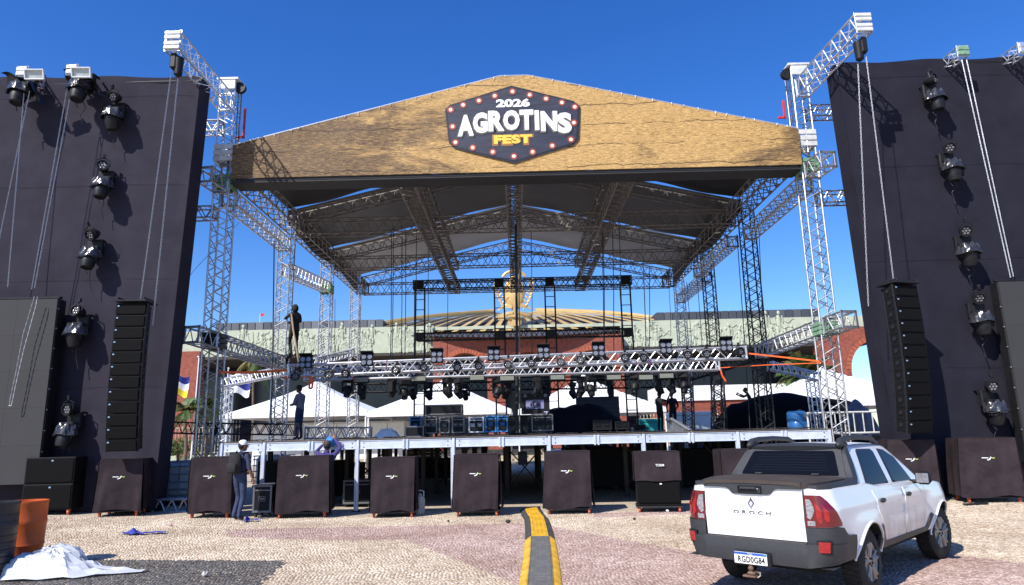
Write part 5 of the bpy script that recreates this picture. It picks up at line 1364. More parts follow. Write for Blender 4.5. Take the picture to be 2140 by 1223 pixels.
# ------------------------------------------------------------------ subwoofers
M_logo_w = mat('cover_logo_white', (.75,.75,.72), .7, 0, 0); M_logo_g = mat('cover_logo_green', (.42,.55,.12), .7, 0, 0)
def casters(t, w, d, m=None):
    for sx in (-1,1):
        for sy in (-1,1):
            b = MB(); b.lathe([(.02,-.022),(.052,-.022),(.056,0),(.052,.022),(.02,.022)], (sx*(w/2-.07), sy*(d/2-.08)+d/2, .056), 12, RY(PI/2))
            b.cbox((sx*(w/2-.07), sy*(d/2-.08)+d/2, .105), (.07,.09,.03), .006); c = b.build('caster', m or M_wheel, t, smooth=40)
def sub_cover(loc, rz, w, h, d, label, seed, drape=1.0, half=False):
    r = np.random.default_rng(seed); t = thing('covered_subwoofer', label, 'subwoofer', loc, rz, None)
    casters(t, w, d)
    b = MB(); b.cbox((0,d/2,.13+(h-.13)/2), (w-.05,d-.04,h-.15), .02); b.build('speaker_box', M_cab_side, t)
    b = MB(); b.cbox((0,d/2,.125), (w,d,.03), .006); b.build('dolly', M_rub, t)
    p = r.uniform(0,6,8); zlo = .14 if not half else h*.52
    def fc(u, v):
        # front cloth with hanging folds that open downwards
        x = (u-.5)*w; k = (1-v)
        edge = .03*k*drape*math.sin(PI*u*2+p[6])
        e_ = .25+1.1*abs(2*u-1)**2.5; f = -.015-.034*k*drape*e_*(.5+.5*math.sin(u*9+p[0]+1.6*math.sin(2*k+p[1])))-.010*k*e_*math.sin(u*27+p[2]+2*k)-.012*math.sin(3*u+p[7]+4*k)*k-.03*math.sin(PI*u)*k
        return (x*(1+.035*k*drape)+edge+.02*k*math.sin(u*9+p[3]), f, zlo+(h-zlo)*v+ (.03*math.sin(u*6+p[4])*k if not half else .012*math.sin(u*9)*k) )
    b = MB(); b.grid(fc, 60, 26)
    b.grid(lambda u, v: ((u-.5)*w, -.015+(d+.015)*v, h+.006-.012*math.sin(PI*u)*math.sin(PI*v)), 12, 8)
    for s_ in (-1,1):
        b.grid(lambda u, v: (s_*(w/2*(1+.035*(1-v)*drape)+.012+.025*(1-v)*drape*(.5+.5*math.sin(u*13+p[5]))), -.02+d*u*1.0, zlo+(h-zlo)*v), 24, 14)
    b.build('cloth_cover', M_cover, t, smooth=60)
    if not half:
        zl = h*.68; yl = min(fc(.5+q/ w, (zl-zlo)/(h-zlo))[1] for q in (-.1,0,.1))-.006
        b = MB(); b.prism([(-.16,zl+.01),(-.15,zl+.028),(-.02,zl+.024),(-.03,zl+.006)], yl-.003, yl, lambda u, v, d_: (u, d_, v)); b.build('print_bar', M_logo_w, t)
        b = MB(); pts = [(-.05,zl-.03),(-.01,zl-.02),(.015,zl+.005),(.03,zl+.035)]
        for a_, c_ in zip(pts[:-1], pts[1:]): b.prism([(a_[0]-.008,a_[1]+.008),(a_[0]+.008,a_[1]-.010),(c_[0]+.010,c_[1]-.008),(c_[0]-.010,c_[1]+.008)], yl-.004, yl, lambda u, v, d_: (u, d_, v))
        b.build('print_swoosh', M_logo_w, t)
        b = MB(); b.prism([(.035,zl+.022),(.06,zl+.026),(.085,zl+.012),(.10,zl+.026),(.11,zl+.016),(.08,zl-.004),(.05,zl+.010)], yl-.003, yl, lambda u, v, d_: (u, d_, v)); b.build('print_mark', M_logo_g, t)
    else:
        zl = h*.78; b = MB(); vs, fs = text_fit('torm', .19, .055, lambda u, v, d_: (u+.06, -.075-.003*d_, zl+v)); b.add(vs, fs); b.build('print_word', M_logo_w, t)
        b = MB(); b.cbox((0,-.012,h*.33), (w-.10,.02,h*.34), .01); b.build('grille', M_grille, t)
        b = MB(); b.cbox((.06,-.026,h*.47), (.05,.01,.03), .004); b.build('badge', M_logo_w, t)
    return t
def at(px, py, Y):
    p = P(px, py, Y); return p
SUBS = [(435,1082,16.15,85,'just left of the man with the backpack'),(630,1083,16.2,108,'in front of the man in the violet sweatshirt'),(820,1082,16.25,97,'between the flight case and the white gas bottle'),(997,1080,16.15,97,'left of the yellow and black cable ramp'),(1190,1074,16.2,97,'right of the yellow and black cable ramp')]
for i, (px, py, Y, wpx, lb) in enumerate(SUBS):
    x = P(px, py, Y).x; sub_cover((x, Y, gz(x, Y)), rad([4,9,3,-1,-4][i]), [.92,1.14,1.00,1.02,1.04][i], [1.35,1.37,1.34,1.37,1.39][i], .85, f'cloth covered subwoofer stack, {lb}', 30+i, [1.0,1.8,.8,1.3,1.6][i])
x = P(1378,1070,16.2).x; sub_cover((x, 16.15, 0), rad(-8), 1.04, 1.34, .85, 'subwoofer stack half covered with a short black cover, grille showing below', 40, .3, True)
x = P(242,1075,16.4).x; sub_cover((x, 16.45, gz(x)), rad(14), .92, 1.30, .85, 'subwoofer stack under a draped dark cover below the left line array', 41, 1.9)
x = P(1985,1042,16.2).x; sub_cover((x-.55, 16.5, gz(x)), rad(-14), 1.0, 1.42, .85, 'covered subwoofer stack behind the mirror of the pickup', 42, 1.2)
x = P(2070,1045,16.2).x; sub_cover((x-.05, 15.95, gz(x)), rad(-14), 1.14, 1.42, .85, 'covered subwoofer stack with a wide fold, rightmost of the row', 43, 1.8)
x = P(1555,1000,16.6).x; sub_cover((x, 16.5, 0), rad(-4), 1.05, 1.34, .85, 'covered subwoofer stack hidden behind the pickup cab', 44, .4)
# two bare cabinets stacked on the left
x = P(88,1075,16.6).x; z0 = gz(x)
for k in range(2):
    t = thing('subwoofer', ['bare black subwoofer cabinet standing on casters beside the orange barrel','bare black subwoofer cabinet stacked on top of another at the far left'][k], 'subwoofer', (x, 16.7, z0+(.0 if k == 0 else .72)), rad(6))
    zb_ = .12 if k == 0 else 0; hh = .60 if k == 0 else .62
    b = MB(); b.cbox((0,.4,zb_+hh/2), (1.12,.8,hh-.01), .015); b.build('cabinet', M_cab_side, t)
    b = MB(); b.cbox((0,-.008,zb_+hh/2), (1.06,.02,hh-.07), .01); b.build('grille', M_grille, t)
    b = MB(); b.cbox((.05,-.022,zb_+hh*.86), (.05,.012,.035), .004); b.build('badge', M_badge_s, t)
    if k == 0: casters(t, 1.1, .8)

# ------------------------------------------------------------------ flight cases and things on / under the stage
M_case = mat('case_laminate', (.008,.009,.012), .55, 0, .2, 12, spec=.2)
M_edge = mat('case_aluminium_edge', (.16,.165,.18), .45, .5, .15, 9)
M_edgeb = mat('case_bright_edge', (.50,.53,.62), .4, .4, .1, 9)
M_blue = mat('case_blue_edge', (.03,.19,.50), .5, .1, .1, 9)
def case(loc, w, d, h, label, rz=0, edge=None, cw=True, latches=1, lid=True, group=None, body=None):
    edge = edge or M_edge; t = thing('flight_case', label, 'flight case', loc, rz, group); z0 = .11 if cw else 0
    b = MB(); b.cbox((0,d/2,z0+h/2), (w-.02,d-.02,h-.02), .008); b.build('body', body or M_case, t)
    e = .05
    for sx in (-1,1):
        b = MB(); b.cbox((sx*(w/2-e/2),.012,z0+h/2), (e,.03,h), .008); b.build('edge', edge, t)
        b = MB(); b.cbox((sx*(w/2-e/2),d-.015,z0+h/2), (e,.03,h), .008); b.build('edge', edge, t)
    for z in (z0+e/2, z0+h-e/2):
        b = MB(); b.cbox((0,.010,z), (w-.06,.03,e), .008); b.cbox((0,d-.012,z), (w-.06,.03,e), .008)
        for sx in (-1,1): b.cbox((sx*(w/2-.012), d/2, z), (.03,d-.07,e), .008)
        b.build('edge', edge, t)
    if lid:
        b = MB(); b.cbox((0,.008,z0+h*.80), (w-.1,.022,.03), .005); b.build('lid_edge', edge, t)
    for k in range(latches):
        x = (k-(latches-1)/2)*w*.46; b = MB()
        for c, s_ in (((x,-.002,z0+h*.5+.05),(.15,.02,.014)),((x,-.002,z0+h*.5-.05),(.15,.02,.014)),((x-.07,-.002,z0+h*.5),(.014,.02,.10)),((x+.07,-.002,z0+h*.5),(.014,.02,.10))): b.cbox(c, s_, .003)
        b.cbox((x,.003,z0+h*.5), (.10,.02,.05), .006); b.build('handle', edge, t)
    if cw: casters(t, w, d, M_rub)
    return t
x = P(546,1080,16.3).x; case((x, 16.3, gz(x)), .44, .6, .62, 'black flight case with silver edges standing on the ground beside the man with the backpack', rad(3))
x = P(742,1055,18.4).x; case((x, 18.6, 0), .75, .6, .62, 'black flight case under the stage left of the silver post', 0)
DY = 23.6
def dc(px0, px1, ytop, label, edge, lat, Y=DY, h=None, lidd=True, cw=True, ybot=905):
    a, c = P(px0, ybot, Y), P(px1, ybot, Y); ht = P(px0, ytop, Y).z-DK-(.11 if cw else 0)
    return case(((a.x+c.x)/2, Y, DK), c.x-a.x, .6, h or ht, label, 0, edge, cw, lat, lidd, 'flight cases lined up on the stage deck')
dc(887, 914, 870, 'grey edged rolling case, first of the upright row below the long case', M_edge, 2)
dc(917, 940, 872, 'narrow grey edged rolling case, second of the upright row', M_edge, 1)
dc(944, 971, 870, 'grey edged rolling case, third of the upright row with two handles', M_edge, 2)
dc(979, 1012, 872, 'bright silver edged rolling case left of the two blue edged ones', M_edgeb, 2)
dc(1014, 1038, 869, 'blue edged rolling case, left one of two', M_blue, 1)
dc(1039, 1062, 869, 'blue edged rolling case, right one of two', M_blue, 1)
dc(1111, 1157, 866, 'silver edged black case carrying the monitor', M_edge, 0)
dc(1064, 1110, 868, 'plain black case between the blue cases and the monitor', M_case, 0, cw=False)
dc(846, 886, 891, 'low black case at the left end of the case row', M_edge, 0, 23.2, None, False, False)
dc(856, 880, 871, 'blue topped case behind the low black case', M_blue, 1, 24.6)
p0, p1 = P(888,868,23.7), P(966,868,23.7)
case(((p0.x+p1.x)/2, 23.7, P(900,868,23.7).z), p1.x-p0.x, .6, P(900,847,23.7).z-P(900,869,23.7).z, 'long black case with grey edges lying on top of the upright cases', 0, M_edge, False, 0, False)
for (a, c, yt, Y, lb) in ((1240,1280,878,24.5,'dark case with double latches in front of the draped mound'),(1286,1316,880,24.5,'small dark case at the right end of the draped mound'),(1330,1350,888,26,'small teal dark box near the deck edge right of the mound')): dc(a, c, yt, lb, M_blkm, 2, Y)
# monitor with a printed round emblem
p0, p1 = P(1090,866,23.9), P(1148,822,23.9)
t = thing('monitor', 'black framed screen showing a pale card with a round headphone emblem', 'monitor', ((p0.x+p1.x)/2, 23.9, p0.z)); w_, h_ = p1.x-p0.x, p1.z-p0.z
b = MB(); b.cbox((0,.08,h_/2), (w_,.16,h_), .015); b.build('housing', M_blk, t)
b = MB(); b.cbox((-.02,-.008,h_*.47), (w_*.64,.02,h_*.44), .003); b.build('display_card', mat('lavender_card', (.22,.22,.42), .5, 0, .05), t)
b = MB(); cz_ = h_*.47
def ringp(r0, r1, a0, a1, n=20):
    for k in range(n):
        q0, q1 = a0+(a1-a0)*k/n, a0+(a1-a0)*(k+1)/n
        b.prism([(r0*math.cos(q0),r0*math.sin(q0)),(r1*math.cos(q0),r1*math.sin(q0)),(r1*math.cos(q1),r1*math.sin(q1)),(r0*math.cos(q1),r0*math.sin(q1))], -.026, -.019, lambda u, v, d: (u-.02, d, v+cz_))
ringp(.10,.13,0,2*PI); ringp(0,.085,0,2*PI)
for s_ in (-1,1): b.cbox((s_*.135-.02,-.023,cz_-.02), (.05,.008,.11), .003)
b.build('emblem', M_bedge, t)
b = MB(); b.prism([(-.05,.04),(.05,.04),(0,-.05)], -.031, -.027, lambda u, v, d: (u-.02, d, v+cz_)); b.build('emblem_face', mat('lavender_print', (.22,.22,.42), .5), t)
for s_ in (-1,1):
    b = MB(); b.lathe([(0,-.02),(.05,-.015),(.06,0)], (s_*w_*.36, -.003, h_*.9), 12, RX(PI/2)); b.build('corner_knob', M_edge, t, smooth=40)
b = MB(); b.cbox((w_*.36,-.01,h_*.09), (.14,.012,.03), .003); b.cbox((w_*.38,-.01,h_*.05), (.04,.012,.06), .003); b.build('logo_plate', mat('pale_blue_print', (.45,.5,.75), .5), t)
# draped mounds
M_drape = mat('navy_black_drape', (.008,.008,.014), .85, 0, .2, 3, .3, 8, spec=.15)
M_drapeb = mat('black_drape', (.006,.006,.007), .9, 0, .2, 3, .3, 8, spec=.1)
def mound(x0, x1, y0, y1, z0, prof, label, m, seed=0):
    r = np.random.default_rng(seed); ph = r.uniform(0,6,5)
    us = [q[0] for q in prof]; hs = [q[1] for q in prof]
    def f(u, v):
        h = float(np.interp(u, us, hs)); k = math.sin(PI*min(max(v,0),1))**.35
        return (x0+(x1-x0)*u, y0+(y1-y0)*v+.08*math.sin(u*19+ph[0])*(1-k), z0+h*k*(1+.03*math.sin(u*13+ph[1]))+.02*math.sin(u*31+v*9))
    b = MB(); b.grid(f, 48, 20); o = b.build('draped_equipment', m, None, ((x0+x1)/2, y0, z0), smooth=60); return tag(o, label, 'draped equipment')
a, c = P(1150,905,25).x, P(1318,905,25).x
hh = lambda y, Y: P(1200, y, Y).z-DK
mound(a, c, 25, 27.5, DK, [(0,hh(850,25)),(.12,hh(851,25)),(.25,hh(848,25)),(.36,hh(841,25)),(.5,hh(839,25)),(.68,hh(846,25)),(.8,hh(860,25)),(.92,hh(872,25)),(1,.02)], 'low mound of equipment under a navy black drape right of the monitor', M_drape, 1)
a, c = P(1515,890,29).x, P(1850,890,29).x
h2 = lambda y: P(1700, y, 29).z-DK+.02
mound(a, c, 29, 33, DK-1.7, [(0,h2(905)+1.7),(.06,h2(870)+1.7),(.14,h2(836)+1.7),(.3,h2(822)+1.7),(.62,h2(819)+1.7),(.8,h2(828)+1.7),(.93,h2(842)+1.7),(1,h2(870)+1.7)], 'high mound of equipment under a black drape behind the right front tower', M_drapeb, 2)
a, c = P(1775,905,27).x, P(1832,905,27).x
mound(a, c, 26.6, 28, P(1800,905,27).z-.1, [(0,.5),(.2,1.1),(.5,1.35),(.8,1.1),(1,.4)], 'grey blue bundled tarpaulin on the right of the black drape', mat('grey_blue_tarp', (.13,.14,.19), .7, 0, .25, 2, .8, 6), 3)
p0, p1 = P(1208,870,27.5), P(1296,827,27.5)
t = thing('slatted_cabinet', 'dark blue grey cabinet with horizontal slats behind the navy draped mound', 'cabinet', ((p0.x+p1.x)/2, 27.8, DK)); w_, h_ = p1.x-p0.x, p1.z-DK
b = MB(); b.cbox((0,.3,h_/2), (w_,.5,h_), .01); b.build('body', mat('slate_blue_case', (.035,.045,.065), .6, 0, .1), t)
for k in range(6):
    b = MB(); b.cbox((0,.04,h_-.08-k*.16), (w_-.06,.03,.12), .01); b.build('slat', MATS['slate_blue_case'], t)
# grey stair tray leaning on the deck edge at the right
A, B_ = P(1398,876,22), P(1442,903,21)
t = thing('ramp_tray', 'grey aluminium tray with ribs lying slanted on the deck before the two men', 'ramp', A); d = B_-A
for s_ in (-1,1):
    b = MB(); b.tube(Vector((0,s_*.35,0)), d+Vector((0,s_*.35,0)), .05, None, 6); b.build('rail', M_alu, t)
for k in range(9): b = MB(); b.cbox(d*(k+.5)/9, (.09,.66,.03), .008); b.build('rung', M_alu, t)
b = MB(); b.add([Vector((0,-.36,-.02)), d+Vector((0,-.36,-.02)), d+Vector((0,-.36,-.34)), Vector((0,-.36,-.34))], [(0,1,2,3)]); b.add([Vector((0,.36,-.02)), d+Vector((0,.36,-.02)), d+Vector((0,.36,-.34)), Vector((0,.36,-.34))], [(0,1,2,3)]); b.build('side_plate', M_alu, t)
# teal and white boxes beyond
for i, (px, py, w_, h_, c_, lb) in enumerate(((1362,893,1.3,.9,(.05,.45,.38),'teal plastic box beyond the two men on the stage'),(1445,880,2.4,1.0,(.75,.75,.75),'white ice chest with teal base beyond the stage, right of the two men'),(1340,903,.8,.5,(.02,.12,.13),'dark teal crate near the yellow vested worker'))):
    p = P(px, py, 38); t = thing('plastic_box', lb, 'box', (p.x, 38, 0)); z_ = p.z-h_/2
    b = MB(); b.cbox((0,.4,z_+h_*.4), (w_,.8,h_*.8), .05); b.build('tub', mat('box_%d' % i, c_, .5), t); b = MB(); b.cbox((0,.4,z_+h_*.9), (w_+.06,.86,h_*.2), .04); b.build('lid', M_white if i == 1 else MATS['box_%d' % i], t)
    b = MB(); b.cbox((0,.4,z_/2), (w_*.9,.7,max(.1,z_)), .02); b.build('trestle', M_leg, t)
# ibc tanks
M_ibc = mat('translucent_tank', (.45,.47,.45), .4, 0, .15, 2)
def ibc(x, y, label, rz=0):
    t = thing('ibc_tank', label, 'tank', (x, y, gz(x, y)), rz)
    b = MB(); b.cbox((0,0,.66), (.98,1.1,.92), .09); b.build('tank', M_ibc, t); b = MB(); b.lathe([(.13,0),(.13,.05),(0,.06)], (0,0,1.12), 12); b.build('cap', M_ibc, t)
    for z in (.22,.42,.62,.82,1.02,1.14):
        b = MB(); q = .54; q2 = .6; b.path([(-q,-q2,z),(q,-q2,z),(q,q2,z),(-q,q2,z),(-q,-q2,z)], .018, 5); b.build('cage_bar', M_alu, t)
    for x_ in (-.5,-.25,0,.25,.5):
        b = MB(); b.tube((x_,-.6,.18), (x_,-.6,1.15), .015, None, 5); b.tube((x_,.6,.18), (x_,.6,1.15), .015, None, 5); b.build('cage_bar', M_alu, t)
    b = MB(); b.cbox((0,0,.12), (1.1,1.2,.06), .01)
    for q in (-.45,0,.45): b.cbox((q,0,.045), (.12,1.2,.09), .01)
    b.build('pallet', M_leg, t)
ibc(P(372,960,19).x, 19.6, 'caged white liquid tank between the left wall and the stage', .1)
ibc(P(553,960,24).x, 25, 'caged white liquid tank far under the stage at the left', .0)
ibc(P(1800,925,23).x, 22.5, 'caged white liquid tank behind the right front tower', -.1); 
ibc(P(1832,925,22).x+.2, 24.2, 'second caged white liquid tank beside the right wall', .05)
t = thing('water_drum', 'shiny blue plastic drum on the stage edge near the right front tower', 'drum', (P(1668,903,22).x, 22, DK)); b = MB(); b.lathe([(.24,0),(.29,.04),(.30,.25),(.285,.27),(.30,.29),(.29,.55),(.22,.6),(0,.6)], (0,0,-.05), 18); b.build('drum_body', mat('blue_drum', (.02,.10,.28), .3, 0, .1, coat=.4), t, smooth=40)
b = MB(); b.lathe([(.06,.55),(.06,.6),(0,.61)], (.12,0,0), 10); b.build('bung', M_blk, t)
t = thing('crowd_barrier', 'white metal crowd barrier behind the right front tower', 'barrier', (P(1690,905,24).x, 24, 1.1))
bx0, bx1 = 0, P(1845,890,24).x-P(1690,905,24).x
for z in (1.2, .5): b = MB(); b.tube((0,0,z), (bx1,0,z), .035, None, 6); b.build('rail', M_plate, t)
for k in range(9): b = MB(); b.tube((bx1*k/8,0,.5), (bx1*k/8,0,1.2), .02, None, 5); b.build('bar', M_plate, t)
for q in (0.02, bx1-.02): b = MB(); b.tube((q,0,-1.1), (q,0,1.2), .035, None, 6); b.build('leg', M_plate, t)
# white bundled sheet, gas bottle, boards and car beneath the stage
b = MB(); b.grid(lambda u, v: (P(806,905,23).x-.42+.85*u, 23+.5*v, DK+.01+.30*math.sin(PI*u)**.6*math.sin(PI*v)**.6*(1+.2*math.sin(u*17)*math.sin(v*11))), 20, 12); o = b.build('bundled_sheet', M_white, None, (P(806,905,23).x,23,DK), smooth=40); tag(o, 'crumpled white sheet lying on the deck left of the cases', 'sheet')
p = P(877,1062,16.9); t = thing('gas_bottle', 'dented white gas bottle on the ground behind the covered subwoofer', 'gas bottle', (p.x, 16.95, 0)); b = MB(); b.lathe([(.10,0),(.12,.02),(.12,.33),(.10,.40),(.04,.44),(.035,.47),(0,.47)], (0,0,0), 16); b.build('bottle_body', mat('dirty_white', (.5,.48,.42), .6, 0, .2), t, smooth=40); b = MB(); b.path([(.09,0,.40),(.09,0,.52),(0,0,.55),(-.09,0,.52),(-.09,0,.40)], .014, 5); b.build('handle', M_plate, t)
t = thing('slatted_crate', 'brown slatted wooden crate under the stage beyond the deck', 'crate', (P(888,985,34).x, 34, 0))
for k in range(9): b = MB(); b.cbox((0,0,.12+k*.17), (1.5,1.0,.13), .01); b.build('slat', mat('old_wood', (.10,.07,.04), .85, 0, .3, 4, stretch=(1,1,6)), t)
for s_ in (-1,1): b = MB(); b.cbox((s_*.74,-.51,.8), (.09,.05,1.6), .01); b.build('corner_batten', MATS['old_wood'], t)
def parked_car(x, y, rz, label):
    t = thing('parked_car', label, 'car', (x, y, 0), rz); m = mat('parked_car_white', (.6,.62,.66), .25, 0, .03, coat=.6)
    st = [(-2.1,.35,.75,.62),(-1.95,.3,.92,.78),(-1.2,.25,.98,.84),(0,.25,1.0,.86),(1.2,.25,1.0,.86),(1.8,.28,.95,.82),(2.1,.35,.8,.7)]
    def body(u, v):
        i = u*(len(st)-1); k = min(int(i), len(st)-2); f = i-k; a, c = st[k], st[k+1]; q = [a[j]+(c[j]-a[j])*f for j in range(4)]
        ang = PI*(1.25-1.5*v); return (q[0], q[3]*max(-1,min(1,1.25*math.cos(ang))), q[1]+(q[2]-q[1])*(.5+.5*max(-1,min(1,1.3*math.sin(ang)))))
    b = MB(); b.grid(body, 24, 24); b.build('body', m, t, smooth=50)
    pr = [(-1.3,.97),(-.7,1.42),(.7,1.45),(1.7,.98)]
    b = MB(); b.prism(pr, -.66, .66, lambda u, v, d: (u, d*(1-.25*(v-.97)), v)); b.build('cabin', M_dark, t)
    b = MB(); b.cbox((0,0,1.45), (1.35,1.15,.05), .02); b.build('roof', m, t)
    for sx in (-1.3,1.35):
        for sy in (-.78,.78): b = MB(); b.lathe([(.1,-.1),(.3,-.1),(.32,-.06),(.32,.06),(.3,.1),(.1,.1)], (sx,sy,.32), 16, RX(PI/2)); b.build('wheel', M_rub, t, smooth=40)
    for sy in (-.55,.55): b = MB(); b.ell((-2.02,sy,.66), (.06,.2,.08)); b.build('headlight', M_lens, t, smooth=60)
parked_car(P(1225,950,38).x, 38.5, rad(-8), 'white car parked behind the stage, seen under the deck')
# dark boxes under the deck
for i, (px, Y, w_, h_, d_) in enumerate(((640,22,2.2,1.0,1.5),(700,26,1.8,.8,1),(1010,25,1.6,.75,1),(1270,22.5,2.6,1.2,1.4),(1300,27,2,1.0,1),(1500,23,2.4,1.1,1.2),(1610,24,2.4,1.0,1.2),(900,29,2.2,.8,1.2),(585,20,1.3,1.1,1))):
    x = P(px, 1000, Y).x; case((x, Y, 0), w_, d_, h_, 'large black trunk stored in the dark under the stage deck', 0, M_blk, True, 0, True, 'black trunks stored under the stage')
# power box behind centre
t = thing('control_box', 'small black control box hanging from the cable under the deck centre', 'control box', (P(1092,945,18).x, 18.2, 1.2)); b = MB(); b.cbox((0,0,0), (.24,.16,.34), .02); b.build('box', M_blk, t); b = MB(); b.tube((0,0,.17), (0,0,.5), .012, None, 5); b.build('wire', M_cable, t)
# shallow dark cable tray on the ground before the stage edge
b = MB(); b.cbox((0,0,.03), (1.3,.3,.05), .01, RZ(.05)); o = b.build('metal_plate', M_alu, None, (P(1080,1062,17).x, 17, 0)); tag(o, 'loose grey metal plate on the ground behind the end of the cable ramp', 'metal plate')
# orange end of a banner pole at the far right
b = MB(); b.cbox((0,0,0), (.05,.04,1.2), .01, RY(rad(6))); o = b.build('orange_pole', M_orange, None, P(2134,900,15.6)); tag(o, 'orange pole at the far right edge in front of the black wall', 'pole')
# ------------------------------------------------------------------ pickup (local frame: x right, y forward from the tailgate, z up)
M_car = mat('white_car_paint', (.78,.79,.80), .28, 0, .025, 1.2, coat=.8)
M_trim = mat('grey_black_trim', (.028,.029,.033), .55, 0, .15, 20, .2, 120)
M_ton = mat('dusty_tonneau', (.032,.024,.020), .75, 0, .35, 2.5, .2, 30, col2=(.06,.043,.033))
M_tint = mat('tinted_window', (.005,.006,.010), .05, 0, 0, spec=.09)
M_tyre = mat('dusty_tyre', (.022,.02,.018), .85, 0, .3, 12, .4, 60)
M_rim = mat('dusty_alloy', (.33,.30,.26), .42, .45, .2, 10)
M_lred = mat('tail_light_red', (.12,.004,.007), .12, 0, .1, coat=.8)
M_lred2 = mat('tail_light_bright_red', (.30,.008,.010), .12, 0, .3, 30, coat=.8)
M_lclear = mat('tail_light_clear', (.28,.28,.30), .15, .2, .5, 40, coat=.8)
M_well = mat('wheel_well', (.008,.008,.008), .9, 0, .1)
M_chrome = mat('chrome_badge', (.55,.56,.60), .18, .9, .1)
M_rust = mat('rusty_steel', (.16,.10,.07), .7, .3, .4, 20)
M_plw = mat('plate_white', (.82,.82,.82), .4, 0, .04); M_plb = mat('plate_blue', (.02,.09,.42), .4, 0, 0); M_ink = mat('plate_black', (.01,.01,.01), .5, 0, 0)
def dirtmat():
    m = bpy.data.materials.new('dusty_door_paint'); m.use_nodes = True; t = m.node_tree; n = t.nodes; l = t.links; b = n['Principled BSDF']
    b.inputs['Roughness'].default_value = .3; b.inputs['Coat Weight'].default_value = .7
    tc = n.new('ShaderNodeTexCoord'); sp = n.new('ShaderNodeSeparateXYZ'); l.new(tc.outputs['Object'], sp.inputs[0])
    nz = n.new('ShaderNodeTexNoise'); nz.inputs['Scale'].default_value = 3.0; nz.inputs['Detail'].default_value = 7
    mp = n.new('ShaderNodeMapping'); mp.inputs['Scale'].default_value = (1,2.5,.9); l.new(tc.outputs['Object'], mp.inputs[0]); l.new(mp.outputs[0], nz.inputs['Vector'])
    h = n.new('ShaderNodeMapRange'); h.inputs[1].default_value = .98; h.inputs[2].default_value = .45; h.inputs[3].default_value = 0; h.inputs[4].default_value = 1.0; l.new(sp.outputs[2], h.inputs[0])
    mu = n.new('ShaderNodeMath'); mu.operation = 'MULTIPLY'; l.new(h.outputs[0], mu.inputs[0]); l.new(nz.outputs['Fac'], mu.inputs[1])
    mx = n.new('ShaderNodeMix'); mx.data_type = 'RGBA'; l.new(mu.outputs[0], mx.inputs[0]); mx.inputs[6].default_value = (.78,.79,.80,1); mx.inputs[7].default_value = (.36,.20,.11,1)
    l.new(mx.outputs[2], b.inputs['Base Color'])
    ro = n.new('ShaderNodeMath'); ro.operation = 'MULTIPLY_ADD'; l.new(mu.outputs[0], ro.inputs[0]); ro.inputs[1].default_value = .8; ro.inputs[2].default_value = .25; l.new(ro.outputs[0], b.inputs['Roughness'])
    return m
M_door = dirtmat()
TR = thing('pickup_truck', 'white double cab pickup with black tonneau cover and dusty doors on the mosaic paving', 'pickup truck', (2.504, 7.766, .010), -rad(44.5))
TR.scale = (.955, 1, 1)
def ip(x, xs_, ys_): return float(np.interp(x, xs_, ys_))
def plan(y):                                              # widest half-width along the length
    if y < .27: return .70+.185*math.sqrt(max(0, 1-((.27-y)/.22)**2)) if y > .05 else .70
    if y < 3.9: return .885
    t_ = min(1, (y-3.9)/.72); return .885-.34*t_**2.2
def side_x(y, z):
    k = ip(z, [.40,.50,.62,.75,.86,.965,1.02,1.10,1.20], [-.06,-.036,-.018,-.010,-.004,0,-.022,-.042,-.065])
    bul = .046*math.exp(-((y-1.04)/.46)**4)*math.exp(-((z-.66)/.19)**4)+.050*math.exp(-((y-3.87)/.50)**4)*math.exp(-((z-.70)/.21)**4)
    wst = -.014*math.exp(-((z-.80)/.07)**2)*math.exp(-((y-2.3)/.8)**4)
    return plan(y)+k+bul+wst
def ztop_(y): return ip(y, [.05,1.3,1.6,3.2,3.5,4.1,4.45,4.62], [1.155,1.145,1.10,1.07,1.06,.99,.88,.74])
def zbot_(y): return ip(y, [.05,.3,.6,.7,4.3,4.62], [.62,.60,.50,.43,.43,.46])
# body shell
ys = np.concatenate([[.05,.052,.057,.066,.08,.10,.125,.155,.19,.23,.27,.36,.47], np.arange(.58, 4.0, .055), [4.05,4.15,4.25,4.35,4.45,4.52,4.58,4.62]])
b = MB(); NZ = 19; ring = []
for y in ys:
    zb_, zt_ = zbot_(y), ztop_(y); row = []
    for j in range(NZ):
        z = zb_+(zt_-zb_)*j/(NZ-1); row.append((side_x(y, z), y, z))
    x1 = row[-1][0]
    row += [(x1-.025, y, zt_+.012), (x1*.7, y, zt_+.03), (x1*.35, y, zt_+.04)]
    full = row+[(0, y, zt_+.042)]+[(-p[0], p[1], p[2]) for p in row[::-1]]
    ring.append(full)
M_ = len(ring[0])
b.v = [p for r in ring for p in r]
for i in range(len(ring)-1):
    for j in range(M_): b.f.append((i*M_+j, i*M_+(j+1)%M_, (i+1)*M_+(j+1)%M_, (i+1)*M_+j))
b.f += [tuple(range(M_)), tuple(range((len(ring)-1)*M_, len(ring)*M_))[::-1]]; b.mi = [0]*len(b.f)
bod = bpy.data.objects.new('shell', b.mesh('body', M_car))
cut = MB()
for y in (1.04, 3.87): cut.lathe([(.405,-1.3),(.405,1.3)], (0, y, .36), 40, RY(PI/2))
cuto = bpy.data.objects.new('cutter', cut.mesh('cutter', M_well)); TMP.collection.objects.link(cuto)
md = bod.modifiers.new('cut', 'BOOLEAN'); md.object = cuto; md.operation = 'DIFFERENCE'; md.solver = 'EXACT'
me = eval_mesh(bod); TMP.collection.objects.unlink(cuto); bpy.data.objects.remove(cuto)
me.materials.clear(); me.materials.append(M_car); me.materials.append(M_well)
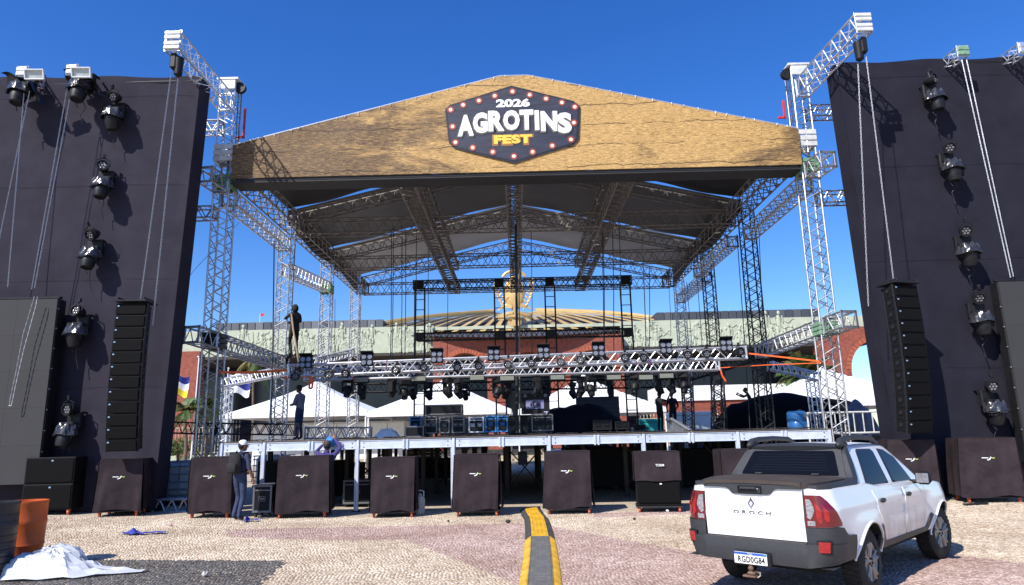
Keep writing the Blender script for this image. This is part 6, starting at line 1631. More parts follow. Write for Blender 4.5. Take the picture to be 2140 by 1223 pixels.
for p in me.polygons:
    c = p.center; inner = abs(c.x) < .80 and any((c.y-y)**2+(c.z-.36)**2 < .43**2 for y in (1.04,3.87))
    p.material_index = 1 if inner or c.z < .44 and abs(c.x) < .7 else 0
    p.use_smooth = True
me.set_sharp_from_angle(angle=rad(32))
part('body', me, TR)
# cab
def cab_x(y, z): return .785-.20*((z-1.05)/.50)**1.15 if z > 1.05 else .785
cz = lambda y: ip(y, [1.04,1.28,1.5,2.0,2.5,2.72,3.05,3.48], [1.20,1.545,1.575,1.585,1.57,1.54,1.35,1.07])
b = MB(); ring = []
cys = [1.04,1.10,1.16,1.22,1.28,1.35,1.5,1.7,1.9,2.1,2.3,2.5,2.62,2.72,2.85,3.0,3.15,3.3,3.48]
for y in cys:
    zt_ = cz(y); row = []
    for j in range(10):
        z = 1.02+(zt_-.03-1.02)*j/9; row.append((cab_x(y, z), y, z))
    x1 = row[-1][0]
    row += [(x1-.025, y, zt_-.006), (x1-.08, y, zt_+.008), (x1*.5, y, zt_+.022)]
    ring.append(row+[(0, y, zt_+.026)]+[(-p[0],p[1],p[2]) for p in row[::-1]])
M_ = len(ring[0]); b.v = [p for r in ring for p in r]
for i in range(len(ring)-1):
    for j in range(M_-1): b.f.append((i*M_+j, i*M_+j+1, (i+1)*M_+j+1, (i+1)*M_+j))
b.f += [tuple(range(M_)), tuple(range((len(ring)-1)*M_, len(ring)*M_))[::-1]]; b.mi = [0]*len(b.f)
b.build('cab', M_car, TR, smooth=40)
def ray_x(f, off): return lambda u, v, d: (f(u, v)+off+d, u, v)
def side_panel(poly, xf, off, th, name, m, s_, parent=TR, n=26):
    """a flat outline laid onto the curved side: filled by scanlines so it follows the surface"""
    y0 = min(p[0] for p in poly); y1 = max(p[0] for p in poly); bb = MB(); cols = []
    for k in range(n+1):
        y = y0+(y1-y0)*min(max(k/n, .0008), .9992); zs = []
        for (a, c) in zip(poly, poly[1:]+poly[:1]):
            if (a[0] <= y < c[0]) or (c[0] <= y < a[0]): zs.append(a[1]+(c[1]-a[1])*(y-a[0])/(c[0]-a[0]))
        if len(zs) >= 2: cols.append((y, min(zs), max(zs)))
    def pt(i, j, o): y, a, c = cols[i]; z = a+(c-a)*j/8; return (s_*(xf(y, z)+o), y, z)
    N = len(cols)
    for o in (off+th, off):
        vs = [pt(i, j, o) for i in range(N) for j in range(9)]
        bb.add(vs, [(i*9+j, i*9+j+1, (i+1)*9+j+1, (i+1)*9+j) for i in range(N-1) for j in range(8)])
    def strip(A, B): bb.add(A+B, [(i, i+1, len(A)+i+1, len(A)+i) for i in range(len(A)-1)])
    for j in (0, 8): strip([pt(i, j, off+th) for i in range(N)], [pt(i, j, off) for i in range(N)])
    for i in (0, N-1): strip([pt(i, j, off+th) for j in range(9)], [pt(i, j, off) for j in range(9)])
    return bb.build(name, m, parent, smooth=35)
REARD = [(1.50,.56),(1.60,.50),(2.33,.49),(2.36,1.045),(1.34,1.075),(1.36,.90),(1.44,.74)]
FRONTD = [(2.375,.49),(3.16,.49),(3.24,.75),(3.27,1.02),(2.39,1.045)]
W1 = [(1.44,1.13),(1.50,1.115),(2.14,1.085),(2.19,1.12),(2.20,1.47),(2.15,1.50),(1.71,1.51),(1.66,1.49)]
W2 = [(2.36,1.085),(3.09,1.04),(3.11,1.06),(2.86,1.38),(2.62,1.475),(2.41,1.495)]
for s_ in (1, -1):
    dr = side_panel(REARD, side_x, -.02, .026, 'door', M_door, s_); df = side_panel(FRONTD, side_x, -.02, .026, 'door', M_door, s_)
    for dd, y in ((dr, 1.52), (df, 2.50)):
        bb = MB(); bb.ell((s_*(side_x(y,.95)+.022), y, .955), (.022,.085,.028), None, 12, 8); bb.build('handle', M_trim, dd, smooth=60)
    for W in (W1, W2):
        cyz = (sum(p[0] for p in W)/len(W), sum(p[1] for p in W)/len(W))
        Wo = [(cyz[0]+(p[0]-cyz[0])*1.07, cyz[1]+(p[1]-cyz[1])*1.09) for p in W]
        side_panel(Wo, cab_x, -.02, .024, 'window_seal', M_trim, s_); side_panel(W, cab_x, -.01, .017, 'window', M_tint, s_)
    side_panel([(.60,.42),(1.0,.40),(1.1,.43),(3.3,.43),(3.44,.62),(3.36,.66),(3.22,.49),(1.55,.50),(1.42,.72),(1.36,.70),(1.4,.45)][2:], side_x, -.02, .034, 'sill_cladding', M_trim, s_, n=40)
    # black sail behind the cab and bed rail
    side_panel([(.08,1.115),(.85,1.125),(1.02,1.15),(1.14,1.22),(1.26,1.37),(1.36,1.575),(1.30,1.58),(1.20,1.50),(1.02,1.235),(.9,1.215),(.08,1.205)], lambda y, z: (.80-.20*max(0,(z-1.15)/.43) if y > .27 else .625+.175*math.sqrt(max(0,1-((.27-y)/.22)**2))), -.09, .102, 'bed_rail_trim', M_trim, s_, n=44)
    bb = MB(); bb.path([(s_*.575,1.20,1.57),(s_*.575,1.27,1.63),(s_*.57,1.45,1.658),(s_*.57,1.9,1.665),(s_*.565,2.35,1.645),(s_*.555,2.58,1.57)], [.040,.045,.034,.030,.032,.028], 8)
    bb.cbox((s_*.575,1.30,1.59), (.08,.26,.08), .03); bb.build('roof_rail', M_trim, TR, smooth=50)
    # mirror
    bb = MB(); bb.cbox((s_*1.0,2.86,1.13), (.20,.11,.165), .045, RZ(-s_*.15)); bb.cbox((s_*.87,2.90,1.08), (.12,.05,.05), .015); mi_ = bb.build('door_mirror', M_blk, TR, smooth=50)
    bb = MB(); bb.cbox((s_*1.0,2.80,1.13), (.155,.012,.12), .004, RZ(-s_*.15)); bb.build('mirror_glass', M_lens, mi_)
    # wheels
    for y in (1.04, 3.87):
        st_ = RZ(-rad(9)) if y > 3 else RZ(0)
        wl_ = part('wheel', MB().lathe([(.20,-.115),(.30,-.115),(.333,-.095),(.343,-.06),(.343,.06),(.333,.095),(.30,.115),(.215,.118),(.205,.10),(.20,.0)], (0,0,0), 40, RY(PI/2)).mesh('tyre', M_tyre, 40), TR, (s_*.745, y, .343), st_)
        bb = MB(); bb.lathe([(.205,-.02),(.218,.06),(.218,.105),(.206,.108),(.198,.07),(.19,.03),(.06,.03),(0,.03)], (0,0,0), 32, RY(PI/2*s_)); rim = bb.build('rim', M_blkm, wl_, smooth=40)
        bb = MB()
        bb.lathe([(.186,.085),(.212,.109),(.218,.109),(.218,.09)], (0,0,0), 32, RY(PI/2*s_)); bb.lathe([(.066,.05),(.06,.098),(.03,.105),(0,.105)], (0,0,0), 20, RY(PI/2*s_))
        for k in range(5):
            a = 2*PI*k/5+.3
            for off in (-.13, .13):
                pa = [(.05, a+off*.8), (.20, a+off*1.35)]
                p0 = Vector((s_*.088, pa[0][0]*math.cos(pa[0][1]), pa[0][0]*math.sin(pa[0][1]))); p1 = Vector((s_*.098, pa[1][0]*math.cos(pa[1][1]), pa[1][0]*math.sin(pa[1][1])))
                bb.path([p0, (p0+p1)/2+Vector((s_*.008,0,0)), p1], [.024,.021,.026], 6)
        bb.build('spokes', M_rim, wl_, smooth=40)
        bb = MB()
        for k in range(5): a = 2*PI*k/5+.9; bb.lathe([(.012,0),(.012,.012),(0,.014)], (s_*.104,.04*math.cos(a),.04*math.sin(a)), 6, RY(PI/2*s_))
        bb.build('lug_nuts', M_blkm, wl_)['kind'] = 'stuff'
        if y > 3 or s_ > 0:
            bb = MB()
            for k in range(36):
                a = 2*PI*k/36
                for q in (-.07, 0, .07): bb.cbox((q, .343*math.cos(a+q*.4), .343*math.sin(a+q*.4)), (.055,.030,.016), .003, RX(a+PI/2))
            o = bb.build('tread', M_tyre, wl_); o['kind'] = 'stuff'
    # flared arch lips
    for y in (1.04, 3.87):
        bb = MB(); aa = np.linspace(-.05 if y > 3 else .10, PI+.02 if y > 3 else PI-.12, 28)
        bb.path([(s_*(side_x(y+.41*math.cos(a), .36+.41*math.sin(a))+.004), y+.408*math.cos(a), .36+.408*math.sin(a)) for a in aa], .016, 6); bb.build('arch_lip', M_car, TR, smooth=60)
# rear corner surfaces: path round the corner, t 0 (tailgate side) .. 1 (side)
def corner(t, z, off, s_):
    a = max(0, (t-.3)/.7)*PI/2
    if t <= .3: x = .60+.10*t/.3; y = .05; nx_, ny_ = 0, -1
    elif t <= 1: x = .70+.185*math.sin(a); y = .05+.22*(1-math.cos(a)); nx_, ny_ = math.sin(a), -math.cos(a)
    else: x = .885; y = .27+(t-1); nx_, ny_ = 1, 0
    x += (side_x(max(y,.5), z)-.885)*min(1, max(0, (t-.2)/.3))
    return (s_*(x+nx_*off), y+ny_*off, z)
def corner_patch(outline, off, th, name, m, s_, n=22, nz=10):
    """outline: list of (t, z0, z1)"""
    ts = [o[0] for o in outline]; bb = MB()
    def q(u, v, o):
        t = ts[0]+(ts[-1]-ts[0])*u; a = ip(t, ts, [k[1] for k in outline]); c = ip(t, ts, [k[2] for k in outline]); return corner(t, a+(c-a)*v, o, s_)
    bb.grid(lambda u, v: q(u, v, off+th), n, nz); bb.grid(lambda u, v: q(u, v, off-.02), n, nz)
    for v in (0, 1): bb.grid(lambda u, w: q(u, v, off-.02+(th+.02)*w), n, 1)
    for u in (0, 1): bb.grid(lambda w, v: q(u, v, off-.02+(th+.02)*w), 1, nz)
    return bb.build(name, m, TR, smooth=40)
for s_ in (1, -1):
    lt = corner_patch([(.0,.795,1.11),(.3,.795,1.112),(.55,.80,1.11),(.66,.802,1.05),(.78,.805,.95),(.90,.81,.84)], .004, .022, 'tail_light', M_lred, s_)
    corner_patch([(.05,.89,1.07),(.16,.87,1.07),(.24,.91,1.05),(.30,.95,1.0)], .020, .010, 'reversing_lens', M_lclear, s_, 10, 6)
    corner_patch([(.05,.81,.855),(.30,.81,.86)], .020, .010, 'indicator_lens', M_lclear, s_, 8, 4)
    corner_patch([(.34,.88,1.05),(.40,.84,1.02),(.45,.84,.96)], .020, .012, 'brake_light', M_lred2, s_, 8, 6)
    corner_patch([(.50,.88,1.03),(.55,.85,.99),(.60,.86,.94)], .020, .012, 'brake_light', M_lred2, s_, 8, 6)
    # bumper corner
    corner_patch([(.0,.60,.787),(.5,.50,.789),(.80,.46,.795),(.92,.45,.79),(1.0,.45,.74),(1.08,.45,.695),(1.27,.45,.69)], .008, .03, 'bumper_corner', M_trim, s_)
    corner_patch([(.32,.545,.675),(.60,.545,.675)], .052, .016, 'reflector_bezel', M_blk, s_, 8, 5)
    corner_patch([(.36,.560,.662),(.56,.560,.662)], .070, .006, 'reflector', M_lred2, s_, 8, 5)
# bumper
b = MB()
def bump(u, v):
    t = -1.12+2.24*u; s_ = 1 if t >= 0 else -1; k = abs(t)
    z = .40+(.235)*v
    if k < .62: x, y, off = k, .05, .085+.012*math.sin(PI*v)
    else:
        kk = (k-.62)/.5; p = corner(min(1.24, kk*1.24), z, .032+.05*(1-kk), 1); return (s_*p[0]*(1-.02*(1-v)), p[1]-.01*(1-kk), z+.05*kk*(1-v)+.02*math.sin(v*PI)*0)
    return (s_*x, y-off, z)
b.grid(bump, 60, 8); b.build('rear_bumper', M_trim, TR, smooth=40)
b = MB(); b.prism([(-.60,.03),(-.60,-.035),(.60,-.035),(.60,.03)], .612, .638, lambda u, v, d: (u, v, d)); b.build('bumper_step', M_ton, TR)
b = MB(); b.grid(lambda u, v: ((u-.5)*1.7, .0+.6*v, .405+.02*v), 4, 3); b.build('bumper_underside', M_trim, TR)
# tailgate
b = MB()
def tg(u, v): return ((u-.5)*1.172, .032-.012*math.sin(PI*v)-.010*math.exp(-((v-.42)/.05)**2), .645+(1.175-.645)*v)
b.grid(tg, 24, 20)
for u in (0,1): b.grid(lambda w, v: (tg(u, v)[0], tg(u, v)[1]+.05*w, tg(u, v)[2]), 1, 20)
for v in (0,1): b.grid(lambda u, w: (tg(u, v)[0], tg(u, v)[1]+.05*w, tg(u, v)[2]), 24, 1)
gate = b.build('tailgate', M_car, TR, smooth=40)
for s_ in (-1,1): b = MB(); b.cbox((s_*.5925, .046, .89), (.011,.012,.53), .002); b.build('gate_gap', M_well, TR)
b = MB(); b.cbox((0, .046, .640), (1.18,.012,.010), .002); b.build('gate_gap', M_well, TR)
b = MB(); b.prism([(-.588,1.235),(-.585,1.165),(-.31,1.163),(-.27,1.150),(-.23,1.108),(-.20,1.098),(.20,1.098),(.23,1.108),(.27,1.150),(.31,1.163),(.585,1.165),(.588,1.235)], .004, .05, lambda u, v, d: (u, d, v)); b.build('garnish', M_trim, gate)
b = MB()
for c, s_ in (((0,-.006,1.183),(.27,.02,.012)),((0,-.006,1.113),(.27,.02,.012)),((-.135,-.006,1.148),(.012,.02,.07)),((.135,-.006,1.148),(.012,.02,.07))): b.cbox(c, s_, .004)
b.build('handle_surround', M_blk, gate)
b = MB(); b.cbox((-.02,-.004,1.162), (.20,.03,.03), .008); b.build('handle', M_trim, gate)
b = MB(); b.cbox((-.02,.006,1.130), (.22,.004,.028), .002); b.build('handle_recess', M_ink, gate)
b = MB(); b.lathe([(0,-.006),(.010,-.004),(.010,.01)], (.10,-.004,1.158), 10, RX(PI/2)); b.build('lock', M_chrome, gate, smooth=40)
# badge: open lozenge, and the spaced word
b = MB()
OUT = [(0,.068),(.045,0),(0,-.068),(-.045,0)]; INN = [(0,.030),(.019,0),(0,-.030),(-.019,0)]
zc = 1.000
for k in range(4):
    a, c = OUT[k], OUT[(k+1)%4]; a2, c2 = INN[k], INN[(k+1)%4]; am = ((a[0]+a2[0])/2,(a[1]+a2[1])/2); cm = ((c[0]+c2[0])/2,(c[1]+c2[1])/2)
    f = lambda p, d: (p[0]-.01, d, zc+p[1])
    b.add([f(a,.020), f(c,.020), f(cm,.004), f(am,.004), f(a2,.016), f(c2,.016)], [(0,1,2,3),(3,2,5,4)])
b.build('lozenge_badge', M_chrome, gate)
b = MB(); vs, fs = text_fit('oroch', .45, .040, lambda u, v, d: (u-.005, .020-.010*d, .905+v)); b.add(vs, fs); b.build('lettering', mat('grey_chrome_letters', (.16,.16,.17), .35, .5, .1), gate)
# number plate
pz, ph_ = .443, .118
b = MB(); b.cbox((0,-.062,pz), (.43,.02,.15), .006); b.build('plate_recess', M_blk, TR)
b = MB(); b.cbox((-.02,-.078,pz), (.385,.008,ph_), .003); npl = b.build('number_plate', M_plw, TR)
b = MB(); b.box(-.21,.17,-.0836,-.082, pz+ph_/2-.026, pz+ph_/2-.002); b.build('plate_band', M_plb, npl)
b = MB(); vs, fs = text_fit('plate', .315, .064, lambda u, v, d: (u-.01, -.082-.003*d, pz-.012+v)); b.add(vs, fs); b.build('plate_lettering', M_ink, npl)
b = MB(); vs, fs = text_fit('brasil', .055, .011, lambda u, v, d: (u-.02, -.0838-.001*d, pz+ph_/2-.014+v)); b.add(vs, fs); b.build('plate_country', M_plw, npl)
b = MB(); b.box(.140,.160,-.0852,-.0838, pz+ph_/2-.021, pz+ph_/2-.007); b.build('plate_flag', mat('plate_green',(.05,.35,.12),.5,0,0), npl)
# tow hitch
b = MB(); b.cbox((-.02,-.02,.295), (.09,.16,.03), .008); b.cbox((-.04,-.08,.265), (.15,.07,.022), .006); b.tube((-.03,-.07,.28), (-.03,-.07,.33), .02, None, 8); b.build('tow_bar', M_rust, TR)
b = MB(); b.ell((-.03,-.07,.342), (.032,.032,.03)); tb_ = b.build('tow_ball', M_rust, TR, smooth=60); b = MB(); b.path([(.035,-.04,.30),(.075,-.07,.31),(.08,-.08,.28),(.05,-.09,.26)], .008, 5); b.build('hitch_ring', M_rim, tb_)
# tonneau and rear window
b = MB()
def tn(u, v):
    y = -.005+1.06*v; hw = ip(y, [-.01,.05,.15,.3,.5,1.1], [.56,.62,.68,.72,.735,.70]); x = (2*u-1)
    return (x*hw, y, 1.247-.012*x*x+.012*math.sin(PI*v)-(.014 if u in (0,1) else 0))
b.grid(tn, 24, 24)
b.grid(lambda u, v: (lambda p: (p[0], p[1], p[2]-.035*v))(tn(u, 0)), 24, 1)
for u_ in (0,1): b.grid(lambda u, v: (lambda p: (p[0], p[1], p[2]-.05*v))(tn(u_, u)), 24, 1)
b.build('tonneau_cover', M_ton, TR, smooth=40)
RWY = lambda v: 1.04+.70*(v-1.22)
b = MB(); b.prism([(-.70,1.225),(.70,1.225),(.585,1.56),(-.585,1.56)], -.045, .02, lambda u, v, d: (u, d+RWY(v), v)); b.build('window_frame', M_trim, TR)
b = MB(); b.prism([(-.615,1.262),(-.605,1.25),(.605,1.25),(.615,1.262),(.525,1.50),(.50,1.52),(-.50,1.52),(-.525,1.50)], -.053, -.047, lambda u, v, d: (u, d+RWY(v), v)); rw_ = b.build('rear_window', M_tint, TR)
b = MB()
for k in range(7): v = 1.30+k*.03; b.box(-.50+.005*k*3, .50-.005*k*3, RWY(v)-.0545, RWY(v)-.0535, v, v+.0012)
b.build('heating_lines', M_trim, rw_)
b = MB(); b.grid(lambda u, v: ((u-.5)*1.15, 1.205+.20*v-.03*math.sin(PI*u), 1.565+.030*v+.018*math.sin(PI*u)), 24, 4); b.grid(lambda u, v: ((u-.5)*1.15, 1.205-.03*math.sin(PI*u)+.03*v, 1.565-.045*v+.018*math.sin(PI*u)*(1-v)), 24, 2); b.build('rear_spoiler', M_trim, TR, smooth=40)
for s_ in (-1,1): b = MB(); b.cbox((s_*.36,.97,1.262), (.09,.05,.02), .006); b.build('cover_hinge', M_trim, TR)
# chassis darkness below: floor pan, exhaust
b = MB(); b.box(-.62,.62,.35,4.2,.30,.42); b.build('floor_pan', M_well, TR)
b = MB(); b.box(-.5,.5,1.30,3.2,1.0,1.06); b.cbox((-.36,2.2,1.16),(.46,.14,.5),.06); b.cbox((.36,2.2,1.16),(.46,.14,.5),.06); b.build('seats', M_blk, TR)
b = MB(); b.cbox((0,4.60,.60), (1.1,.06,.22), .02); b.build('grille', M_blk, TR)
for s_ in (-1,1): b = MB(); b.ell((s_*.60,4.42,.80), (.16,.14,.10)); b.build('headlight', M_lens, TR, smooth=60)
b = MB(); b.prism([(-.70,1.10),(.70,1.10),(.55,1.50),(-.55,1.50)], 0, .006, lambda u, v, d: (u, 3.455-1.60*(v-1.08)+d+.02, v+.01)); b.build('windscreen', M_tint, TR)

# ------------------------------------------------------------------ cable ramp: yellow/grey sections in front, black ones with yellow lids behind
M_ry = mat('worn_yellow_rubber', (.55,.33,.03), .7, 0, .3, 7, .3, 60); M_rg = mat('worn_grey_rubber', (.13,.125,.12), .8, 0, .25, 7, .4, 60); M_rk = mat('ramp_black_rubber', (.05,.05,.05), .75, 0, .3, 7, .3, 60); M_ry2 = mat('bright_yellow_lid', (.68,.37,.012), .6, 0, .25, 6, .3, 60)
a0 = G(1130,1223); a1 = G(1131,1131)
def pathpt(y):
    return ip(y, [7.0,8.87,10.2,12.4,13.4,14.4,15.4,16.4], [.165,.22,.27,.325,.335,.34,.335,.25])
n1 = 0
for k, y0 in enumerate(np.arange(7.26, 12.1, .86)):
    y1 = y0+.845; xc0, xc1 = pathpt(y0), pathpt(y1); ang = math.atan2(xc1-xc0, y1-y0)
    t = thing('cable_ramp_section', f"yellow edged grey cable ramp section on the paving, {ORD[k]} from the camera", 'cable ramp', (xc0, y0, .012), -ang, 'yellow and grey cable ramp sections')
    L = y1-y0; W = .262
    prof = [(-W,0),(-W*.62,.062),(-W*.56,.066)]
    for s_ in (-1,1):
        b = MB(); b.prism([(s_*W,0),(s_*W*.60,.062),(s_*W*.55,.066),(s_*W*.55,0)], 0, L, lambda u, v, d: (u, d, v)); b.build('yellow_edge', M_ry, t)
        b = MB()
        for q in range(10): b.cbox((s_*W*.79, .04+q*.085, .034), (.10,.012,.012), .002, RY(s_*.62))
        b.build('edge_rib', M_ry, t)['kind'] = 'stuff'
        b = MB()
        for q in range(18): b.cbox((s_*W*.575, .02+q*.047, .067), (.012,.02,.006), .001)
        o = b.build('hinge_teeth', M_rg, t); o['kind'] = 'stuff'
    for q in range(2):
        b = MB(); b.cbox((0, L*(q+.5)/2, .035), (W*1.09, L/2-.012, .062), .006); b.build('grey_lid', M_rg, t)
    b = MB()
    for i in range(5):
        for j in range(14): b.cbox((-.10+i*.05, .04+j*.06, .0675), (.03,.012,.004), .001)
    o = b.build('lid_tread', M_rg, t); o['kind'] = 'stuff'; n1 += 1
for k, y0 in enumerate(np.arange(12.42, 16.2, .93)):
    y1 = y0+.915; xc0, xc1 = pathpt(y0), pathpt(y1); ang = math.atan2(xc1-xc0, y1-y0); L = y1-y0; W = .262
    t = thing('cable_ramp_section', f"black cable ramp section with bright yellow lid, {ORD[k]} counted from the yellow edged ones", 'cable ramp', (xc0, y0, .012), -ang, 'black cable ramp sections with yellow lids')
    b = MB(); b.prism([(-W,0),(-W*.62,.06),(W*.62,.06),(W,0)], 0, L, lambda u, v, d: (u, d, v)); b.build('rubber_base', M_rk, t)
    b = MB(); b.cbox((0,L/2,.066), (W*1.12,L-.012,.016), .004); lid = b.build('yellow_lid', M_ry2, t)
    b = MB()
    for q in (-.11,-.04,.04,.11): b.cbox((q,L/2,.0755), (.022,L-.05,.005), .001)
    b.build('lid_groove', M_ry, lid)
    b = MB()
    for q in range(9): b.cbox((-W*.8, .06+q*.1, .034), (.10,.014,.01), .002, RY(-.5)); b.cbox((W*.8, .06+q*.1, .034), (.10,.014,.01), .002, RY(.5))
    b.build('edge_rib', M_rk, t)['kind'] = 'stuff'

# ------------------------------------------------------------------ barrels, sheet, cloths and litter
M_orb = mat('orange_barrel_plastic', (.62,.12,.02), .45, 0, .12, 3, .15, 6, trans=.15)
M_bkb = mat('black_barrel_plastic', (.018,.018,.022), .4, 0, .15, 3, .15, 8)
def barrel(px, y, r_, h, label, m, tilt=0):
    p = G(px, 1180); x = P(px, 1100, y).x
    t = thing('barrel', label, 'barrel', (x, y, .012)); prof = [(r_*.90,0),(r_*.95,.03),(r_*.98,h*.33),(r_*1.01,h*.35),(r_*.985,h*.38),(r_,h*.66),(r_*1.025,h*.69),(r_,h*.72),(r_*.99,h*.95),(r_*1.02,h*.985),(r_*1.01,h),(r_*.93,h),(r_*.92,h*.9),(r_*.90,h*.1),(0,.05)]
    b = MB(); b.lathe(prof, (0,0,0), 32); b.build('barrel_body', m, t, smooth=35)
    if m is M_orb:
        b = MB()
        for a in (2.2, 4.4): b.path([(r_*.97*math.cos(a+q), r_*.97*math.sin(a+q), h-.05-.10*math.sin(PI*(q+.35)/.7)) for q in np.linspace(-.35,.35,8)], .03, 6)
        b.build('handle_recess', m, t, smooth=50)
    else:
        b = MB()
        for k in range(9): b.lathe([(r_*.98,-.008),(r_*1.012,0),(r_*.98,.008)], (0,0,h*(.12+.09*k)), 32)
        b.build('rib', m, t)
bk = P(8, 1100, 9.9); bo = P(56, 1100, 10.7)
barrel(46, 10.75, .31, .97, 'orange open plastic barrel beside the black barrel at the left edge', M_orb)
barrel(-22, 9.9, .33, 1.02, 'black ribbed plastic barrel at the left edge of the frame', M_bkb)
M_sheet = mat('white_plastic_sheet', (.60,.62,.66), .4, 0, .05, 2, 1.0, 5.5, trans=.12); 
sc0 = G(100, 1204)
t = thing('plastic_bag', 'large crumpled white plastic sheet bag lying on the grey stones before the barrels', 'plastic bag', (sc0.x, sc0.y, .012), rad(4))
r_ = np.random.default_rng(3); ph = r_.uniform(0, 6, 12)
def tri(q): return abs((q/PI) % 2-1)                     # sharp creases
def bag(u, v):
    a = 2*PI*u; k = v
    rx = .98*(1+.07*math.sin(2*a+ph[0])+.05*math.sin(3*a+ph[1])+.035*math.sin(9*a+ph[2])); ry = .42*(1+.10*math.sin(3*a+ph[3])+.06*math.sin(7*a+ph[4]))
    x = rx*k*math.cos(a)+(.30*k**4 if abs(math.sin(a)) < .35 and math.cos(a) > 0 else 0); y = ry*k*math.sin(a)
    ridge = ip(x, [-1.1,-.7,-.25,.0,.22,.40,.75,1.3], [.07,.14,.25,.29,.28,.17,.13,.03])
    dome = (1-k**2.6)
    z = ridge*dome
    z += (.11*tri(3.1*x-4.2*y+ph[7])+.08*tri(6.3*x+5.1*y+ph[8])+.03*tri(12*x-9*y+ph[9])+.014*tri(25*x+14*y+ph[10])-.07)*(1-k**4)
    return (x, y, max(z, .006+.03*tri(11*a)*k))
def crumple(u, v):
    p = Vector(bag(u % 1.0, v)); q = np.random.default_rng(int((u % 1.0)*1000)*131+int(v*1000))
    if .01 < v < .97: p += Vector((q.uniform(-.03,.03), q.uniform(-.025,.025), q.uniform(-.035,.035)))
    p.z = max(p.z, .006); return p
b = MB(); b.grid(crumple, 34, 11); b.build('bag_skin', M_sheet, t, smooth=18)
b = MB(); b.grid(lambda u, v: (-.95+.5*u, -.34+.16*v, .012+.03*abs(math.sin(u*9+v*4))), 14, 6); b.build('loose_hem', M_sheet, t, smooth=40)
M_tie = mat('blue_tie_cloth', (.035,.045,.30), .8, 0, .15, 6)
def rag(px, py, L, label, seed, m=M_tie):
    r = np.random.default_rng(seed); p = G(px, py); z0 = gz(p.x, p.y)+.012; b = MB()
    def f(u, v): return (p.x+(u-.5)*L, p.y+.16*(v-.5)*(1+.9*math.exp(-((u-.3)/.14)**2))+.05*math.sin(u*8+seed), z0+.012+.085*math.exp(-((u-.28)/.10)**2)*math.sin(PI*v)+.025*abs(math.sin(u*15+v*5+seed)))
    b.grid(f, 30, 8); o = b.build('cloth_strip', m, None, (p.x, p.y, z0), smooth=40); tag(o, label, 'cloth')
rag(297, 1125, .85, 'longer knotted blue cloth strip lying on the cream paving', 1)
rag(524, 1097, .34, 'small crumpled blue cloth at the feet of the man with the backpack', 2)
def pebble(px, py, s_, label, m, seed=0):
    p = G(px, py); r = np.random.default_rng(seed); b = MB(); b.ell((0,0,s_*.35), (s_*.6,s_*.45,s_*.4), RZ(seed), 8, 6)
    b.v = [(x*(1+r.uniform(-.2,.2)), y*(1+r.uniform(-.2,.2)), max(z*(1+r.uniform(-.2,.2)), .0)) for x, y, z in b.v]
    o = b.build('stone', m, None, None, smooth=0); o.location = (p.x, p.y, gz(p.x, p.y)+.012); tag(o, label, 'stone')
M_stn = mat('pale_stone', (.55,.52,.46), .8, 0, .2, 10, .4, 30)
pebble(428, 1206, .085, 'pale loose stone lying on the dark grey paving', M_stn, 1)
pebble(937, 1092, .05, 'small dark lump on the paving in front of the gas bottle', M_rub, 2)
pebble(1062, 1094, .09, 'dark scrap on the paving left of the cable ramp', M_rub, 3)
pebble(1326, 1088, .06, 'small black lump on the paving in front of the half covered subwoofer', M_rub, 4)
pebble(356, 1110, .07, 'pinkish scrap of paper on the paving behind the long blue cloth', mat('pink_scrap', (.55,.3,.3), .8), 5)
pebble(1395, 1071, .06, 'white scrap beside the half covered subwoofer', M_white, 6)
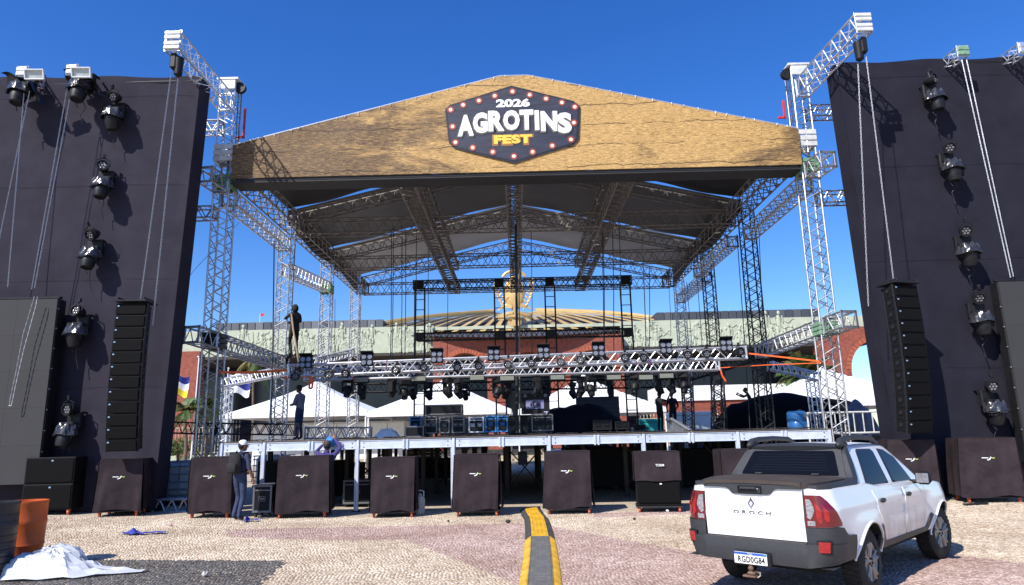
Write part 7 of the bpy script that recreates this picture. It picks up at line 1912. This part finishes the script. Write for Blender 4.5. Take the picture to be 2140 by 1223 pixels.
p = G(2040, 1062); b = MB(); b.cbox((0,0,.02), (.55,.10,.03), .008, RZ(.1)); o = b.build('metal_strip', M_blkm, None, None); o.location = (p.x, p.y, gz(p.x,p.y)+.01); tag(o, 'flat black strip on the paving before the right covered subwoofers', 'metal strip')
# backpack on the man's shoulders
bx, by, bz_ = bp_xy.x, 15.75, BPZ; rz_ = rad(-18)
t = thing('backpack', 'black backpack worn by the man in jeans and white cap', 'backpack', (bx, by, bz_), rz_)
b = MB(); b.cbox((0,-.20,1.24), (.30,.19,.44), .07); b.build('pack', M_dkcl, t, smooth=50)
b = MB(); b.cbox((0,-.305,1.15), (.24,.06,.22), .03); b.build('front_pocket', M_dkcl, t, smooth=50)
b = MB()
for s_ in (-1,1): b.path([(s_*.10,-.13,1.44),(s_*.125,-.02,1.475),(s_*.135,.10,1.42),(s_*.15,.13,1.25),(s_*.155,.02,1.08),(s_*.12,-.14,1.04)], .018, 6)
b.build('strap', M_dkcl, t, smooth=50)
b = MB(); b.path([(-.04,-.16,1.46),(0,-.16,1.51),(.04,-.16,1.46)], .01, 5); b.build('grab_handle', M_dkcl, t)
# blue water jug tipped up by the man in violet
pp = P(683, 950, 17.15); t = thing('water_jug', 'blue plastic jug lifted to his face by the man in the violet sweatshirt', 'jug', (pp.x+.02, 17.15+.30, 1.74), 0); t.rotation_euler = (rad(35), rad(-10), 0)
b = MB(); b.lathe([(.10,-.10),(.115,-.09),(.12,.06),(.10,.10),(.05,.115),(0,.115)], (0,0,0), 18); b.build('jug_body', M_blue, t, smooth=40); b = MB(); b.path([(.11,0,.06),(.16,0,.03),(.16,0,-.05),(.11,0,-.07)], .012, 5); b.build('handle', M_blue, t)
# high-up details behind: antenna masts on the palace roof
for i, px in enumerate((543, 1377)):
    p = P(px, 675, 90); t = thing('roof_mast', f"thin red flagged mast on the palace roof, {'left' if i == 0 else 'right'} of the coat of arms", 'mast', (p.x, 90, 15.5)); q = P(px, 655, 90)
    b = MB(); b.tube((0,0,-.5), (0,0,q.z-15.5), .05, .03, 6); b.build('pole', M_white, t); b = MB(); b.grid(lambda u, v: (.05+.5*u, .05*math.sin(u*5), q.z-15.5-.4*v), 6, 2); b.build('pennant', M_red, t)

bpy.data.scenes.remove(TMP)
